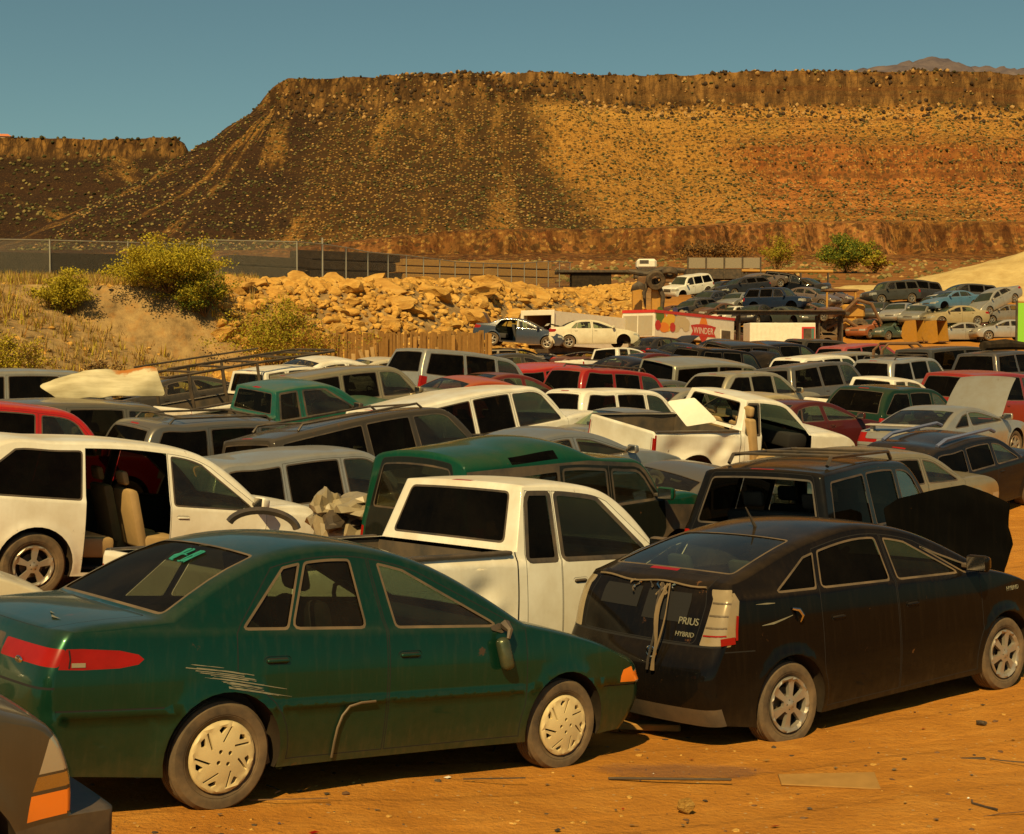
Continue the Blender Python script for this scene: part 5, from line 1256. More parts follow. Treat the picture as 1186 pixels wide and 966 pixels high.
ys = np.concatenate([np.arange(232, 256, 3), np.arange(256, 276, 1.6), np.arange(276, 395, 5.0), np.arange(395, 500, 2.0), np.arange(500, 545, 1.1), np.arange(545, 760, 18)])
m, nt, out = new_mat('mesa_rock')
tc = N(nt, 'TexCoord'); v = tc.outputs['Object']; sp = N(nt, 'SeparateXYZ'); nt.links.new(v, sp.inputs[0])
gm = N(nt, 'NewGeometry'); sn = N(nt, 'SeparateXYZ'); nt.links.new(gm.outputs['Normal'], sn.inputs[0])
na = noise(nt, v, .035, 7, .62); nb = noise(nt, v, .22, 6, .65); ncol = noise(nt, mapping(nt, v, (1, .3, .22)), .26, 6, .72); nst = noise(nt, mapping(nt, v, (.02, .02, 1)), .5, 4, .6)
zz = math_(nt, 'ADD', sp.outputs[2], math_(nt, 'MULTIPLY', math_(nt, 'SUBTRACT', na, .5), 9.0))
zn = math_(nt, 'DIVIDE', math_(nt, 'SUBTRACT', zz, 18.0), 96.0)
base = ramp(nt, zn, [(0, (.16, .048, .012)), (.10, (.22, .072, .018)), (.16, (.27, .105, .020)), (.30, (.28, .125, .023)), (.70, (.30, .140, .025)), (.80, (.40, .21, .045)), (.85, (.27, .125, .026))])
base = mixc(nt, math_(nt, 'MULTIPLY', ramp(nt, nb, [(.35, (0, 0, 0)), (.65, (1, 1, 1))]), .55), base, (.42, .215, .048))
# red ledges in the right part
xr = math_(nt, 'DIVIDE', math_(nt, 'SUBTRACT', math_(nt, 'ADD', sp.outputs[0], math_(nt, 'MULTIPLY', na, 30.0)), 88.0), 14.0, True)
band = ramp(nt, math_(nt, 'DIVIDE', math_(nt, 'SUBTRACT', zz, 40.0), 50.0), [(0, (0, 0, 0)), (.22, (.25, .25, .25)), (.42, (.95, .95, .95)), (.74, (1, 1, 1)), (.84, (0, 0, 0))])
redc = mixc(nt, nst, (.27, .080, .018), (.13, .036, .010))
base = mixc(nt, math_(nt, 'MULTIPLY', math_(nt, 'MULTIPLY', xr, band), ramp(nt, nb, [(.25, (.35, .35, .35)), (.6, (1, 1, 1))])), base, redc)
# orange washes low on the slope
wash = ramp(nt, noise(nt, mapping(nt, v, (1, .35, .35)), .03, 4, .6), [(.52, (0, 0, 0)), (.62, (1, 1, 1))])
lowz = ramp(nt, zn, [(.12, (1, 1, 1)), (.42, (0, 0, 0))])
base = mixc(nt, math_(nt, 'MULTIPLY', math_(nt, 'MULTIPLY', wash, lowz), .8), base, (.38, .155, .045))
# near-black brown over the left part, streaked down the slope
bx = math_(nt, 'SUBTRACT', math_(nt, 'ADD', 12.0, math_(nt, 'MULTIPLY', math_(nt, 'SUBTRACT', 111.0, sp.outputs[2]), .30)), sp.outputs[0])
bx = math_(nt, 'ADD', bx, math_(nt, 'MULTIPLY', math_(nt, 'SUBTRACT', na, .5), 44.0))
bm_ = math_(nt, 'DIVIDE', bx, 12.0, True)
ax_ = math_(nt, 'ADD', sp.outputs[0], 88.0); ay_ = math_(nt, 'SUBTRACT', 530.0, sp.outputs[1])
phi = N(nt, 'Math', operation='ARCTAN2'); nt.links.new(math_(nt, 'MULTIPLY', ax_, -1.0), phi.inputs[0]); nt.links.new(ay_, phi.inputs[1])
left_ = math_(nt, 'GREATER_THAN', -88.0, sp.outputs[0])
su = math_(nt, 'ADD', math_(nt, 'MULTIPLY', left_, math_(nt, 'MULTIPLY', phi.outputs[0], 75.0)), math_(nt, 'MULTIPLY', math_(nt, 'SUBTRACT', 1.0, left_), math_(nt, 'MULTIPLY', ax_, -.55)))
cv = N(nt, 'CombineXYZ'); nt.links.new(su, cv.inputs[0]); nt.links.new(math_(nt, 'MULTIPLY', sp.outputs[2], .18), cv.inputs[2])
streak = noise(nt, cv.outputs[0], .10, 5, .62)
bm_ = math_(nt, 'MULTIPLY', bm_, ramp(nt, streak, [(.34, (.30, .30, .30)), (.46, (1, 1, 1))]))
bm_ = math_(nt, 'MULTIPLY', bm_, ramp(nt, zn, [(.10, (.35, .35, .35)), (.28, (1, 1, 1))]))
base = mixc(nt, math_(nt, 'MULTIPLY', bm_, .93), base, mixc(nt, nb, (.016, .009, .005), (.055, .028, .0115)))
fan = ramp(nt, noise(nt, mapping(nt, v, (1, .25, .30)), .07, 4, .6), [(.44, (0, 0, 0)), (.56, (1, 1, 1))])
fz = ramp(nt, math_(nt, 'DIVIDE', math_(nt, 'SUBTRACT', zz, 42.0), 24.0), [(0, (0, 0, 0)), (.35, (1, 1, 1)), (.95, (1, 1, 1)), (1, (.4, .4, .4))])
base = mixc(nt, math_(nt, 'MULTIPLY', math_(nt, 'MULTIPLY', fan, fz), math_(nt, 'MULTIPLY', xr, .8)), base, (.42, .15, .035))
def speck(scale, thr, rnd, fac, colr, b_):
    vo = N(nt, 'TexVoronoi', i_Scale=scale); nt.links.new(v, vo.inputs['Vector']); sc_ = N(nt, 'SeparateColor'); nt.links.new(vo.outputs['Color'], sc_.inputs[0])
    k = math_(nt, 'MULTIPLY', math_(nt, 'LESS_THAN', vo.outputs['Distance'], thr), math_(nt, 'GREATER_THAN', sc_.outputs[0], rnd))
    return mixc(nt, math_(nt, 'MULTIPLY', k, fac), b_, colr)
base = speck(.62, .46, .45, .75, (.05, .035, .013), base)
base = speck(.95, .40, .55, .55, (.46, .26, .065), base)
base = speck(1.3, .45, .50, .60, (.06, .032, .012), base)
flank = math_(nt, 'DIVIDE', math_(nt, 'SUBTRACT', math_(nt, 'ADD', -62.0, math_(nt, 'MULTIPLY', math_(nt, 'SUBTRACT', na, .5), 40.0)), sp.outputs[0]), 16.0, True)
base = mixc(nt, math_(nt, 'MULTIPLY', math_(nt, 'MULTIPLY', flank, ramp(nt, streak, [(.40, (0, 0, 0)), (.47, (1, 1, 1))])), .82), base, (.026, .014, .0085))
# caprock
cap = ramp(nt, math_(nt, 'DIVIDE', math_(nt, 'SUBTRACT', sp.outputs[2], 94.0), 14.0), [(.10, (0, 0, 0)), (.42, (1, 1, 1))])
capc = mixc(nt, ramp(nt, ncol, [(.44, (0, 0, 0)), (.66, (1, 1, 1))]), (.030, .014, .005), (.29, .145, .036))
vc = N(nt, 'TexVoronoi', i_Scale=1.0, feature='DISTANCE_TO_EDGE'); nt.links.new(mapping(nt, v, (.26, .12, .10)), vc.inputs['Vector'])
crk = ramp(nt, vc.outputs['Distance'], [(.0, (1, 1, 1)), (.10, (0, 0, 0))])
capc = mixc(nt, math_(nt, 'MULTIPLY', crk, .8), capc, (.022, .011, .005))
base = mixc(nt, math_(nt, 'MULTIPLY', cap, ramp(nt, nb, [(.25, (.55, .55, .55)), (.55, (.95, .95, .95))])), base, capc)
steep = ramp(nt, sn.outputs[2], [(.35, (1, 1, 1)), (.7, (0, 0, 0))])
base = mixc(nt, math_(nt, 'MULTIPLY', steep, .35), base, mixc(nt, ncol, (.07, .036, .014), (.30, .17, .065)))
lay_ = noise(nt, mapping(nt, v, (.006, .006, 1)), .42, 3, .6)
base = mixc(nt, math_(nt, 'MULTIPLY', math_(nt, 'MULTIPLY', ramp(nt, lay_, [(.46, (0, 0, 0)), (.54, (1, 1, 1))]), math_(nt, 'ADD', math_(nt, 'MULTIPLY', xr, .45), .12)), ramp(nt, nb, [(.3, (.3, .3, .3)), (.6, (1, 1, 1))])), base, (.12, .045, .014))
cutz = ramp(nt, math_(nt, 'DIVIDE', math_(nt, 'SUBTRACT', sp.outputs[2], 19.0), 12.0), [(0, (.6, .6, .6)), (.8, (1, 1, 1)), (1, (0, 0, 0))])
vst = noise(nt, mapping(nt, v, (.55, .2, .05)), 1.0, 6, .7)
base = mixc(nt, math_(nt, 'MULTIPLY', cutz, ramp(nt, vst, [(.40, (.85, .85, .85)), (.58, (0, 0, 0))])), base, (.045, .015, .005))
hh = math_(nt, 'ADD', math_(nt, 'MULTIPLY', nb, 2.0), math_(nt, 'MULTIPLY', ncol, 1.5))
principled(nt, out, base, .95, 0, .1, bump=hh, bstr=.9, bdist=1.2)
MAT['mesa'] = m
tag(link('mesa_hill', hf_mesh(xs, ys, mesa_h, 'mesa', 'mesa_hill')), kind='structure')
# far tableland on the left
def far_h(x, y):
    ex = -214 + 8 * fbm(y / 60, 7, 0, 3); ey = 880 + 16 * fbm(x / 120, 4, 0, 3)
    d = math.hypot(max(x - ex, 0), max(ey - y, 0))
    if d > 0: d = max(0, d + (7 * fbm(x / 70, y / 70, 6, 4) + 5 * (1 - 2 * abs(fbm(x / 40, y / 160, 2, 3)))) * min(1, d / 15) + 1.5 * fbm(x / 8, y / 50, 4, 3) * math.exp(-d / 14))
    return float(np.interp(d, [0, 2, 5, 9, 50, 125, 180, 400], [143, 141, 132, 128, 104, 68, 57, 50])) + .8 * fbm(x / 12, y / 12, 2, 3)
m2 = MAT['mesa'].copy(); m2.name = 'far_mesa_rock'; MAT['mesa_far'] = m2
for n in m2.node_tree.nodes:
    if n.type == 'MATH' and n.operation == 'SUBTRACT' and not n.inputs[1].is_linked and abs(n.inputs[1].default_value - 94) < .1: n.inputs[1].default_value = 126.0
tag(link('far_mesa_hill', hf_mesh(np.arange(-900, -40, 5.0), np.concatenate([np.arange(640, 760, 12), np.arange(760, 900, 4.0), np.arange(900, 1100, 40)]), far_h, 'mesa_far', 'far_mesa_hill')), kind='structure')
RX = np.array([1400, 1840, 1960, 2080, 2230, 2370, 2450, 2540, 2640, 2800, 3000, 3300, 3900]); RZ = np.array([1500, 1655, 1680, 1690, 1712, 1741, 1745, 1728, 1718, 1700, 1672, 1660, 1560])
def mtn_h(x, y):
    top = float(np.interp(x, RX, RZ)) + 14 * fbm(x / 90, 2, 0, 4)
    dd = abs(y - 8000 - 90 * fbm(x / 260, 9, 0, 3)); return max(100, top - dd * .55 + min(dd, 200) / 200 * 70 * fbm(x / 130, y / 130, 3, 4))
MAT['mountain'] = simple('mountain_rock', (.15, .11, .105), .95, spec=.05, var=.0)
m, nt, out = new_mat('mountain_rock2'); tc = N(nt, 'TexCoord'); nn = noise(nt, tc.outputs['Object'], .012, 6, .6)
principled(nt, out, ramp(nt, nn, [(.3, (.075, .062, .075)), (.7, (.15, .115, .11))]), .95, 0, .05); MAT['mountain'] = m
tag(link('mountain', hf_mesh(np.arange(1200, 4200, 24.0), np.arange(6900, 9100, 36.0), mtn_h, 'mountain', 'mountain')), kind='structure')
# desert scrub and loose rock on the slopes (too many to count)
def blob(r, sub, seed, sq=.75):
    bm = bmesh.new(); bmesh.ops.create_icosphere(bm, subdivisions=sub, radius=1)
    out = []
    for v_ in bm.verts:
        k = r * (1 + .45 * mnoise.noise(v_.co * 1.7 + Vector((seed * 3.1, seed, 0)))); out.append((v_.co.x * k, v_.co.y * k, v_.co.z * k * sq))
    F = [[x.index for x in f.verts] for f in bm.faces]; bm.free(); return out, F
def scatter(name, n, xr_, yr_, hfun, sizes, mats, sub, seed, sq=.75, keep=None):
    r_ = random.Random(seed); a = Acc(); pro = [blob(1, sub, i, sq) for i in range(6)]
    for _ in range(n):
        x = r_.uniform(*xr_); y = r_.uniform(*yr_)
        if keep and not keep(x, y, r_): continue
        z = hfun(x, y); s = r_.uniform(*sizes) ; V, F = pro[r_.randrange(6)]; an = r_.random() * 6.28; ca, sa = math.cos(an), math.sin(an)
        a.add([(x + s * (p[0] * ca - p[1] * sa), y + s * (p[0] * sa + p[1] * ca), z + s * (p[2] + .25)) for p in V], F, mats[r_.randrange(len(mats))])
    o = link(name, a.mesh(name, True, 50)); tag(o, kind='stuff'); return o
MAT['scrub1'] = simple('scrub_dark', (.045, .042, .016), .9, spec=.1, var=.5)
MAT['scrub2'] = simple('scrub_straw', (.20, .15, .055), .9, spec=.1, var=.4)
MAT['scrub3'] = simple('scrub_olive', (.085, .075, .025), .9, spec=.1, var=.4)
MAT['rockpale'] = simple('loose_rock', (.36, .21, .075), .9, spec=.1, var=.3)
MAT['rockdark'] = simple('basalt_block', (.055, .035, .02), .9, spec=.1, var=.4)
scatter('scrub', 15000, (-150, 250), (300, 545), mesa_h, (.22, .66), ['scrub1', 'scrub3', 'scrub3', 'scrub2'], 1, 5, .8)
scatter('talus_rocks', 7500, (-150, 250), (330, 528), mesa_h, (.18, .55), ['rockpale', 'rockpale', 'rockdark'], 1, 6, .7)
scatter('rim_rocks', 900, (-88, 250), (515, 530), mesa_h, (.4, 1.0), ['rockdark', 'rockdark', 'rockpale'], 1, 9, 1.0)
scatter('far_scrub', 1400, (-420, -120), (770, 890), far_h, (.6, 1.5), ['scrub1', 'scrub3', 'scrub2'], 1, 8, .8)

scatter('valley_scrub', 2600, (-70, 120), (150, 258), lambda x, y: gz(x, y) - .1, (.16, .5), ['scrub2', 'scrub3', 'scrub2', 'rockpale'], 1, 12, .8)
# ------------------------------------------------------------------ rock embankment, fences, bushes
def rock_mesh(seed, sub=3, rough=.5):
    bm = bmesh.new(); bmesh.ops.create_icosphere(bm, subdivisions=sub, radius=1)
    r_ = random.Random(seed); planes = [(Vector((r_.gauss(0, 1), r_.gauss(0, 1), r_.gauss(0, 1))).normalized(), r_.uniform(.42, .85)) for _ in range(15)]
    for v_ in bm.verts:
        c_ = v_.co.copy()
        for n_, d_ in planes:
            k = c_.dot(n_)
            if k > d_: c_ -= n_ * (k - d_) * 1.0
        c_ *= 1 + .16 * mnoise.noise(c_ * 2.1 + Vector((seed, 0, 0))) + .09 * mnoise.noise(c_ * 5 + Vector((0, seed, 0)))
        v_.co = c_
    V = [tuple(v_.co) for v_ in bm.verts]; F = [[x.index for x in f.verts] for f in bm.faces]; bm.free()
    return V, F
m, nt, out = new_mat('sandstone'); tc = N(nt, 'TexCoord'); oi = N(nt, 'ObjectInfo'); v = tc.outputs['Object']
n1 = noise(nt, v, 1.6, 7, .65); n2 = noise(nt, mapping(nt, v, (1, 1, 6)), 1.5, 5, .6); n3 = noise(nt, v, 9, 5, .7)
cc = ramp(nt, n1, [(.25, (.34, .155, .028)), (.5, (.52, .29, .065)), (.75, (.62, .40, .125))])
cc = mixc(nt, math_(nt, 'MULTIPLY', ramp(nt, n2, [(.5, (0, 0, 0)), (.65, (1, 1, 1))]), .4), cc, (.30, .135, .035))
cc = mixc(nt, math_(nt, 'MULTIPLY', oi.outputs['Random'], .35), cc, (.33, .18, .06))
principled(nt, out, cc, .95, 0, .1, bump=math_(nt, 'ADD', n1, math_(nt, 'MULTIPLY', n3, .4)), bstr=.8, bdist=.12); MAT['sandstone'] = m
ROCKS = [mesh_of('boulder', *rock_mesh(11 + i), 'sandstone', True, 22) for i in range(9)]
r_ = random.Random(21)
WL = [tuple(map(float, p)) for p in WALL]
def wall_ds(x, y):
    best = 1e9; sg = 1
    for (ax, ay), (bx, by) in zip(WL[:-1], WL[1:]):
        ex, ey = bx - ax, by - ay; t = min(1, max(0, ((x - ax) * ex + (y - ay) * ey) / (ex * ex + ey * ey)))
        dx, dy = x - ax - t * ex, y - ay - t * ey; d = math.hypot(dx, dy)
        if d < best: best = d; sg = 1 if ex * dy - ey * dx > 0 else -1
    return best * sg
def wall_pt(px, d):
    """point up-slope by d from the foot of the bank in the direction of picture column px"""
    lo, hi = 30.0, 150.0
    for _ in range(16):
        mid = (lo + hi) / 2
        if wall_ds(at(px, mid), mid) < d: lo = mid
        else: hi = mid
    return at(px, lo), lo
nb_ = 0
SPOTS = []
for _ in range(3000):
    px = r_.uniform(262, 742); t = r_.random(); d = .6 + t * 8.3
    x, y = wall_pt(px, d); s = 1.25 * (r_.uniform(.28, .62) + (r_.random()**4) * .75 + (.22 if d > 6.5 else 0)) * (.75 if y < 62 else 1)
    if any((x - a)**2 + (y - b)**2 < (.60 * (s + q))**2 for a, b, q in SPOTS): continue
    SPOTS.append((x, y, s))
    if len(SPOTS) >= 285: break
for i, (x, y, s) in enumerate(SPOTS):
    o = link('boulder', ROCKS[i % 9]); o.location = (x, y, gz(x, y) - .16 * s)
    sx = s * r_.uniform(.95, 1.9); o.scale = (sx, s * r_.uniform(.8, 1.2), s * r_.uniform(.40, .8)); o.rotation_euler = (r_.uniform(-.25, .25), r_.uniform(-.3, .3), r_.gauss(.5, .5))
    tag(o, 'pale sandstone boulder in the rock embankment below the chain link fence', 'boulder', 'boulders in the rock embankment')
a = Acc()
RK = [rock_mesh(60 + i, 2) for i in range(10)]
for _ in range(3600):
    px = r_.uniform(250, 745); x, y = wall_pt(px, r_.uniform(-.3, 9.8)); V, F = RK[r_.randrange(10)]; s = r_.uniform(.08, .20) + .28 * r_.random()**3
    z0 = gz(x, y); an = r_.random() * 6.28; ca, sa = math.cos(an), math.sin(an)
    a.add([(x + (p[0] * ca - p[1] * sa) * s, y + (p[0] * sa + p[1] * ca) * s, z0 + p[2] * s * .75 + .05) for p in V], F, 'sandstone')
for _ in range(420):
    px = r_.uniform(-40, 260); x, y = wall_pt(px, r_.uniform(1, 26)); V, F = RK[r_.randrange(10)]; s = r_.uniform(.06, .22); z0 = gz(x, y)
    a.add([(x + p[0] * s, y + p[1] * s, z0 + p[2] * s * .7) for p in V], F, 'sandstone')
tag(link('rubble', a.mesh('rubble', True, 40)), kind='stuff')

# wooden retaining fence of rough upright boards
MAT['board'] = simple('weathered_board', (.31, .17, .05), .9, spec=.1, var=.3)
MAT['board_pale'] = simple('broken_board', (.42, .27, .11), .9, spec=.1, var=.3)
MAT['post'] = simple('galvanised_post', (.34, .31, .24), .5, .6, var=.2)
t = thing('wooden_fence', 'rough fence of upright weathered boards holding back the rock embankment', 'fence', (0, 0, 0))
a = Acc(); b = Acc(); P0 = np.array([at(384, 59.5), 59.5]); P1 = np.array([at(566, 65.5), 65.5]); L = np.linalg.norm(P1 - P0); u = (P1 - P0) / L; nrm = np.array([-u[1], u[0]]); s = 0.0
while s < L:
    w_ = r_.uniform(.10, .22); p = P0 + u * (s + w_ / 2); zb = gz(*p) - .3; ht = r_.uniform(2.12, 2.30) * (1 - .1 * s / L); k = r_.uniform(-.05, .05)
    br = r_.random() < .22
    M = Matrix.Translation((p[0], p[1], zb)) @ Matrix.Rotation(math.atan2(u[1], u[0]), 4, 'Z') @ Matrix.Rotation(k, 4, 'X') @ Matrix.Rotation(r_.uniform(-.03, .03), 4, 'Y')
    V, F = box_vf((-w_ / 2 * .96, -.02, 0), (w_ / 2 * .96, .02, ht)); a.add(xform(V, M), F, 'board'); s += w_
link('board_panel', a.mesh('board_panel', False), t)
for i in range(5):
    p = P0 + u * (L * i / 4) - nrm * .10; V, F = bevel_box((-.09, -.09, 0), (.09, .09, 1.9), .02, 1)
    o = link('post', mesh_of('post', V, F, 'board'), t); o.location = (p[0], p[1], gz(*p) - .3)
for i in range(13):
    p = P0 + u * (L * r_.uniform(.0, 1.0)) - nrm * r_.uniform(.25, .6)
    V, F = box_vf((-.09, -.02, 0), (.09, .02, r_.uniform(.8, 1.4))); o = link('loose_board', mesh_of('loose_board', V, F, 'board_pale', False), t)
    o.location = (p[0], p[1], gz(*p) - .1); o.rotation_euler = (r_.uniform(-.35, -.1), r_.uniform(-.3, .3), math.atan2(u[1], u[0]) + r_.uniform(-.3, .3))

# chain link fences
m, nt, out = new_mat('chain_link'); tc = N(nt, 'TexCoord'); sp = N(nt, 'SeparateXYZ'); nt.links.new(tc.outputs['UV'], sp.inputs[0])
def wire(sg):
    q = math_(nt, 'FRACT', math_(nt, 'MULTIPLY', math_(nt, 'ADD', sp.outputs[0], math_(nt, 'MULTIPLY', sp.outputs[1], sg)), 14.0))
    return math_(nt, 'LESS_THAN', q, .15)
al = math_(nt, 'MAXIMUM', wire(1.0), wire(-1.0))
tr = N(nt, 'BsdfTransparent'); df = N(nt, 'BsdfPrincipled'); df.inputs['Base Color'].default_value = (.24, .22, .17, 1); df.inputs['Metallic'].default_value = .5; df.inputs['Roughness'].default_value = .5
mxs = N(nt, 'MixShader'); nt.links.new(al, mxs.inputs[0]); nt.links.new(tr.outputs[0], mxs.inputs[1]); nt.links.new(df.outputs[0], mxs.inputs[2]); nt.links.new(mxs.outputs[0], out.inputs[0])
MAT['chain'] = m
MAT['tarp'] = simple('dark_tarp', (.014, .011, .008), .9, spec=.1, var=.4, dust=.12)
def chain_fence(name, label, pts, hgt, step, tall=()):
    t = thing(name, label, 'fence', (0, 0, 0)); P = []
    for (a, b) in zip(pts[:-1], pts[1:]):
        n = max(1, int(math.hypot(b[0] - a[0], b[1] - a[1]) / step))
        for i in range(n): P.append((a[0] + (b[0] - a[0]) * i / n, a[1] + (b[1] - a[1]) * i / n))
    P.append(pts[-1]); Z = [gz(*p) for p in P]
    V, F = tube_vf([(p[0], p[1], z + hgt) for p, z in zip(P, Z)], .038, 6); link('top_rail', mesh_of('top_rail', V, F, 'post'), t)
    for i, (p, z) in enumerate(zip(P, Z)):
        ex = .35 if i in tall else 0
        V, F = tube_vf([(0, 0, -.3), (0, 0, hgt + .05 + ex)], .062 if i in tall or i == 0 else .046, 7); o = link('post', mesh_of('post', V, F, 'post'), t); o.location = (p[0], p[1], z)
    V = []; F = []; uv = []; s = 0
    for i, (p, z) in enumerate(zip(P, Z)):
        if i: s += math.hypot(p[0] - P[i - 1][0], p[1] - P[i - 1][1])
        V += [(p[0], p[1], z + .03), (p[0], p[1], z + hgt)]; uv += [(s, 0), (s, hgt)]
        if i: F.append((2 * i - 2, 2 * i, 2 * i + 1, 2 * i - 1))
    me = mesh_of('wire_mesh', V, F, 'chain', False); ul = me.uv_layers.new(name='UVMap')
    for lp in me.loops: ul.data[lp.index].uv = uv[lp.vertex_index]
    link('wire_mesh', me, t); return t, P, Z
chain_fence('chain_link_fence', 'long chain link fence running along the top of the rock embankment', [(at(236, 82), 82), (at(345, 84), 84), (at(450, 98), 98), (at(560, 116), 116), (at(660, 138), 138)], 2.45, 3.1, tall=(2,))
t, P, Z = chain_fence('chain_link_fence', 'chain link fence with dark windscreen behind the yellow bushes at left', [(at(-70, 70), 70), (at(60, 72), 72), (at(232, 79), 79)], 2.1, 3.2)
V = []; F = []
for i, (p, z) in enumerate(zip(P[:8], Z[:8])):
    V += [(p[0], p[1] + .06, z + .35), (p[0], p[1] + .06, z + 1.45)]
    if i: F.append((2 * i - 2, 2 * i, 2 * i + 1, 2 * i - 1))
link('windscreen', mesh_of('windscreen', V, F, 'tarp', False), t)
# long low stacks and a shed behind the fence
def stack(name, label, cat, x0, y0, x1, y1, z, h, dpt, mat, rows):
    t = thing(name, label, cat, (x0, y0, z)); L = math.hypot(x1 - x0, y1 - y0); t.rotation_euler = (0, 0, math.atan2(y1 - y0, x1 - x0))
    for k in range(rows):
        V, F = bevel_box((r_.uniform(-.6, .4), -dpt / 2 + r_.uniform(-.15, .15), h * k / rows), (L + r_.uniform(-.8, .4), dpt / 2 + r_.uniform(-.15, .15), h * (k + .86) / rows), .04, 1)
        link('layer', mesh_of('layer', V, F, mat), t)
    return t
for (pa, pb, Y, py, h, nm, lab, mat, n) in [(268, 345, 96, 317, 2.3, 'pipe_stack', 'dark stack behind the left end of the chain link fence', 'tarp', 3), (350, 452, 104, 318, 3.0, 'timber_stack', 'tallest dark stack behind the middle of the chain link fence', 'tarp', 4), (462, 560, 128, 319, 2.7, 'pipe_stack', 'long brown stack behind the right half of the chain link fence', 'board', 4), (565, 640, 146, 322, 2.6, 'timber_stack', 'brown stack at the right end of the chain link fence', 'board', 3)]:
    x0, x1 = at(pa, Y), at(pb, Y); stack(nm, lab, 'stack', x0, Y, x1, Y + 4, gz((x0 + x1) / 2, Y), h, 2.0, mat, n)

# ------------------------------------------------------------------ bushes, grass
for nme, c_ in (('leaf_yellow', (.42, .335, .032)), ('leaf_olive', (.34, .28, .03)), ('leaf_green', (.12, .155, .025)), ('leaf_brown', (.30, .15, .04)), ('straw', (.42, .28, .10)), ('twig', (.15, .09, .04))):
    m, nt, out = new_mat(nme); tc = N(nt, 'TexCoord'); n_ = noise(nt, tc.outputs['Object'], 5, 3)
    d1 = N(nt, 'BsdfDiffuse'); tl = N(nt, 'BsdfTranslucent'); mx_ = N(nt, 'MixShader'); mx_.inputs[0].default_value = .22
    cl = mixc(nt, n_, tuple(x * .65 for x in c_), tuple(min(1, x * 1.3) for x in c_)); nt.links.new(cl, d1.inputs[0]); nt.links.new(cl, tl.inputs[0])
    nt.links.new(d1.outputs[0], mx_.inputs[1]); nt.links.new(tl.outputs[0], mx_.inputs[2]); nt.links.new(mx_.outputs[0], out.inputs[0]); MAT[nme] = m
def bush(name, label, cat, x, y, w_, h_, leaves, n, leaf=.09, seed=0, sink=.1, up=.6):
    q = random.Random(seed); t = thing(name, label, cat, (x, y, gz(x, y) - sink)); a = Acc(); b = Acc()
    ns = 26
    tips = []
    for i in range(ns):
        an = q.random() * 6.28; el = q.uniform(.15, 1.0); rr = math.sqrt(q.random()) * w_ / 2; hh = h_ * (1 - .55 * (rr / (w_ / 2))**2) * q.uniform(.7, 1.06)
        p = [Vector((0, 0, 0)), Vector((rr * .45 * math.cos(an), rr * .45 * math.sin(an), hh * .5)), Vector((rr * math.cos(an), rr * math.sin(an) * .8, hh))]
        V, F = tube_vf(p, [.03, .018, .006], 4, False); b.add(V, F, 'twig'); tips.append(p)
        for j in range(3):
            o = p[1].lerp(p[2], q.uniform(0, .8)); e = o + Vector((q.gauss(0, .2) * w_, q.gauss(0, .2) * w_, abs(q.gauss(.16, .1)) * h_)); tips.append([o, (o + e) / 2, e])
    for i in range(n):
        p = tips[q.randrange(len(tips))]; tt = q.uniform(.25, 1.05); c_ = p[1].lerp(p[2], tt) if tt > .4 else p[0].lerp(p[1], tt + .5)
        c_ = c_ + Vector((q.gauss(0, .055) * w_, q.gauss(0, .055) * w_, q.gauss(0, .045) * h_))
        d = Vector((q.gauss(0, 1), q.gauss(0, 1), abs(q.gauss(up, .6)))).normalized(); s_ = d.cross(Vector((q.gauss(0, 1), q.gauss(0, 1), q.gauss(0, 1)))).normalized()
        l_ = leaf * q.uniform(.6, 1.5); wd = l_ * .34
        a.add([c_ - s_ * wd * .5, c_ + d * l_ * .5 - s_ * wd, c_ + d * l_, c_ + d * l_ * .5 + s_ * wd], [(0, 1, 2, 3)], leaves[min(len(leaves) - 1, int(abs(q.gauss(0, .8)) + .45 * (1 if c_.x > w_ * .15 else 0) + (.7 if c_.z < h_ * .35 else 0)))])  # later, mostly darker leaf colours low and right paint in the shaded side
    link('stem', b.mesh('stem'), t); link('foliage', a.mesh('foliage', False), t); return t
YB = ['leaf_yellow', 'leaf_olive', 'leaf_green']
def bushpx(nm, lab, cat, px, ybase, Y, wpx, hpx, leaves, n, leaf, seed):
    x = at(px, Y); w_ = wpx / FOC * Y; h_ = hpx / FOC * Y
    return bush(nm, lab, cat, x, Y, w_, h_, leaves, n, leaf, seed)
def Yfor(px, py):
    """distance where the ground shows at picture point (px, py), searching outward"""
    for Y in np.arange(30, 140, .5):
        if zpix(py, Y) <= gz(at(px, Y), Y): return Y
    return 140
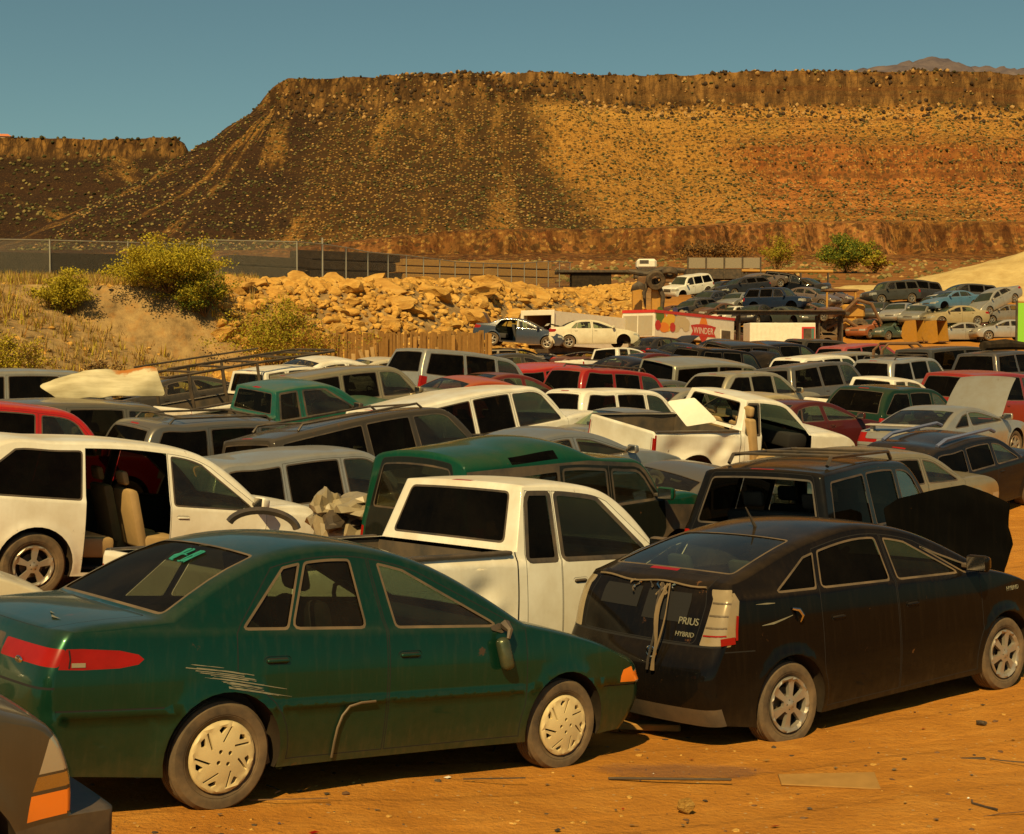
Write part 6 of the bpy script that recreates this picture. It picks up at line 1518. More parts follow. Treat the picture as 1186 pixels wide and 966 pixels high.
for (nm, lab, cat, px, yb, wpx, hpx, leaves, n, lf, Y) in [
    ('bush', 'smaller yellow green bush at left on the crest of the grassy bank', 'bush', 82, 366, 62, 52, YB, 10000, .08, None),
    ('bush', 'largest yellow green bush on the crest of the grassy bank', 'bush', 196, 370, 112, 62, YB, 22000, .085, None),
    ('bush', 'olive bush with brown leaves at the foot of the rock embankment', 'bush', 326, 418, 126, 96, ['leaf_olive', 'leaf_brown', 'leaf_green'], 17000, .08, 55),
    ('bush', 'pale yellow bush at the left edge of the picture above the silver van', 'bush', 14, 425, 70, 74, ['leaf_yellow', 'straw', 'leaf_olive'], 9000, .07, 44),
    ('bush', 'small dull green bush beside the largest yellow bush', 'bush', 238, 380, 56, 50, ['leaf_olive', 'leaf_green', 'leaf_green'], 8000, .08, None),
    ('bush', 'dry grey brown bush low on the grassy bank', 'bush', 118, 418, 52, 40, ['twig', 'straw', 'leaf_brown'], 2600, .09, 47),
    ('tree', 'round bright green tree in front of the red cut bank at right', 'tree', 978, 318, 62, 44, ['leaf_green', 'leaf_olive', 'leaf_green'], 12000, .24, 190),
    ('tree', 'thin pale green tree left of the round green one', 'tree', 898, 318, 40, 42, ['leaf_olive', 'leaf_brown', 'leaf_green'], 4200, .2, 190),
    ('bush', 'low green brown bush right of the round green tree', 'bush', 1012, 320, 30, 26, ['leaf_olive', 'leaf_brown'], 1500, .34, 188)]:
    bushpx(nm, lab, cat, px, yb, Y or Yfor(px, yb), wpx, hpx, leaves, n, lf, len(lab) + px)
q = random.Random(3); a = Acc()
def tuft(x, y, z, s, mats):
    for k in range(q.randrange(5, 10)):
        an = q.random() * 6.28; ln = s * q.uniform(.5, 1.2); le = q.uniform(.1, .8); d = Vector((math.cos(an) * le, math.sin(an) * le, 1)).normalized(); sd_ = Vector((-math.sin(an), math.cos(an), 0)) * ln * .05
        b_ = Vector((x + q.gauss(0, .06), y + q.gauss(0, .06), z - .02)); a.add([b_ - sd_, b_ + sd_, b_ + d * ln], [(0, 1, 2)], mats[q.randrange(len(mats))])
for _ in range(5200):
    px = q.uniform(-60, 300); x, y = wall_pt(px, q.uniform(.5, 30)); tuft(x, y, gz(x, y), q.uniform(.2, .6), ['straw', 'straw', 'leaf_brown', 'leaf_yellow'])
tag(link('dry_grass', a.mesh('dry_grass', False)), kind='stuff')
# pale sand hill at right
V = []; F = []; n1, n2 = 60, 34; cx, cy = at(1262, 133), 133
for j in range(n2 + 1):
    for i in range(n1):
        an = 2 * math.pi * i / n1; rr = j / n2; x = cx + 31 * rr * math.cos(an); y = cy + 17 * rr * math.sin(an)
        V.append((x, y, float(g0(np.array([x]), np.array([y]))[0]) - .5 + 4.6 * math.exp(-(rr * 2.0)**2) + .30 * fbm(x / 5, y / 5, 4, 4) + .25 * abs(fbm(x / 2, y / 6, 1, 2))))
for j in range(n2):
    for i in range(n1): F.append((j * n1 + i, j * n1 + (i + 1) % n1, (j + 1) * n1 + (i + 1) % n1, (j + 1) * n1 + i))
m, nt, out = new_mat('pale_sand'); tc = N(nt, 'TexCoord'); nn = noise(nt, tc.outputs['Object'], .5, 7, .65)
principled(nt, out, ramp(nt, nn, [(.3, (.36, .24, .09)), (.65, (.52, .39, .17))]), .95, 0, .1, bump=nn, bstr=.6, bdist=.5); MAT['sand'] = m
tag(link('sand_hill', mesh_of('sand_hill', V, F, 'sand', True, 80)), kind='structure')
# tan house on the far rim
t = thing('house', 'small house with orange roof on the far rim at left', 'house', (at(8, 886), 886, 142.2), .1)
V, F = box_vf((-6, -4, -1), (6, 4, 2.6)); link('wall', mesh_of('wall', V, F, simple('house_wall', (.45, .32, .2), .8), False), t)
V = [(-6.6, -4.6, 2.6), (6.6, -4.6, 2.6), (6.6, 4.6, 2.6), (-6.6, 4.6, 2.6), (-3, 0, 4.8), (3, 0, 4.8)]; F = [(0, 1, 5, 4), (1, 2, 5), (2, 3, 4, 5), (3, 0, 4)]
link('roof', mesh_of('roof', V, F, simple('house_roof', (.5, .16, .06), .8), False), t)
# ------------------------------------------------------------------ helpers for loose sheet metal
def sheet_mesh(name, outline, bulge, thick, mat, h=.12, wob=0.0, seed=0):
    """a pressed panel: outline in (u, v) metres, domed by bulge, with real thickness; front faces -y"""
    O = dense(rounded(outline, .05, 3), h * .8); A = np.array(O); c0 = A.mean(0); R0 = np.abs(A - c0).max(0)
    pts = [(u, v) for u in np.arange(A[:, 0].min(), A[:, 0].max(), h) for v in np.arange(A[:, 1].min(), A[:, 1].max(), h)]
    V2, F, _ = cdt(O, [], pts, h)
    def y(p):
        r2 = ((p[0] - c0[0]) / R0[0])**2 * .6 + ((p[1] - c0[1]) / R0[1])**2 * .6
        return -bulge * (1 - r2) + wob * fbm(p[0] * 1.6, p[1] * 1.6, seed, 3)
    n = len(V2); V = [(p[0], y(p), p[1]) for p in V2] + [(p[0], y(p) + thick, p[1]) for p in V2]
    FF = []
    for f in F:
        p = V2[f]; cr = (p[1, 0] - p[0, 0]) * (p[2, 1] - p[0, 1]) - (p[1, 1] - p[0, 1]) * (p[2, 0] - p[0, 0])
        f = tuple(f) if cr > 0 else tuple(f[::-1]); FF += [f, tuple(i + n for i in f[::-1])]
    nO = len(O); idx = {}
    for i, p in enumerate(V2): idx[(round(p[0], 5), round(p[1], 5))] = i
    ring = [idx.get((round(p[0], 5), round(p[1], 5))) for p in O]
    if None not in ring:
        for i in range(nO): a, b = ring[i], ring[(i + 1) % nO]; FF.append((a, b, b + n, a + n))
    return mesh_of(name, V, FF, mat, True, 40)
def pic_outline(pts, Y):
    """(column, row) pairs of the photograph turned into metres on an upright plane at distance Y"""
    P = [(at(a, Y), zpix(b, Y)) for a, b in pts]; cx = sum(p[0] for p in P) / len(P); z0 = min(p[1] for p in P)
    return [(p[0] - cx, p[1] - z0) for p in P], cx, z0
def box_part(nm, par, lo, hi, mat, r=.02):
    V, F = bevel_box(lo, hi, r, 1) if r else box_vf(lo, hi); return link(nm, mesh_of(nm, V, F, mat, True, 30), par)
def text_part(nm, par, body, size, loc, rot, mat, ext=.004, align='CENTER', spacing=1.0):
    c_ = bpy.data.curves.new(nm, 'FONT'); c_.body = body; c_.size = size; c_.extrude = ext; c_.align_x = align; c_.align_y = 'CENTER'; c_.space_character = spacing
    tmp = bpy.data.objects.new(nm, c_); col.objects.link(tmp); dg = bpy.context.evaluated_depsgraph_get(); me = bpy.data.meshes.new_from_object(tmp.evaluated_get(dg)); bpy.data.objects.remove(tmp); me.materials.clear(); me.materials.append(MAT[mat])
    o = link(nm, me, par); o.location = loc; o.rotation_euler = rot; return o
MAT['white_metal'] = simple('white_sheet_metal', (.72, .68, .57), .5, var=.06, dust=.28)
MAT['red_paint'] = simple('red_paint', (.48, .018, .014), .45, dust=.12)
MAT['orange_paint'] = simple('orange_print', (.72, .22, .02), .5); MAT['yellow_print'] = simple('yellow_print', (.70, .42, .04), .5)
MAT['green_print'] = simple('green_print', (.10, .16, .02), .5); MAT['blue_print'] = simple('blue_print', (.06, .06, .16), .5); MAT['tan_print'] = simple('tan_print', (.52, .42, .24), .5)
MAT['machine_yellow'] = simple('machine_yellow', (.40, .19, .014), .55, var=.25, dust=.3)
MAT['rusty'] = simple('rusty_steel', (.12, .055, .022), .85, .2, var=.5, dust=.3)
MAT['dark_steel'] = simple('dark_steel', (.03, .025, .02), .7, .3, var=.4, dust=.3)
MAT['brown_inside'] = simple('plywood_lining', (.20, .11, .05), .8, var=.3)
MAT['banner_green'] = simple('banner_green', (.22, .52, .03), .6)
MAT['rag'] = simple('yellow_rag', (.50, .30, .07), .9, var=.3)

# ---- the fruit-painted trailer
Yc = 80.0; X0 = at(757, Yc); A0 = rad(50); zt = zpix(359, Yc); zg = gz(X0 + 2, Yc + 3) ; Hh = zt - zg
t = thing('box_trailer', 'white box trailer with a fruit mural and a red ribbon sign on its side', 'trailer', (X0, Yc, zg)); t.rotation_euler = (0, rad(1.9), A0)
Lb, Wb = 9.0, 2.3
box_part('body', t, (0, 0, .75), (Lb, Wb, Hh), 'white_metal', .03)
box_part('top_stripe', t, (-.02, -.03, Hh - .15), (Lb + .02, -.003, Hh + .02), 'red_paint', 0); box_part('top_stripe', t, (-.035, -.03, Hh - .15), (-.003, Wb, Hh + .02), 'red_paint', 0)
MAT['grey_door'] = simple('grey_door', (.34, .30, .22), .6, var=.1, dust=.3)
box_part('rear_door', t, (-.03, .12, .85), (-.003, Wb - .12, Hh - .32), 'grey_door', 0)
for yy in (.06, Wb - .06, Wb / 2): box_part('door_frame', t, (-.055, yy - .03, .8), (-.031, yy + .03, Hh - .28), 'white_metal', 0)
def disc(par, nm, x, z, rx, rz, mat, off, n=18, sd=0):
    V = [(x + rx * (1 + .12 * math.sin(3 * k + sd)) * math.cos(2 * math.pi * k / n), -off, z + rz * math.sin(2 * math.pi * k / n)) for k in range(n)]; V += [(a_, b_ + .003, c_) for a_, b_, c_ in V]
    F = [tuple(range(n))] + [(k, k + n, (k + 1) % n + n, (k + 1) % n) for k in range(n)]; return link(nm, mesh_of(nm, V, F, mat, False), par)
q = random.Random(5)
for (x, z, rx, rz, mt, o_) in [(.75, 1.75, .55, .5, 'orange_paint', .004), (.55, 2.05, .42, .5, 'green_print', .010), (1.35, 1.55, .6, .45, 'yellow_print', .012), (1.0, 1.35, .55, .30, 'orange_paint', .016), (1.75, 2.0, .45, .42, 'yellow_print', .020), (2.3, 1.6, .55, .5, 'tan_print', .006), (2.9, 1.95, .45, .55, 'tan_print', .012), (2.15, 2.35, .28, .26, 'blue_print', .024), (.35, 1.45, .3, .3, 'red_paint', .022), (3.35, 1.6, .45, .4, 'tan_print', .018), (1.9, 1.4, .3, .28, 'red_paint', .028)]:
    disc(t, 'mural', x, z, rx, rz, mt, o_, sd=x * 3)
# ribbon sign: red crest, orange crown, white lettering
xm, zm = 5.35, Hh * .56
V = [(xm - 1.45, -.012, zm - .30), (xm + 1.45, -.012, zm - .30), (xm + 1.2, -.012, zm), (xm + 1.45, -.012, zm + .34), (xm + .8, -.012, zm + .42), (xm, -.012, zm + .46), (xm - .8, -.012, zm + .42), (xm - 1.45, -.012, zm + .34), (xm - 1.2, -.012, zm)]
link('ribbon', mesh_of('ribbon', V, [tuple(range(9))], 'red_paint', False), t)
V = [(xm - .55, -.008, zm - .25), (xm, -.008, zm - .78), (xm + .55, -.008, zm - .25)]; link('crest', mesh_of('crest', V, [(0, 1, 2)], 'red_paint', False), t)
V = [(xm - .5, -.008, zm + .4), (xm + .5, -.008, zm + .4), (xm + .32, -.008, zm + .78), (xm, -.008, zm + .95), (xm - .32, -.008, zm + .78)]; link('crest', mesh_of('crest', V, [tuple(range(5))], 'orange_paint', False), t)
text_part('lettering', t, 'WINDER', .56, (xm, -.016, zm + .03), (rad(90), 0, 0), 'white_metal', .002, spacing=1.05)
box_part('window_frame', t, (7.35, -.035, Hh * .40), (8.55, -.003, Hh * .66), 'white_metal', 0); box_part('window', t, (7.43, -.045, Hh * .42), (8.47, -.036, Hh * .64), 'plastic', 0)
for x in (.8, 1.9, 7.2): 
    for y in (.25, Wb - .25):
        V, F = lathe_vf([(.25, -.12), (.5, -.12), (.5, .12), (.25, .12)], 16, 'y', True); o = link('wheel', mesh_of('wheel', V, F, 'rubber'), t); o.location = (x, y, .42)

# ---- white truck box, end open
Yc = 76.0; X0 = at(640, Yc); zt = zpix(360, Yc); zg = gz(X0 + 2, Yc + 3) - .1; Hh = zt - zg
t = thing('truck_box', 'long white truck body with open end, behind the white sedan perched on a wreck', 'truck body', (X0, Yc, zg)); t.rotation_euler = (0, rad(2.2), rad(50))
Lb, Wb = 9.2, 2.2
for nm, lo, hi, mt in [('side_wall', (0, 0, .55), (Lb, .05, Hh), 'white_metal'), ('side_wall', (0, Wb - .05, .55), (Lb, Wb, Hh), 'white_metal'), ('roof', (0, .052, Hh - .06), (Lb, Wb - .052, Hh), 'white_metal'), ('floor', (0, .052, .55), (Lb, Wb - .052, .62), 'brown_inside'), ('end_wall', (Lb - .06, .052, .622), (Lb - .01, Wb - .052, Hh - .062), 'white_metal'), ('lining', (.6, .06, .65), (Lb - .1, .08, Hh - .1), 'brown_inside'), ('lining', (.3, Wb - .08, .65), (Lb - .1, Wb - .06, Hh - .1), 'brown_inside')]:
    box_part(nm, t, lo, hi, mt, 0)
for y in (.0, Wb): box_part('corner_post', t, (-.10, y - .1, .5), (-.003, y + .1, Hh + .05), 'white_metal', .02)
box_part('header', t, (-.10, .103, Hh - .25), (-.003, Wb - .103, Hh + .05), 'white_metal', .02); box_part('chassis', t, (.2, .5, .1), (Lb - .2, Wb - .5, .545), 'dark_steel', .02)
for k in range(3): box_part('vent', t, (7.0 + k * .55, -.03, Hh * .55), (7.45 + k * .55, -.003, Hh * .63), 'dark_steel', 0)

# ---- white container with dark doorway
Yc = 84.0; X0 = at(868, Yc); X1 = at(944, Yc); zt = zpix(374, Yc); zg = gz((X0 + X1) / 2, Yc + 1)
t = thing('container', 'white container with a dark red doorway below the upper scrap pile', 'container', (X0, Yc, zg)); Hh = zt - zg; Lb = X1 - X0
box_part('body', t, (0, 0, 0), (Lb, 2.4, Hh), 'white_metal', .03); box_part('door_frame', t, (Lb - .85, -.04, .1), (Lb - .05, -.003, Hh - .25), 'red_paint', 0); box_part('doorway', t, (Lb - .75, -.05, .1), (Lb - .28, -.041, Hh - .35), 'dark_steel', 0)
MAT['teal_paint'] = simple('teal_paint', (.05, .14, .11), .6); box_part('door', t, (Lb - .27, -.06, .1), (Lb - .10, -.041, Hh - .35), 'teal_paint', 0)
for k in range(11): box_part('rib', t, (.12 + k * .27, -.03, .08), (.19 + k * .27, -.003, Hh - .1), 'white_metal', 0)
# dark flatbed standing next to it, carrying the pile's edge
t = thing('flatbed', 'dark steel flatbed lying along the foot of the upper scrap pile', 'flatbed', (at(838, 88), 88.5, gz(at(850, 88), 88)))
box_part('deck', t, (-.5, .2, 2.25), (8.0, 2.4, 2.34), 'dark_steel', .02); box_part('beam', t, (-.3, .4, 2.05), (8.3, .7, 2.24), 'dark_steel', .01)
for x in (0, 1.2, 6.4, 7.9): box_part('leg', t, (x, .9, 0), (x + .10, 2.1, 2.04), 'dark_steel', .01)

# ---- scrap grapple with yellow uprights
t = thing('scrap_loader', 'rusty scrap grapple machine with two yellow uprights and old tyres on top', 'machine', (at(748, 93), 93, gz(at(748, 93), 93)))
zt = zpix(330, 93) - t.location.z
for x0, x1 in ((-.95, -.30), (.35, .95)): box_part('upright', t, (x0, -.3, 0), (x1, .3, zt - .2), 'machine_yellow', .04)
box_part('crossbeam', t, (-2.0, -.35, 1.2), (.95, -.301, 1.9), 'machine_yellow', .01); box_part('head', t, (-.6, -.35, zt - .19), (.7, .4, zt + .55), 'rusty', .08)
V, F = tube_vf([(-1.2, 0, zt + .9), (0, 0, zt + .7), (1.0, .1, zt + 1.0), (2.6, .2, zt + .95)], [.16, .22, .24, .18], 8); link('boom', mesh_of('boom', V, F, 'dark_steel'), t)
V, F = tube_vf([(.6, -.4, zt + .3), (1.1, -.5, zt - .8), (1.0, -.5, zt - 1.9), (.6, -.5, zt - 2.5)], [.16, .17, .12, .05], 7); link('claw', mesh_of('claw', V, F, 'dark_steel'), t)
V, F = tube_vf([(.1, -.4, zt + .3), (-.2, -.6, zt - .6), (-.1, -.5, zt - 1.6)], [.16, .15, .05], 7); link('claw', mesh_of('claw', V, F, 'dark_steel'), t)
for (dx, dz, r, ry) in ((.55, .25, .66, .3), (1.5, .75, .55, 1.2)):
    t2 = thing('tyre', 'large worn tyre wedged in the scrap grapple' if dx < 1 else 'tyre lying on the arm of the scrap grapple', 'tyre', (at(748, 93) + dx, 92.2, t.location.z + zt + dz)); V, F = lathe_vf([(r * .5, -.2), (r * .9, -.22), (r, -.12), (r, .12), (r * .9, .22), (r * .5, .2)], 22, 'y', True); o = link('carcass', mesh_of('carcass', V, F, 'rubber_clean'), t2); o.rotation_euler = (ry, .2, .2)
o2, cx, z0 = pic_outline([(729, 338), (731, 331), (738, 326), (746, 331), (747, 338), (740, 336)], 92); o = link('bent_sheet', sheet_mesh('bent_sheet', o2, .2, .02, 'dark_steel', .15, .1, 2)); o.location = (cx, 91.6, z0); tag(o, 'dark bent sheet hanging at the left of the scrap grapple', 'sheet metal')

# ---- dead yellow loader and its two buckets
t = thing('yellow_loader', 'stripped yellow loader between the two scrap piles', 'machine', (at(978, 97), 97, gz(at(978, 97), 97)))
box_part('chassis', t, (-1.9, -.6, .5), (1.2, .9, 1.3), 'machine_yellow', .08); box_part('engine_cover', t, (-.3, -.55, 1.31), (1.3, .8, 2.3), 'machine_yellow', .15)
for sx in (-1.4, .6): box_part('cab_post', t, (sx - .07, -.5, 1.31), (sx + .07, -.36, 3.2), 'machine_yellow', .02)
box_part('cab_roof', t, (-1.6, -.6, 3.21), (.8, .8, 3.35), 'rusty', .03)
V, F = tube_vf([(-.6, -.8, 1.4), (.6, -.9, 2.6), (1.6, -1.0, 2.3), (2.3, -1.0, .9)], [.13, .15, .13, .10], 8); link('lift_arm', mesh_of('lift_arm', V, F, 'rusty'), t)
V, F = tube_vf([(-1.6, -.9, .6), (-.2, -1.0, 1.2), (.9, -1.0, .5)], .14, 8); link('ram', mesh_of('ram', V, F, 'rusty'), t)
for x in (-1.3, .8):
    V, F = lathe_vf([(.3, -.2), (.62, -.22), (.68, -.12), (.68, .12), (.62, .22), (.3, .2)], 20, 'y', True); o = link('wheel', mesh_of('wheel', V, F, 'rubber'), t); o.location = (x, -.8, .62)
def bucket(lab, px, Y, w_):
    x = at(px, Y); t = thing('loader_bucket', lab, 'bucket', (x, Y, gz(x, Y)), math.pi + .55, 'yellow loader buckets')
    pr = [(.55, 1.55), (-.35, 1.5), (-.62, 1.05), (-.66, .5), (-.4, .08), (.2, .0), (.75, .12)]
    V = []; n = len(pr)
    for xx in (-w_ / 2, w_ / 2):
        V += [(xx, a_, b_) for a_, b_ in pr]
    F = [(i, i + 1, n + i + 1, n + i) for i in range(n - 1)]; V2 = [(v_[0], v_[1] * .94 + .01, v_[2] * .95 + .04) for v_ in V]
    a = Acc(); a.add(V, F, 'machine_yellow'); a.add(V2, [f[::-1] for f in F], 'machine_yellow'); link('shell', a.mesh('shell', True, 30), t)
    for sx in (-1, 1):
        V = [(sx * w_ / 2, a_, b_) for a_, b_ in pr] + [(sx * (w_ / 2 - .04), a_, b_) for a_, b_ in pr]; F = [tuple(range(n)), tuple(range(2 * n - 1, n - 1, -1))]; link('cheek', mesh_of('cheek', V, F, 'machine_yellow', False), t)
    for k in range(5): box_part('tooth', t, (-w_ / 2 + .1 + k * (w_ - .3) / 4, .7, .08), (-w_ / 2 + .2 + k * (w_ - .3) / 4, 1.0, .16), 'rusty', 0)
bucket('narrower yellow loader bucket on the left in front of the right scrap pile', 1057, 92.5, .85); bucket('wider yellow loader bucket on the right in front of the right scrap pile', 1082, 92, 1.05)

# ---- far things behind the piles
t = thing('stake_trailer', 'long grey stake sided trailer parked under the red cut bank', 'trailer', (at(796, 150), 150, gz(at(830, 150), 150))); Lb = at(880, 150) - at(796, 150); zt = zpix(299, 150) - t.location.z
MAT['grey_panel'] = simple('grey_panel', (.22, .18, .12), .8, var=.3)
for k in range(4): box_part('side_panel', t, (.1 + k * Lb / 4, 0, zt - 1.15), (Lb * (k + 1) / 4 - .1, .08, zt), 'grey_panel', 0)
for k in range(5): box_part('stake', t, (k * Lb / 4 - .07, -.06, .4), (k * Lb / 4 + .07, .14, zt + .1), 'dark_steel', 0)
box_part('deck', t, (-.2, .09, .4), (Lb + .2, 2.4, zt - 1.2), 'dark_steel', .05)
t = thing('white_truck', 'small white truck with a dark flat roofed frame far behind the rock embankment', 'truck', (at(737, 150), 150, zpix(316, 150)))
box_part('body', t, (0, 0, .4), (2.2, 1.9, 1.5), 'white_metal', .25); box_part('windscreen', t, (.3, -.02, .95), (1.3, -.003, 1.35), 'trim', 0); box_part('bed', t, (-.2, .1, -.6), (3.6, 2.0, .38), 'dark_steel', .05)
t = thing('shed', 'low dark shed with a flat roof right of the end of the chain link fence', 'shed', (at(662, 135), 135, gz(at(680, 135), 135)))
box_part('wall', t, (0, 0, 0), (3.9, 3, 1.5), 'tarp', .05); box_part('roof', t, (-1.6, -.3, 1.51), (7.0, 3.2, 1.75), 'dark_steel', .03)
t = thing('yellow_pipe', 'long straight yellow pipe in front of the red cut bank', 'pipe', (at(858, 150), 150, zpix(315, 150)))
V, F = tube_vf([(0, 0, .1), (5, .3, .05), (10, .1, .0)], .16, 8); link('pipe_run', mesh_of('pipe_run', V, F, 'machine_yellow'), t)
for x in (.5, 3.5, 6.5, 9.5): box_part('pipe_stand', t, (x - .08, .0, -1.4), (x + .08, .4, -.1), 'dark_steel', 0)
bush('bush', 'dark brown brush heap at the foot of the big slope', 'bush', at(826, 232), 232, 13, 3.4, ['twig', 'leaf_brown'], 2400, .4, 77)
t = thing('banner', 'bright green banner on a post at the right edge', 'banner', (at(1183, 60), 60, gz(at(1183, 60), 60))); z1, z2 = zpix(398, 60) - t.location.z, zpix(351, 60) - t.location.z
box_part('cloth', t, (-.20, 0, z1), (1.2, .03, z2), 'banner_green', 0); box_part('post', t, (-.29, -.03, 0), (-.205, .06, z2 + .1), 'dark_steel', .01)

# ---- crushed hulks that carry the upper pile, and the two cars standing on wrecks
q = random.Random(9)
HULK = [(.10, .05, .04), (.14, .12, .10), (.05, .05, .06), (.16, .10, .05), (.20, .19, .16), (.08, .03, .025)]
nh = 0
HL = [(790, 99.5, 1), (790, 99.8, 2), (812, 103, 1), (812, 103, 2), (838, 103, 1), (838, 103, 2), (862, 104, 1), (862, 104, 2), (890, 103, 1), (888, 103.5, 2), (915, 102, 1), (915, 102, 2), (940, 104, 1), (940, 104, 2), (958, 107, 1), (958, 107, 2), (880, 97, 1), (905, 96.5, 1), (925, 99, 1),
      (1030, 103, 1), (1030, 103, 2), (1055, 106, 1), (1055, 106, 2), (1085, 103, 1), (1115, 104, 1), (1115, 104, 2), (1140, 105, 1), (1140, 105, 2), (845, 94.5, 1), (895, 94, 1), (930, 94.5, 1), (955, 98, 1), (975, 103, 1), (990, 106, 1), (1005, 104, 1), (1018, 108, 1), (1018, 108, 2), (985, 110, 2), (598, 68.3, 1), (686, 68.3, 1)]
for i, (px, Y, lv) in enumerate(HL):
    x = at(px, Y); key = ['sedan', 'hatchback', 'wagon', 'coupe'][i % 4]; cl = HULK[q.randrange(6)]
    hs = .56 if Y > 70 else .62
    R = Matrix.Rotation(rad(q.uniform(-4, 4)), 4, 'X'); yw = rad(q.choice([20, 200, 40, 230, 15]) + q.uniform(-15, 15)) if Y > 70 else rad(4)
    car('crushed_car', key, 'flattened car hulk buried in the scrap piles without wheels' if Y > 70 else ('crushed hulk propping up the dark blue sedan with the open trunk' if px < 640 else 'crushed hulk propping up the cream white sedan with the open trunk'), 'car', cl, (x, Y, gz(x, Y) + (lv - 1) * .80 - .12), yw, tilt=R, h=.18, group='flattened hulks in the scrap piles', no_wheels=('FL', 'FR', 'BL', 'BR'), scale=(1, 1, hs), skip=('*mirror', 'R.mirror', 'L.mirror', 'seatC'))
def hinge(x, z, a): return Matrix.Translation((x, 0, z)) @ Matrix.Rotation(rad(a), 4, 'Y') @ Matrix.Translation((-x, 0, -z))
for (px, ry, Y, th, pit, rol, cl, nm, lab, nw) in [(604, 369, 68, -8, 4.5, 0, (.03, .045, .075), 'blue_sedan', 'dark blue sedan perched on a wreck, black trunk lid up, rear door missing', ()), (687, 370, 68, 7, -.5, 0, (.62, .57, .42), 'white_sedan', 'cream white sedan perched on a wreck with open trunk and front wheel missing', ('FR',))]:
    x = at(px, Y); z = zpix(ry, Y) - HGT['sedan']
    R = Matrix.Rotation(rad(th), 4, 'Z') @ Matrix.Rotation(rad(pit), 4, 'Y') @ Matrix.Rotation(-rad(th), 4, 'Z')
    mv = {'trunk': hinge(-1.66, 1.06, 62 if 'blue' in nm else 20)}
    pc = {'trunk': (.012, .011, .010), 'hood': cl} if 'blue' in nm else {}
    car(nm, 'sedan', lab, 'car', cl, (x, Y, z), rad(th), tilt=R, h=.10, no_wheels=nw, move=mv, part_color=pc, skip=('R.door0', 'R.window0', 'R.window1') if 'blue' in nm else (), group='scrap cars on the piles')

# ---- loads and loose panels in the yard
tp, ob = ROWOBJ['white pickup truck carrying a long black ladder rack']
t = thing('ladder_rack', 'long black ladder rack over the white pickup', 'ladder rack'); t.location = tp.location; t.rotation_euler = tp.rotation_euler
for sy in (-1, 1):
    V, F = tube_vf([(-3.1, sy * .86, 2.02), (-1.0, sy * .86, 2.03), (1.3, sy * .86, 2.0)], .035, 6); link('rail', mesh_of('rail', V, F, 'dark_steel'), t)
    V, F = tube_vf([(-3.1, sy * .86, 2.22), (.2, sy * .86, 2.2)], .025, 6); link('rail', mesh_of('rail', V, F, 'dark_steel'), t)
    for x in (-2.6, -1.75, -.85):
        V, F = tube_vf([(x, sy * .9, 1.18), (x, sy * .86, 2.02)], .035, 6); link('leg', mesh_of('leg', V, F, 'dark_steel'), t)
for x in (-3.1, -2.3, -1.5, -.7, .1, .8, 1.3):
    V, F = tube_vf([(x, -.86, 2.02), (x, .86, 2.02)], .03, 6); link('crossbar', mesh_of('crossbar', V, F, 'dark_steel'), t)
m, nt, out = new_mat('rusty_hood'); tc = N(nt, 'TexCoord'); v = tc.outputs['Object']; n1 = noise(nt, v, 2.2, 7, .65); n2 = noise(nt, mapping(nt, v, (.7, 1, 5)), 1.6, 4, .6); sp = N(nt, 'SeparateXYZ'); nt.links.new(v, sp.inputs[0])
cc = mixc(nt, ramp(nt, n2, [(.4, (0, 0, 0)), (.7, (1, 1, 1))]), (.50, .44, .28), (.30, .25, .14))
rm = math_(nt, 'MULTIPLY', ramp(nt, math_(nt, 'ADD', sp.outputs[2], math_(nt, 'MULTIPLY', math_(nt, 'SUBTRACT', n1, .5), .7)), [(.50, (0, 0, 0)), (.58, (1, 1, 1))]), ramp(nt, sp.outputs[0], [(-.1, (0, 0, 0)), (.25, (1, 1, 1))]))
principled(nt, out, mixc(nt, rm, cc, (.36, .13, .02)), .55, 0, .4); MAT['rusty_hood'] = m
o2, cx, z0 = pic_outline([(42, 449), (60, 441), (95, 432), (130, 428), (172, 423), (178, 426), (190, 458), (150, 462), (100, 464), (70, 466)], 25.0)
o = link('car_hood', sheet_mesh('car_hood', o2, .24, .02, 'rusty_hood', .10, .13, 4)); o.location = (cx, 25.1, z0); o.rotation_euler = (rad(-22), 0, 0); tag(o, 'loose white car hood with rust along its top, lying on the dark tan SUV', 'car hood')
o2, cx, z0 = pic_outline([(1031, 592), (1048, 580), (1090, 569), (1122, 563), (1150, 572), (1174, 584), (1172, 612), (1177, 632), (1166, 660), (1160, 700), (1060, 715), (1045, 690)], 14.2)
o = link('car_hood', sheet_mesh('car_hood', o2, .16, .02, 'paint_flat', .07, .13, 5), None, (.003, .003, .003)); o.location = (cx, 14.25, z0); o.rotation_euler = (rad(-8), 0, rad(-8)); tag(o, 'matt black loose hood standing on end against the black SUV', 'car hood')
o2, cx, z0 = pic_outline([(768, 462), (800, 458), (826, 486), (790, 492)], 25.6); o = link('leaning_sheet', sheet_mesh('white_panel', o2, .03, .015, 'white_metal', .12)); o.location = (cx, 24.9, z0); o.rotation_euler = (rad(-20), 0, 0); tag(o, 'flat white panel leaning on the grey silver coupe', 'panel')
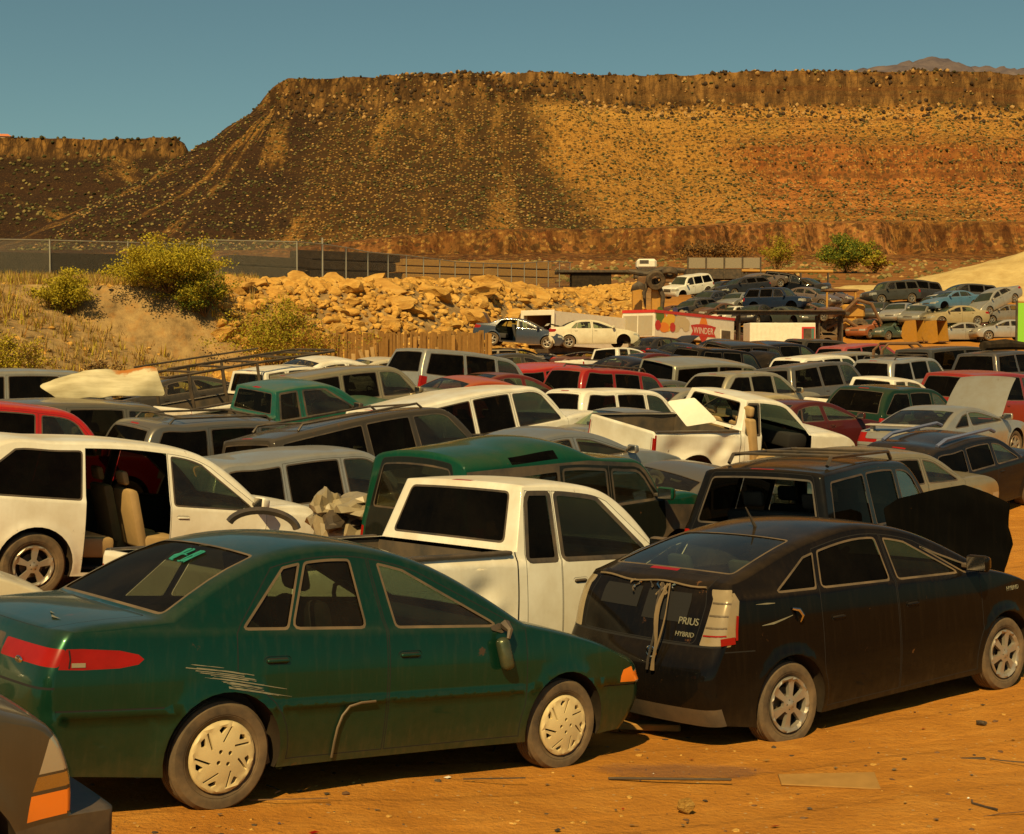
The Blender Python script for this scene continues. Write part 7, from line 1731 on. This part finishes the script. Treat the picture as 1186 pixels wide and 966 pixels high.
# crumpled cream front clip
MAT['crash_metal'] = simple('crash_metal', (.25, .21, .13), .45, var=.5, dust=.4)
a = Acc(); q = random.Random(14)
for (ox, oz, w_, h_, d_, mt, sd) in [(-.05, .55, .42, .30, .5, 'crash_metal', 1), (.18, .80, .42, .15, .45, 'crash_metal', 2), (-.2, .78, .2, .2, .4, 'crash_metal', 3), (.05, .30, .5, .24, .4, 'dark_steel', 4), (.3, .45, .3, .22, .4, 'crash_metal', 5), (-.05, .62, .30, .16, .62, 'dark_steel', 6)]:
    V, F = blob(1, 3, sd, 1.0)
    V = [(ox + w_ * (p[0] * (.8 + .25 * abs(mnoise.noise(Vector(p) * 3 + Vector((sd, 0, 0)))))), d_ * (p[1] + .25 * mnoise.noise(Vector(p) * 4)), oz + h_ * (p[2] + .35 * mnoise.noise(Vector(p) * 3.3 + Vector((0, sd, 0))))) for p in V]
    a.add(V, F, mt)
o = link('crumpled_front', a.mesh('crumpled_front', True, 25)); o.location = (at(398, 15.6), 15.6, zpix(575, 15.6) - .92); tag(o, 'crumpled cream front end torn off a car, beside the rear of the tall green off-roader', 'wreckage')
# tan seat pulled half out of the wrecked cab
a = Acc()
for lo, hi, f_ in (((-.28, -1.12, .62), (.28, -.62, .84), None), ((-.34, -1.10, .70), (-.16, -.64, 1.52), lambda v: (v[0] - (v[2] - .7) * .16, v[1] * (1 - .10 * (v[2] - .7)), v[2])), ((-.44, -.98, 1.54), (-.32, -.74, 1.74), None)):
    V, F = bevel_box(lo, hi, .05, 3, f_); a.add(V, F, 'seat_tan')
o = link('torn_seat', a.mesh('torn_seat', True, 60), WRE); o['label'] = 'torn tan seat hanging out of the missing door'
# black fender flare standing in the long pickup bed
key, fx, fy, fth = FORE['f150']
V, F = tube_vf([(.27 * math.cos(t_) * 1.05, 0, .15 * math.sin(t_)) for t_ in np.linspace(.15, 2.9, 16)], .035, 6); V = [(a_, b_ * 2.2, c_) for a_, b_, c_ in V]
o = link('fender_flare', mesh_of('fender_flare', V, F, 'trim')); X_, Y_ = at(303, 11.3), 11.3; o.location = (X_, Y_, zpix(613, 11.3)); o.rotation_euler = (0, rad(6), rad(12)); tag(o, 'black arched fender flare standing in the long white pickup bed', 'fender flare')
# rags and sheets in the small pickup bed
tp, ob = ROWOBJ['small white pickup truck with yellow rags in its bed']
a = Acc()
for k in range(5):
    V, F = blob(1, 2, 30 + k, .5); a.add([(-1.7 + .45 * (k % 3) + p[0] * .42, -.4 + .4 * (k % 2) + p[1] * .4, 1.05 + p[2] * .38) for p in V], F, 'rag')
o = link('rags', a.mesh('rags')); o.location = tp.location; o.rotation_euler = tp.rotation_euler; tag(o, 'heap of yellow rags in the bed of the small white pickup', 'rags')
tp, ob = ROWOBJ['dark grey SUV at the right edge with a bundle on its roof']
V, F = tube_vf([(-1.4, .2, 2.08), (0, .1, 2.12), (1.2, 0, 2.05)], [.16, .20, .14], 9); o = link('bundle', mesh_of('bundle', V, F, 'tarp')); o.location = tp.location; o.rotation_euler = tp.rotation_euler; tag(o, 'dark rolled bundle on the roof of the dark grey SUV at the right edge', 'bundle')
tp, ob = ROWOBJ['bright silver SUV with dark rear glass on the far right of the yard']
t = thing('roll_cage', 'brown tube roll cage behind the bright silver SUV', 'roll cage', (at(1047, 52), 52, gz(at(1047, 52), 52) + .4))
for y in (0, 1.2):
    V, F = tube_vf([(-.95, y, 0), (-.85, y, 1.5), (-.6, y, 1.75), (.5, y, 1.75), (.95, y, 1.35), (1.1, y, 0)], .06, 7); link('hoop', mesh_of('hoop', V, F, 'rusty'), t)
for x in (-.6, .5): V, F = tube_vf([(x, 0, 1.75), (x, 1.2, 1.75)], .05, 6); link('crossbar', mesh_of('crossbar', V, F, 'rusty'), t)
def eng(tp, x0, x1, w_, z0, z1):
    V, F = bevel_box((x0, -w_, z0), (x1, w_, z1), .08, 2); a = Acc(); a.add(V, F, 'engine')
    for k in range(6):
        xx = x0 + (x1 - x0) * q.random(); V, F = bevel_box((xx - .12, -w_ * .8 + k * w_ * .3, z1 - .05), (xx + .12, -w_ * .8 + k * w_ * .3 + .2, z1 + .07), .03, 1); a.add(V, F, 'engine')
    link('engine', a.mesh('engine'), tp)
for lab, ang in (('silver coupe with rear wing and its hood standing open', -58), ('dark navy sedan with its hood up beyond the bright red SUV', -38), ('black SUV with its hood raised behind the beige van', -40), ('black sedan with open hood below the fruit painted trailer', -35), ('black hatchback with hood up under the left end of the fruit painted trailer', -42)):
    tp, ob = ROWOBJ[lab]; sp_ = TYPES[[r[4] for r in ROWS if r[8] == lab][0]]; ck = sp_['keys'][4]; ob['hood'].matrix_local = hinge(ck[0] - .05, ck[1] + .0, ang); eng(tp, 1.0 if ck[0] < 1.1 else 1.3, sp_['keys'][2][0] - .25, .5, .4, ck[1] - .22)
tp, ob = ROWOBJ['silver coupe with rear wing and its hood standing open']
V, F = bevel_box((-2.18, -.62, 1.06), (-1.98, .62, 1.09), .012, 1); w1 = link('rear_wing', mesh_of('rear_wing', V, F, 'paint'), tp, SILVER)
for sy in (-.5, .5): V, F = box_vf((-2.12, sy - .03, .93), (-2.02, sy + .03, 1.061)); link('wing_post', mesh_of('wing_post', V, F, 'paint'), w1, SILVER)
tp, ob = ROWOBJ['dark navy wagon with blue roof rails in front of the silver coupe']
MAT['rail_blue'] = simple('rail_blue', (.09, .12, .22), .5, dust=.2)
for sy in (-.52, .52): V, F = tube_vf([(.5, sy, 1.46), (.3, sy, 1.53), (-1.3, sy, 1.54), (-1.6, sy, 1.46)], .035, 6); link('roof_rail', mesh_of('roof_rail', V, F, 'rail_blue'), tp)
def rack(tp, z, x0, x1, w_, n):
    for sy in (-w_, w_): V, F = tube_vf([(x0, sy, z - .05), (x0 + .1, sy, z + .04), (x1 - .1, sy, z + .04), (x1, sy, z - .05)], .022, 6); link('roof_rail', mesh_of('roof_rail', V, F, 'trim'), tp)
    for k in range(n): x = x0 + .25 + (x1 - x0 - .5) * k / max(1, n - 1); V, F = tube_vf([(x, -w_, z + .045), (x, w_, z + .045)], .018, 6); link('roof_bar', mesh_of('roof_bar', V, F, 'trim'), tp)
for lab in ('dusty grey SUV with dark side windows in front of the green pickup bed', 'large bright red SUV in the middle of the yard with dark glass', 'bright silver SUV with dark rear glass on the far right of the yard'):
    rack(ROWOBJ[lab][0], 1.78, -1.7, .35, .56, 2)
rack(ROWOBJ['long dark brown SUV with black tailgate window and red brake light on its roof edge'][0], 1.96, -2.3, .3, .62, 2)
rack(JEE, 1.78, -1.6, .3, .56, 3)
# ------------------------------------------------------------------ wear on the near cars
def side_strip(sh, pts, w_, dy=.003, sg=-1):
    """thin strip lying on a car's flank; pts in (x, z)"""
    P = np.array(pts, float); t = np.gradient(P, axis=0); n = np.stack([-t[:, 1], t[:, 0]], 1); n /= np.maximum(np.linalg.norm(n, axis=1, keepdims=True), 1e-9)
    w_ = np.array(w_ if isinstance(w_, (list, tuple)) else [w_] * len(P))[:, None]
    A = P + n * w_ / 2; B = P - n * w_ / 2
    V = [tuple(v) for v in sh.side(A[:, 0], A[:, 1], sg, -dy)] + [tuple(v) for v in sh.side(B[:, 0], B[:, 1], sg, -dy)]; m_ = len(P)
    return V, [(i, i + 1, m_ + i + 1, m_ + i) for i in range(m_ - 1)]
MAT['scrape'] = simple('bare_scrape', (.17, .16, .11), .8, var=.4)
MAT['teal_marker'] = simple('teal_marker', (.012, .20, .15), .8)
shE = built('compact_sedan', .06)[1]; shP = built('wedge_hatch', .06)[1]
q = random.Random(2); a = Acc()
for k in range(22):
    z = .80 - .0065 * k + q.uniform(-.008, .008); x0 = -1.52 + .015 * k + q.uniform(-.03, .05); L_ = q.uniform(.18, .40)
    xs_ = np.linspace(x0, x0 + L_, 9); V, F = side_strip(shE, [(x, z - (x - x0) * .16 + .004 * math.sin(9 * x)) for x in xs_], [q.uniform(.0006, .0055) for _ in xs_]); a.add(V, F, 'scrape')
link('scrape_mark', a.mesh('scrape_mark', False), ESC)
a = Acc()
for (s_, q0, q1, w_) in ((9.35, .42, .60, .05), (9.28, .28, .40, .025)):
    P = [shE.wrap(shE.S(s_ + .05 * math.sin(8 * t_)), t_ ) + np.array([0, 0, .004]) for t_ in np.linspace(-q1, -q0, 8)]; Q = [p + np.array([-w_ * .5 * (1 - abs(i - 3.5) / 4), 0, .0]) for i, p in enumerate(P)]
    V = [tuple(p) for p in P] + [tuple(p) for p in Q]; a.add(V, [(i, i + 1, 8 + i + 1, 8 + i) for i in range(7)], 'scrape')
link('scrape_mark', a.mesh('scrape_mark', False), ESC)
a = Acc(); V, F = side_strip(shE, [(-2.118, .80), (-2.112, .845), (-2.118, .89)], .007, .003); a.add(V, F, 'seam')
link('lamp_divider', a.mesh('lamp_divider', False), escO['R.taillight'])
a = Acc(); V, F = side_strip(shE, [(-2.105, .815), (-2.07, .815), (-2.035, .815)], .022, .003); a.add(V, F, 'lens_aged'); link('lamp_highlight', a.mesh('lamp_highlight', False), escO['R.taillight'])  # pale patch on the red lens, a highlight painted in colour
# scrawled teal marker writing on the rear glass
a = Acc(); G = {'R': [[(0, 0), (0, 1), (.6, 1), (.6, .55), (0, .5), (.65, 0)]], 'L': [[(0, 1), (0, 0), (.6, 0)]], '-': [[(.05, .5), (.6, .5)]], '5': [[(.6, 1), (0, 1), (0, .55), (.6, .5), (.55, 0), (0, 0)]], 'B': [[(0, 0), (0, 1), (.55, .9), (0, .52), (.6, .3), (0, 0)]]}
sA, sB = shE.S(7.18), shE.S(7.38); qx = -.30
for ch in 'RL-5B':
    for st in G[ch]:
        P = []
        for (p0, p1) in zip(st[:-1], st[1:]):
            for t_ in np.linspace(0, 1, 5): P.append((p0[0] + (p1[0] - p0[0]) * t_, p0[1] + (p1[1] - p0[1]) * t_))
        C3 = [shE.wrap(sB - (sB - sA) * p[1], qx + .058 * p[0]) + shE.wrap_n(sB - (sB - sA) * p[1], qx + .058 * p[0]) * .004 for p in P]
        V, F = tube_vf(C3, .0052, 5); a.add(V, F, 'teal_marker')
    qx += .064
link('marker_writing', a.mesh('marker_writing'), ESC)
# dangling mirror, its stub and the torn door trim
dw = float(shE.W(.72, .80))
t_m = link('mirror', None if False else (lambda: (lambda V, F: mesh_of('mirror', V, F, 'paint_chalk', True, 60))(*bevel_box((-.045, -.05, -.11), (.045, .03, .10), .036, 3)))(), escO['R.door1'], GREEN)
t_m.location = (.66, -(dw + .055), .80); t_m.rotation_euler = (rad(8), rad(14), rad(165)); t_m['label'] = 'door mirror hanging loose by its cable'
V, F = tube_vf([(.70, -(dw - .02), .97), (.69, -(dw + .05), .94), (.67, -(dw + .06), .89)], [.035, .02, .012], 6); link('mirror_stub', mesh_of('mirror_stub', V, F, 'trim'), escO['R.door1'])
V, F = side_strip(shE, [(.60, .945), (.68, .945), (.75, .945)], [.02, .06, .02], .006); link('mirror_base', mesh_of('mirror_base', V, F, 'trim', False), escO['R.door1'])
pts = [(-.30, .553), (-.40, .55), (-.47, .53), (-.515, .48), (-.54, .41), (-.55, .33), (-.553, .24)]
V, F = tube_vf([tuple(shE.side(np.array(x), np.array(z), -1, -.014)) for x, z in pts], .0075, 6); o = link('loose_trim', mesh_of('loose_trim', V, F, 'trim_tan'), ESC)
V, F = lathe_vf([(.0001, -.004), (.034, -.004), (.042, 0)], 16, 'y'); V = [(x * 1.0, y, z * .45) for x, y, z in V]
p = shE.wrap(shE.S(10.75), -.62); nn_ = shE.wrap_n(shE.S(10.75), -.62); o = link('emblem', mesh_of('emblem', V, F, 'chrome'), ESC); o.location = tuple(p + nn_ * .004); o.rotation_euler = (0, 0, math.atan2(nn_[0], -nn_[1]))
V, F = side_strip(shE, [(-1.02, .33), (-.99, .27), (-.96, .21)], [.10, .11, .09], -.06); link('mud_flap', mesh_of('mud_flap', V, F, 'trim_tan', False), ESC)

# black hatchback: torn tailgate, hanging strips, badges
def tailpt(k, q_, off=.006): return shP.wrap(shP.S(k), q_) + shP.wrap_n(shP.S(k), q_) * off
MAT['torn_trim'] = simple('torn_trim', (.13, .09, .045), .7, var=.5, dust=.3)
a = Acc()
P = [tailpt(9.10 + .05 * math.sin(7 * t_), t_, .012) for t_ in np.linspace(-.80, .80, 18)]; V, F = tube_vf(P, .010, 5); a.add(V, F, 'torn_trim')
for k in range(9):
    q0 = q.uniform(-.45, .35); P = [tailpt(9.12 + .3 * t_, q0 + .03 * math.sin(5 * t_ + k), .012 + .02 * t_) for t_ in np.linspace(0, q.uniform(.5, 1.6), 7)]; V, F = tube_vf(P, [.004 + .006 * q.random() for _ in P], 4); a.add(V, F, q.choice(['torn_trim', 'trim', 'chrome']))
link('torn_edge', a.mesh('torn_edge'), PRI)
a = Acc()
for k, (q0, w_) in enumerate(((-.30, .018), (-.26, .010), (-.36, .007))):
    P = []
    for t_ in np.linspace(0, 1, 11): p = tailpt(9.15 + 2.7 * t_, q0 - .12 * t_ + .03 * math.sin(6 * t_ + k), .02 + .05 * math.sin(3 * t_)); P.append(p)
    V, F = tube_vf(P, [w_ * (.4 + .6 * abs(math.sin(4 * t_ + k))) for t_ in np.linspace(0, 1, 11)], 5); a.add(V, F, 'torn_trim' if k != 1 else 'trim')
link('hanging_strip', a.mesh('hanging_strip'), PRI)
a = Acc()
for (k0, k1, q0, q1) in ((9.35, 10.3, -.62, -.05), (9.3, 10.0, .05, .6)):
    sg = [[tailpt(k0 + (k1 - k0) * i / 4, q0 + (q1 - q0) * j / 6, .004) for j in range(7)] for i in range(5)]; V = [tuple(p) for r in sg for p in r]; a.add(V, [(i * 7 + j, i * 7 + j + 1, (i + 1) * 7 + j + 1, (i + 1) * 7 + j) for i in range(4) for j in range(6)], 'seam')
link('exposed_recess', a.mesh('exposed_recess', False), PRI)
for (k_, q_, r_0) in ((11.35, -.36, .05),):
    V, F = tube_vf([(r_0 * math.cos(t_), 0, r_0 * .75 * math.sin(t_)) for t_ in np.linspace(0, 6.283, 17)], .007, 5); a = Acc(); a.add(V, F, 'chrome')
    V, F = tube_vf([(-.035, 0, .02), (.035, 0, .02)], .006, 5); a.add(V, F, 'chrome'); V, F = tube_vf([(0, 0, -.03), (0, 0, .02)], .006, 5); a.add(V, F, 'chrome'); V, F = tube_vf([(.03 * math.cos(t_), 0, .012 + .012 * math.sin(t_)) for t_ in np.linspace(0, 6.283, 11)], .005, 5); a.add(V, F, 'chrome')
    o = link('emblem', a.mesh('emblem'), PRI); o.location = tuple(tailpt(k_, q_, .03)); o.rotation_euler = (0, 0, rad(-90))
for body, k_, q_, sz in (('PRIUS', 10.25, -.66, .075), ('HYBRID', 10.68, -.66, .05)):
    p = tailpt(k_, q_, .004); nn_ = shP.wrap_n(shP.S(k_), q_); sl = math.atan2(nn_[2], math.hypot(nn_[0], nn_[1]))
    text_part('lettering', PRI, body, sz, tuple(p), (rad(90) - sl, 0, math.atan2(nn_[0], -nn_[1])), 'scrape', .003)
p = shP.side(np.array(1.48), np.array(.86), -1, -.003); text_part('lettering', PRI, 'HYBRID', .055, tuple(p), (rad(90), 0, rad(3)), 'scrape', .002)
a = Acc(); V, F = side_strip(shP, [(-1.62, .925), (-1.5, .93), (-1.38, .95), (-1.30, .965)], [.003, .016, .010, .004], .003); a.add(V, F, 'scrape'); V, F = side_strip(shP, [(-1.66, 1.08), (-1.55, 1.075), (-1.47, 1.07)], [.002, .012, .004], .003); a.add(V, F, 'scrape')
link('scrape_mark', a.mesh('scrape_mark', False), PRI)
p = [tuple(shP.side(np.array(x), np.array(z), -1, -d_)) for x, z, d_ in ((-1.30, 1.01, .004), (-1.26, 1.0, .03), (-1.235, .96, .035), (-1.24, .91, .012))]; V, F = tube_vf(p, [.010, .016, .016, .008], 6); link('fuel_flap', mesh_of('fuel_flap', V, F, 'chrome'), PRI)
V, F = tube_vf([tuple(shP.wrap(shP.S(6.75), 0)), tuple(shP.wrap(shP.S(6.75), 0) + np.array([-.10, 0, .16]))], [.016, .005], 6); link('antenna', mesh_of('antenna', V, F, 'trim'), PRI)
# red and clear bands inside the tall tail light
a = Acc()
for z0, z1, mt in ((.825, .875, 'lens_red'),):
    V, F = side_strip(shP, [(-2.02, (z0 + z1) / 2), (-1.95, (z0 + z1) / 2), (-1.885, (z0 + z1) / 2)], z1 - z0, .004); a.add(V, F, mt)
for k_ in (9.55, 9.95, 10.35, 10.62):
    P = [tailpt(k_, q_, .005) for q_ in np.linspace(-.99, -.87, 6)]; Q = [tailpt(k_ + .05, q_, .005) for q_ in np.linspace(-.99, -.87, 6)]; a.add([tuple(p) for p in P + Q], [(i, i + 1, i + 7, i + 6) for i in range(5)], 'trim_tan' if k_ < 10.6 else 'lens_red')
V, F = side_strip(shP, [(-1.872, .85), (-1.865, .92), (-1.845, 1.02)], .022, .005); a.add(V, F, 'lens_red')
link('lamp_band', a.mesh('lamp_band', False), priO['R.taillight'])

# ------------------------------------------------------------------ litter on the dirt
q = random.Random(17)
def lay(nm, lab, cat, px, py, w_, d_, h_, rot, mat, wob=.0):
    Y = next(Y for Y in np.arange(5, 30, .02) if zpix(py, Y) <= gz(at(px, Y), Y)); x = at(px, Y)
    V, F = bevel_box((-w_ / 2, -d_ / 2, 0), (w_ / 2, d_ / 2, h_), min(.008, h_ * .3), 1); V = [(a_, b_, c_ + wob * fbm(a_ * 3, b_ * 3, 2, 2)) for a_, b_, c_ in V]
    o = link(nm, mesh_of(nm, V, F, mat)); o.location = (x, Y, gz(x, Y) + .012); o.rotation_euler = (0, 0, rot); return tag(o, lab, cat)
lay('cardboard', 'flat brown sheet of cardboard on the bare dirt at right', 'cardboard', 964, 912, .62, .26, .012, rad(-6), 'board', .03)
lay('plank', 'short dark plank on the dirt under the nose of the green sedan', 'plank', 742, 850, .62, .12, .05, rad(-8), 'board')
lay('plank', 'thin dark stick lying on the dirt right of the green sedan front wheel', 'stick', 778, 912, .78, .018, .015, rad(-2), 'dark_steel')
lay('trim_strip', 'small dark strip on the dirt at far right', 'litter', 1133, 887, .18, .03, .012, rad(5), 'dark_steel')
Y = next(Y for Y in np.arange(5, 30, .02) if zpix(946, Y) <= gz(at(797, Y), Y)); V, F = rock_mesh(3, 3); o = link('stone', mesh_of('stone', V, F, 'sandstone', True, 40)); o.scale = (.075, .06, .052); o.location = (at(797, Y), Y, gz(at(797, Y), Y) + .03); tag(o, 'pale fist sized stone alone on the dirt below the black hatchback', 'stone')
Y = next(Y for Y in np.arange(5, 30, .02) if zpix(845, Y) <= gz(at(1140, Y), Y)); V, F = rock_mesh(8, 2); o = link('stone', mesh_of('stone', V, F, 'dark_steel', True, 40)); o.scale = (.05, .04, .035); o.location = (at(1142, Y), Y, gz(at(1142, Y), Y) + .02); tag(o, 'small dark lump on the dirt under the front of the black hatchback', 'stone')
a = Acc(); SM = [rock_mesh(100 + i, 1) for i in range(8)]
for _ in range(2600):
    Y = 5.5 + 14 * q.random()**1.6; x = q.uniform(-.45, .55) * Y; s = .006 + .03 * q.random()**5; V, F = SM[q.randrange(8)]; z = gz(x, Y) + .035 * fbm(x * .55, Y * .55, 1, 4) + .012 * fbm(x * 2.7, Y * 2.7, 5, 2)
    an = q.random() * 6.28; ca, sa = math.cos(an), math.sin(an); a.add([(x + s * (p[0] * ca - p[1] * sa), Y + s * (p[0] * sa + p[1] * ca), z + s * .5 * p[2]) for p in V], F, q.choice(['sandstone', 'sandstone', 'rusty', 'dark_steel']))
b = Acc()
for _ in range(420):
    Y = 5.5 + 12 * q.random()**1.5; x = q.uniform(-.40, .50) * Y; s = q.uniform(.008, .035); z = gz(x, Y) + .035 * fbm(x * .55, Y * .55, 1, 4) + .012 * fbm(x * 2.7, Y * 2.7, 5, 2)
    p = [(x + s * q.uniform(.4, 1.2) * math.cos(t_), Y + s * q.uniform(.3, 1.0) * math.sin(t_), z + .006 + q.uniform(0, .008)) for t_ in (0, 1.5, 3.0, 4.4)]
    b.add(p, [(0, 1, 2, 3)], q.choice(['trim', 'plastic', 'board', 'torn_trim', 'white_metal', 'chrome', 'lens_red']))
for _ in range(26):
    Y = q.uniform(6.5, 14); x = q.uniform(-.2, .45) * Y; z = gz(x, Y) + .03; an = q.random() * 6.28; L_ = q.uniform(.1, .45)
    V, F = tube_vf([(x + L_ * t_ * math.cos(an) + .03 * math.sin(5 * t_ + an), Y + L_ * t_ * math.sin(an), z) for t_ in (-.5, -.2, .2, .5)], q.uniform(.003, .007), 4); b.add(V, F, q.choice(['trim', 'rusty', 'dark_steel', 'twig']))
tag(link('debris', b.mesh('debris', False)), kind='stuff')
tag(link('pebbles', a.mesh('pebbles', True, 40)), kind='stuff')
m, nt, out = new_mat('oil_stain'); tc = N(nt, 'TexCoord'); nn = noise(nt, tc.outputs['Object'], 3, 6, .65); sp = N(nt, 'SeparateXYZ'); nt.links.new(tc.outputs['Object'], sp.inputs[0])
rr = N(nt, 'VectorMath', operation='LENGTH'); nt.links.new(mapping(nt, tc.outputs['Object'], (1.1, 3.2, 0)), rr.inputs[0])
al = ramp(nt, math_(nt, 'ADD', rr.outputs['Value'], math_(nt, 'MULTIPLY', math_(nt, 'SUBTRACT', nn, .5), 1.3)), [(.45, (1, 1, 1)), (.75, (0, 0, 0))])
b_ = principled(nt, out, (.15, .085, .075), .6, 0, .3); nt.links.new(math_(nt, 'MULTIPLY', al, .32), b_.inputs['Alpha'])
MAT['stain'] = m
X_, Y_ = at(800, 8.85), 8.85; V = []; F = []
for j in range(9):
    for i in range(25): x, y = -1.1 + 2.2 * i / 24, -.35 + .7 * j / 8; V.append((x, y, gz(X_ + x, Y_ + y) + .035 * fbm((X_ + x) * .55, (Y_ + y) * .55, 1, 4) + .012 * fbm((X_ + x) * 2.7, (Y_ + y) * 2.7, 5, 2) + .014 - gz(X_, Y_)))
for j in range(8):
    for i in range(24): F.append((j * 25 + i, j * 25 + i + 1, (j + 1) * 25 + i + 1, (j + 1) * 25 + i))
o = link('oil_stain', mesh_of('oil_stain', V, F, 'stain')); o.location = (X_, Y_, gz(X_, Y_)); tag(o, kind='stuff')
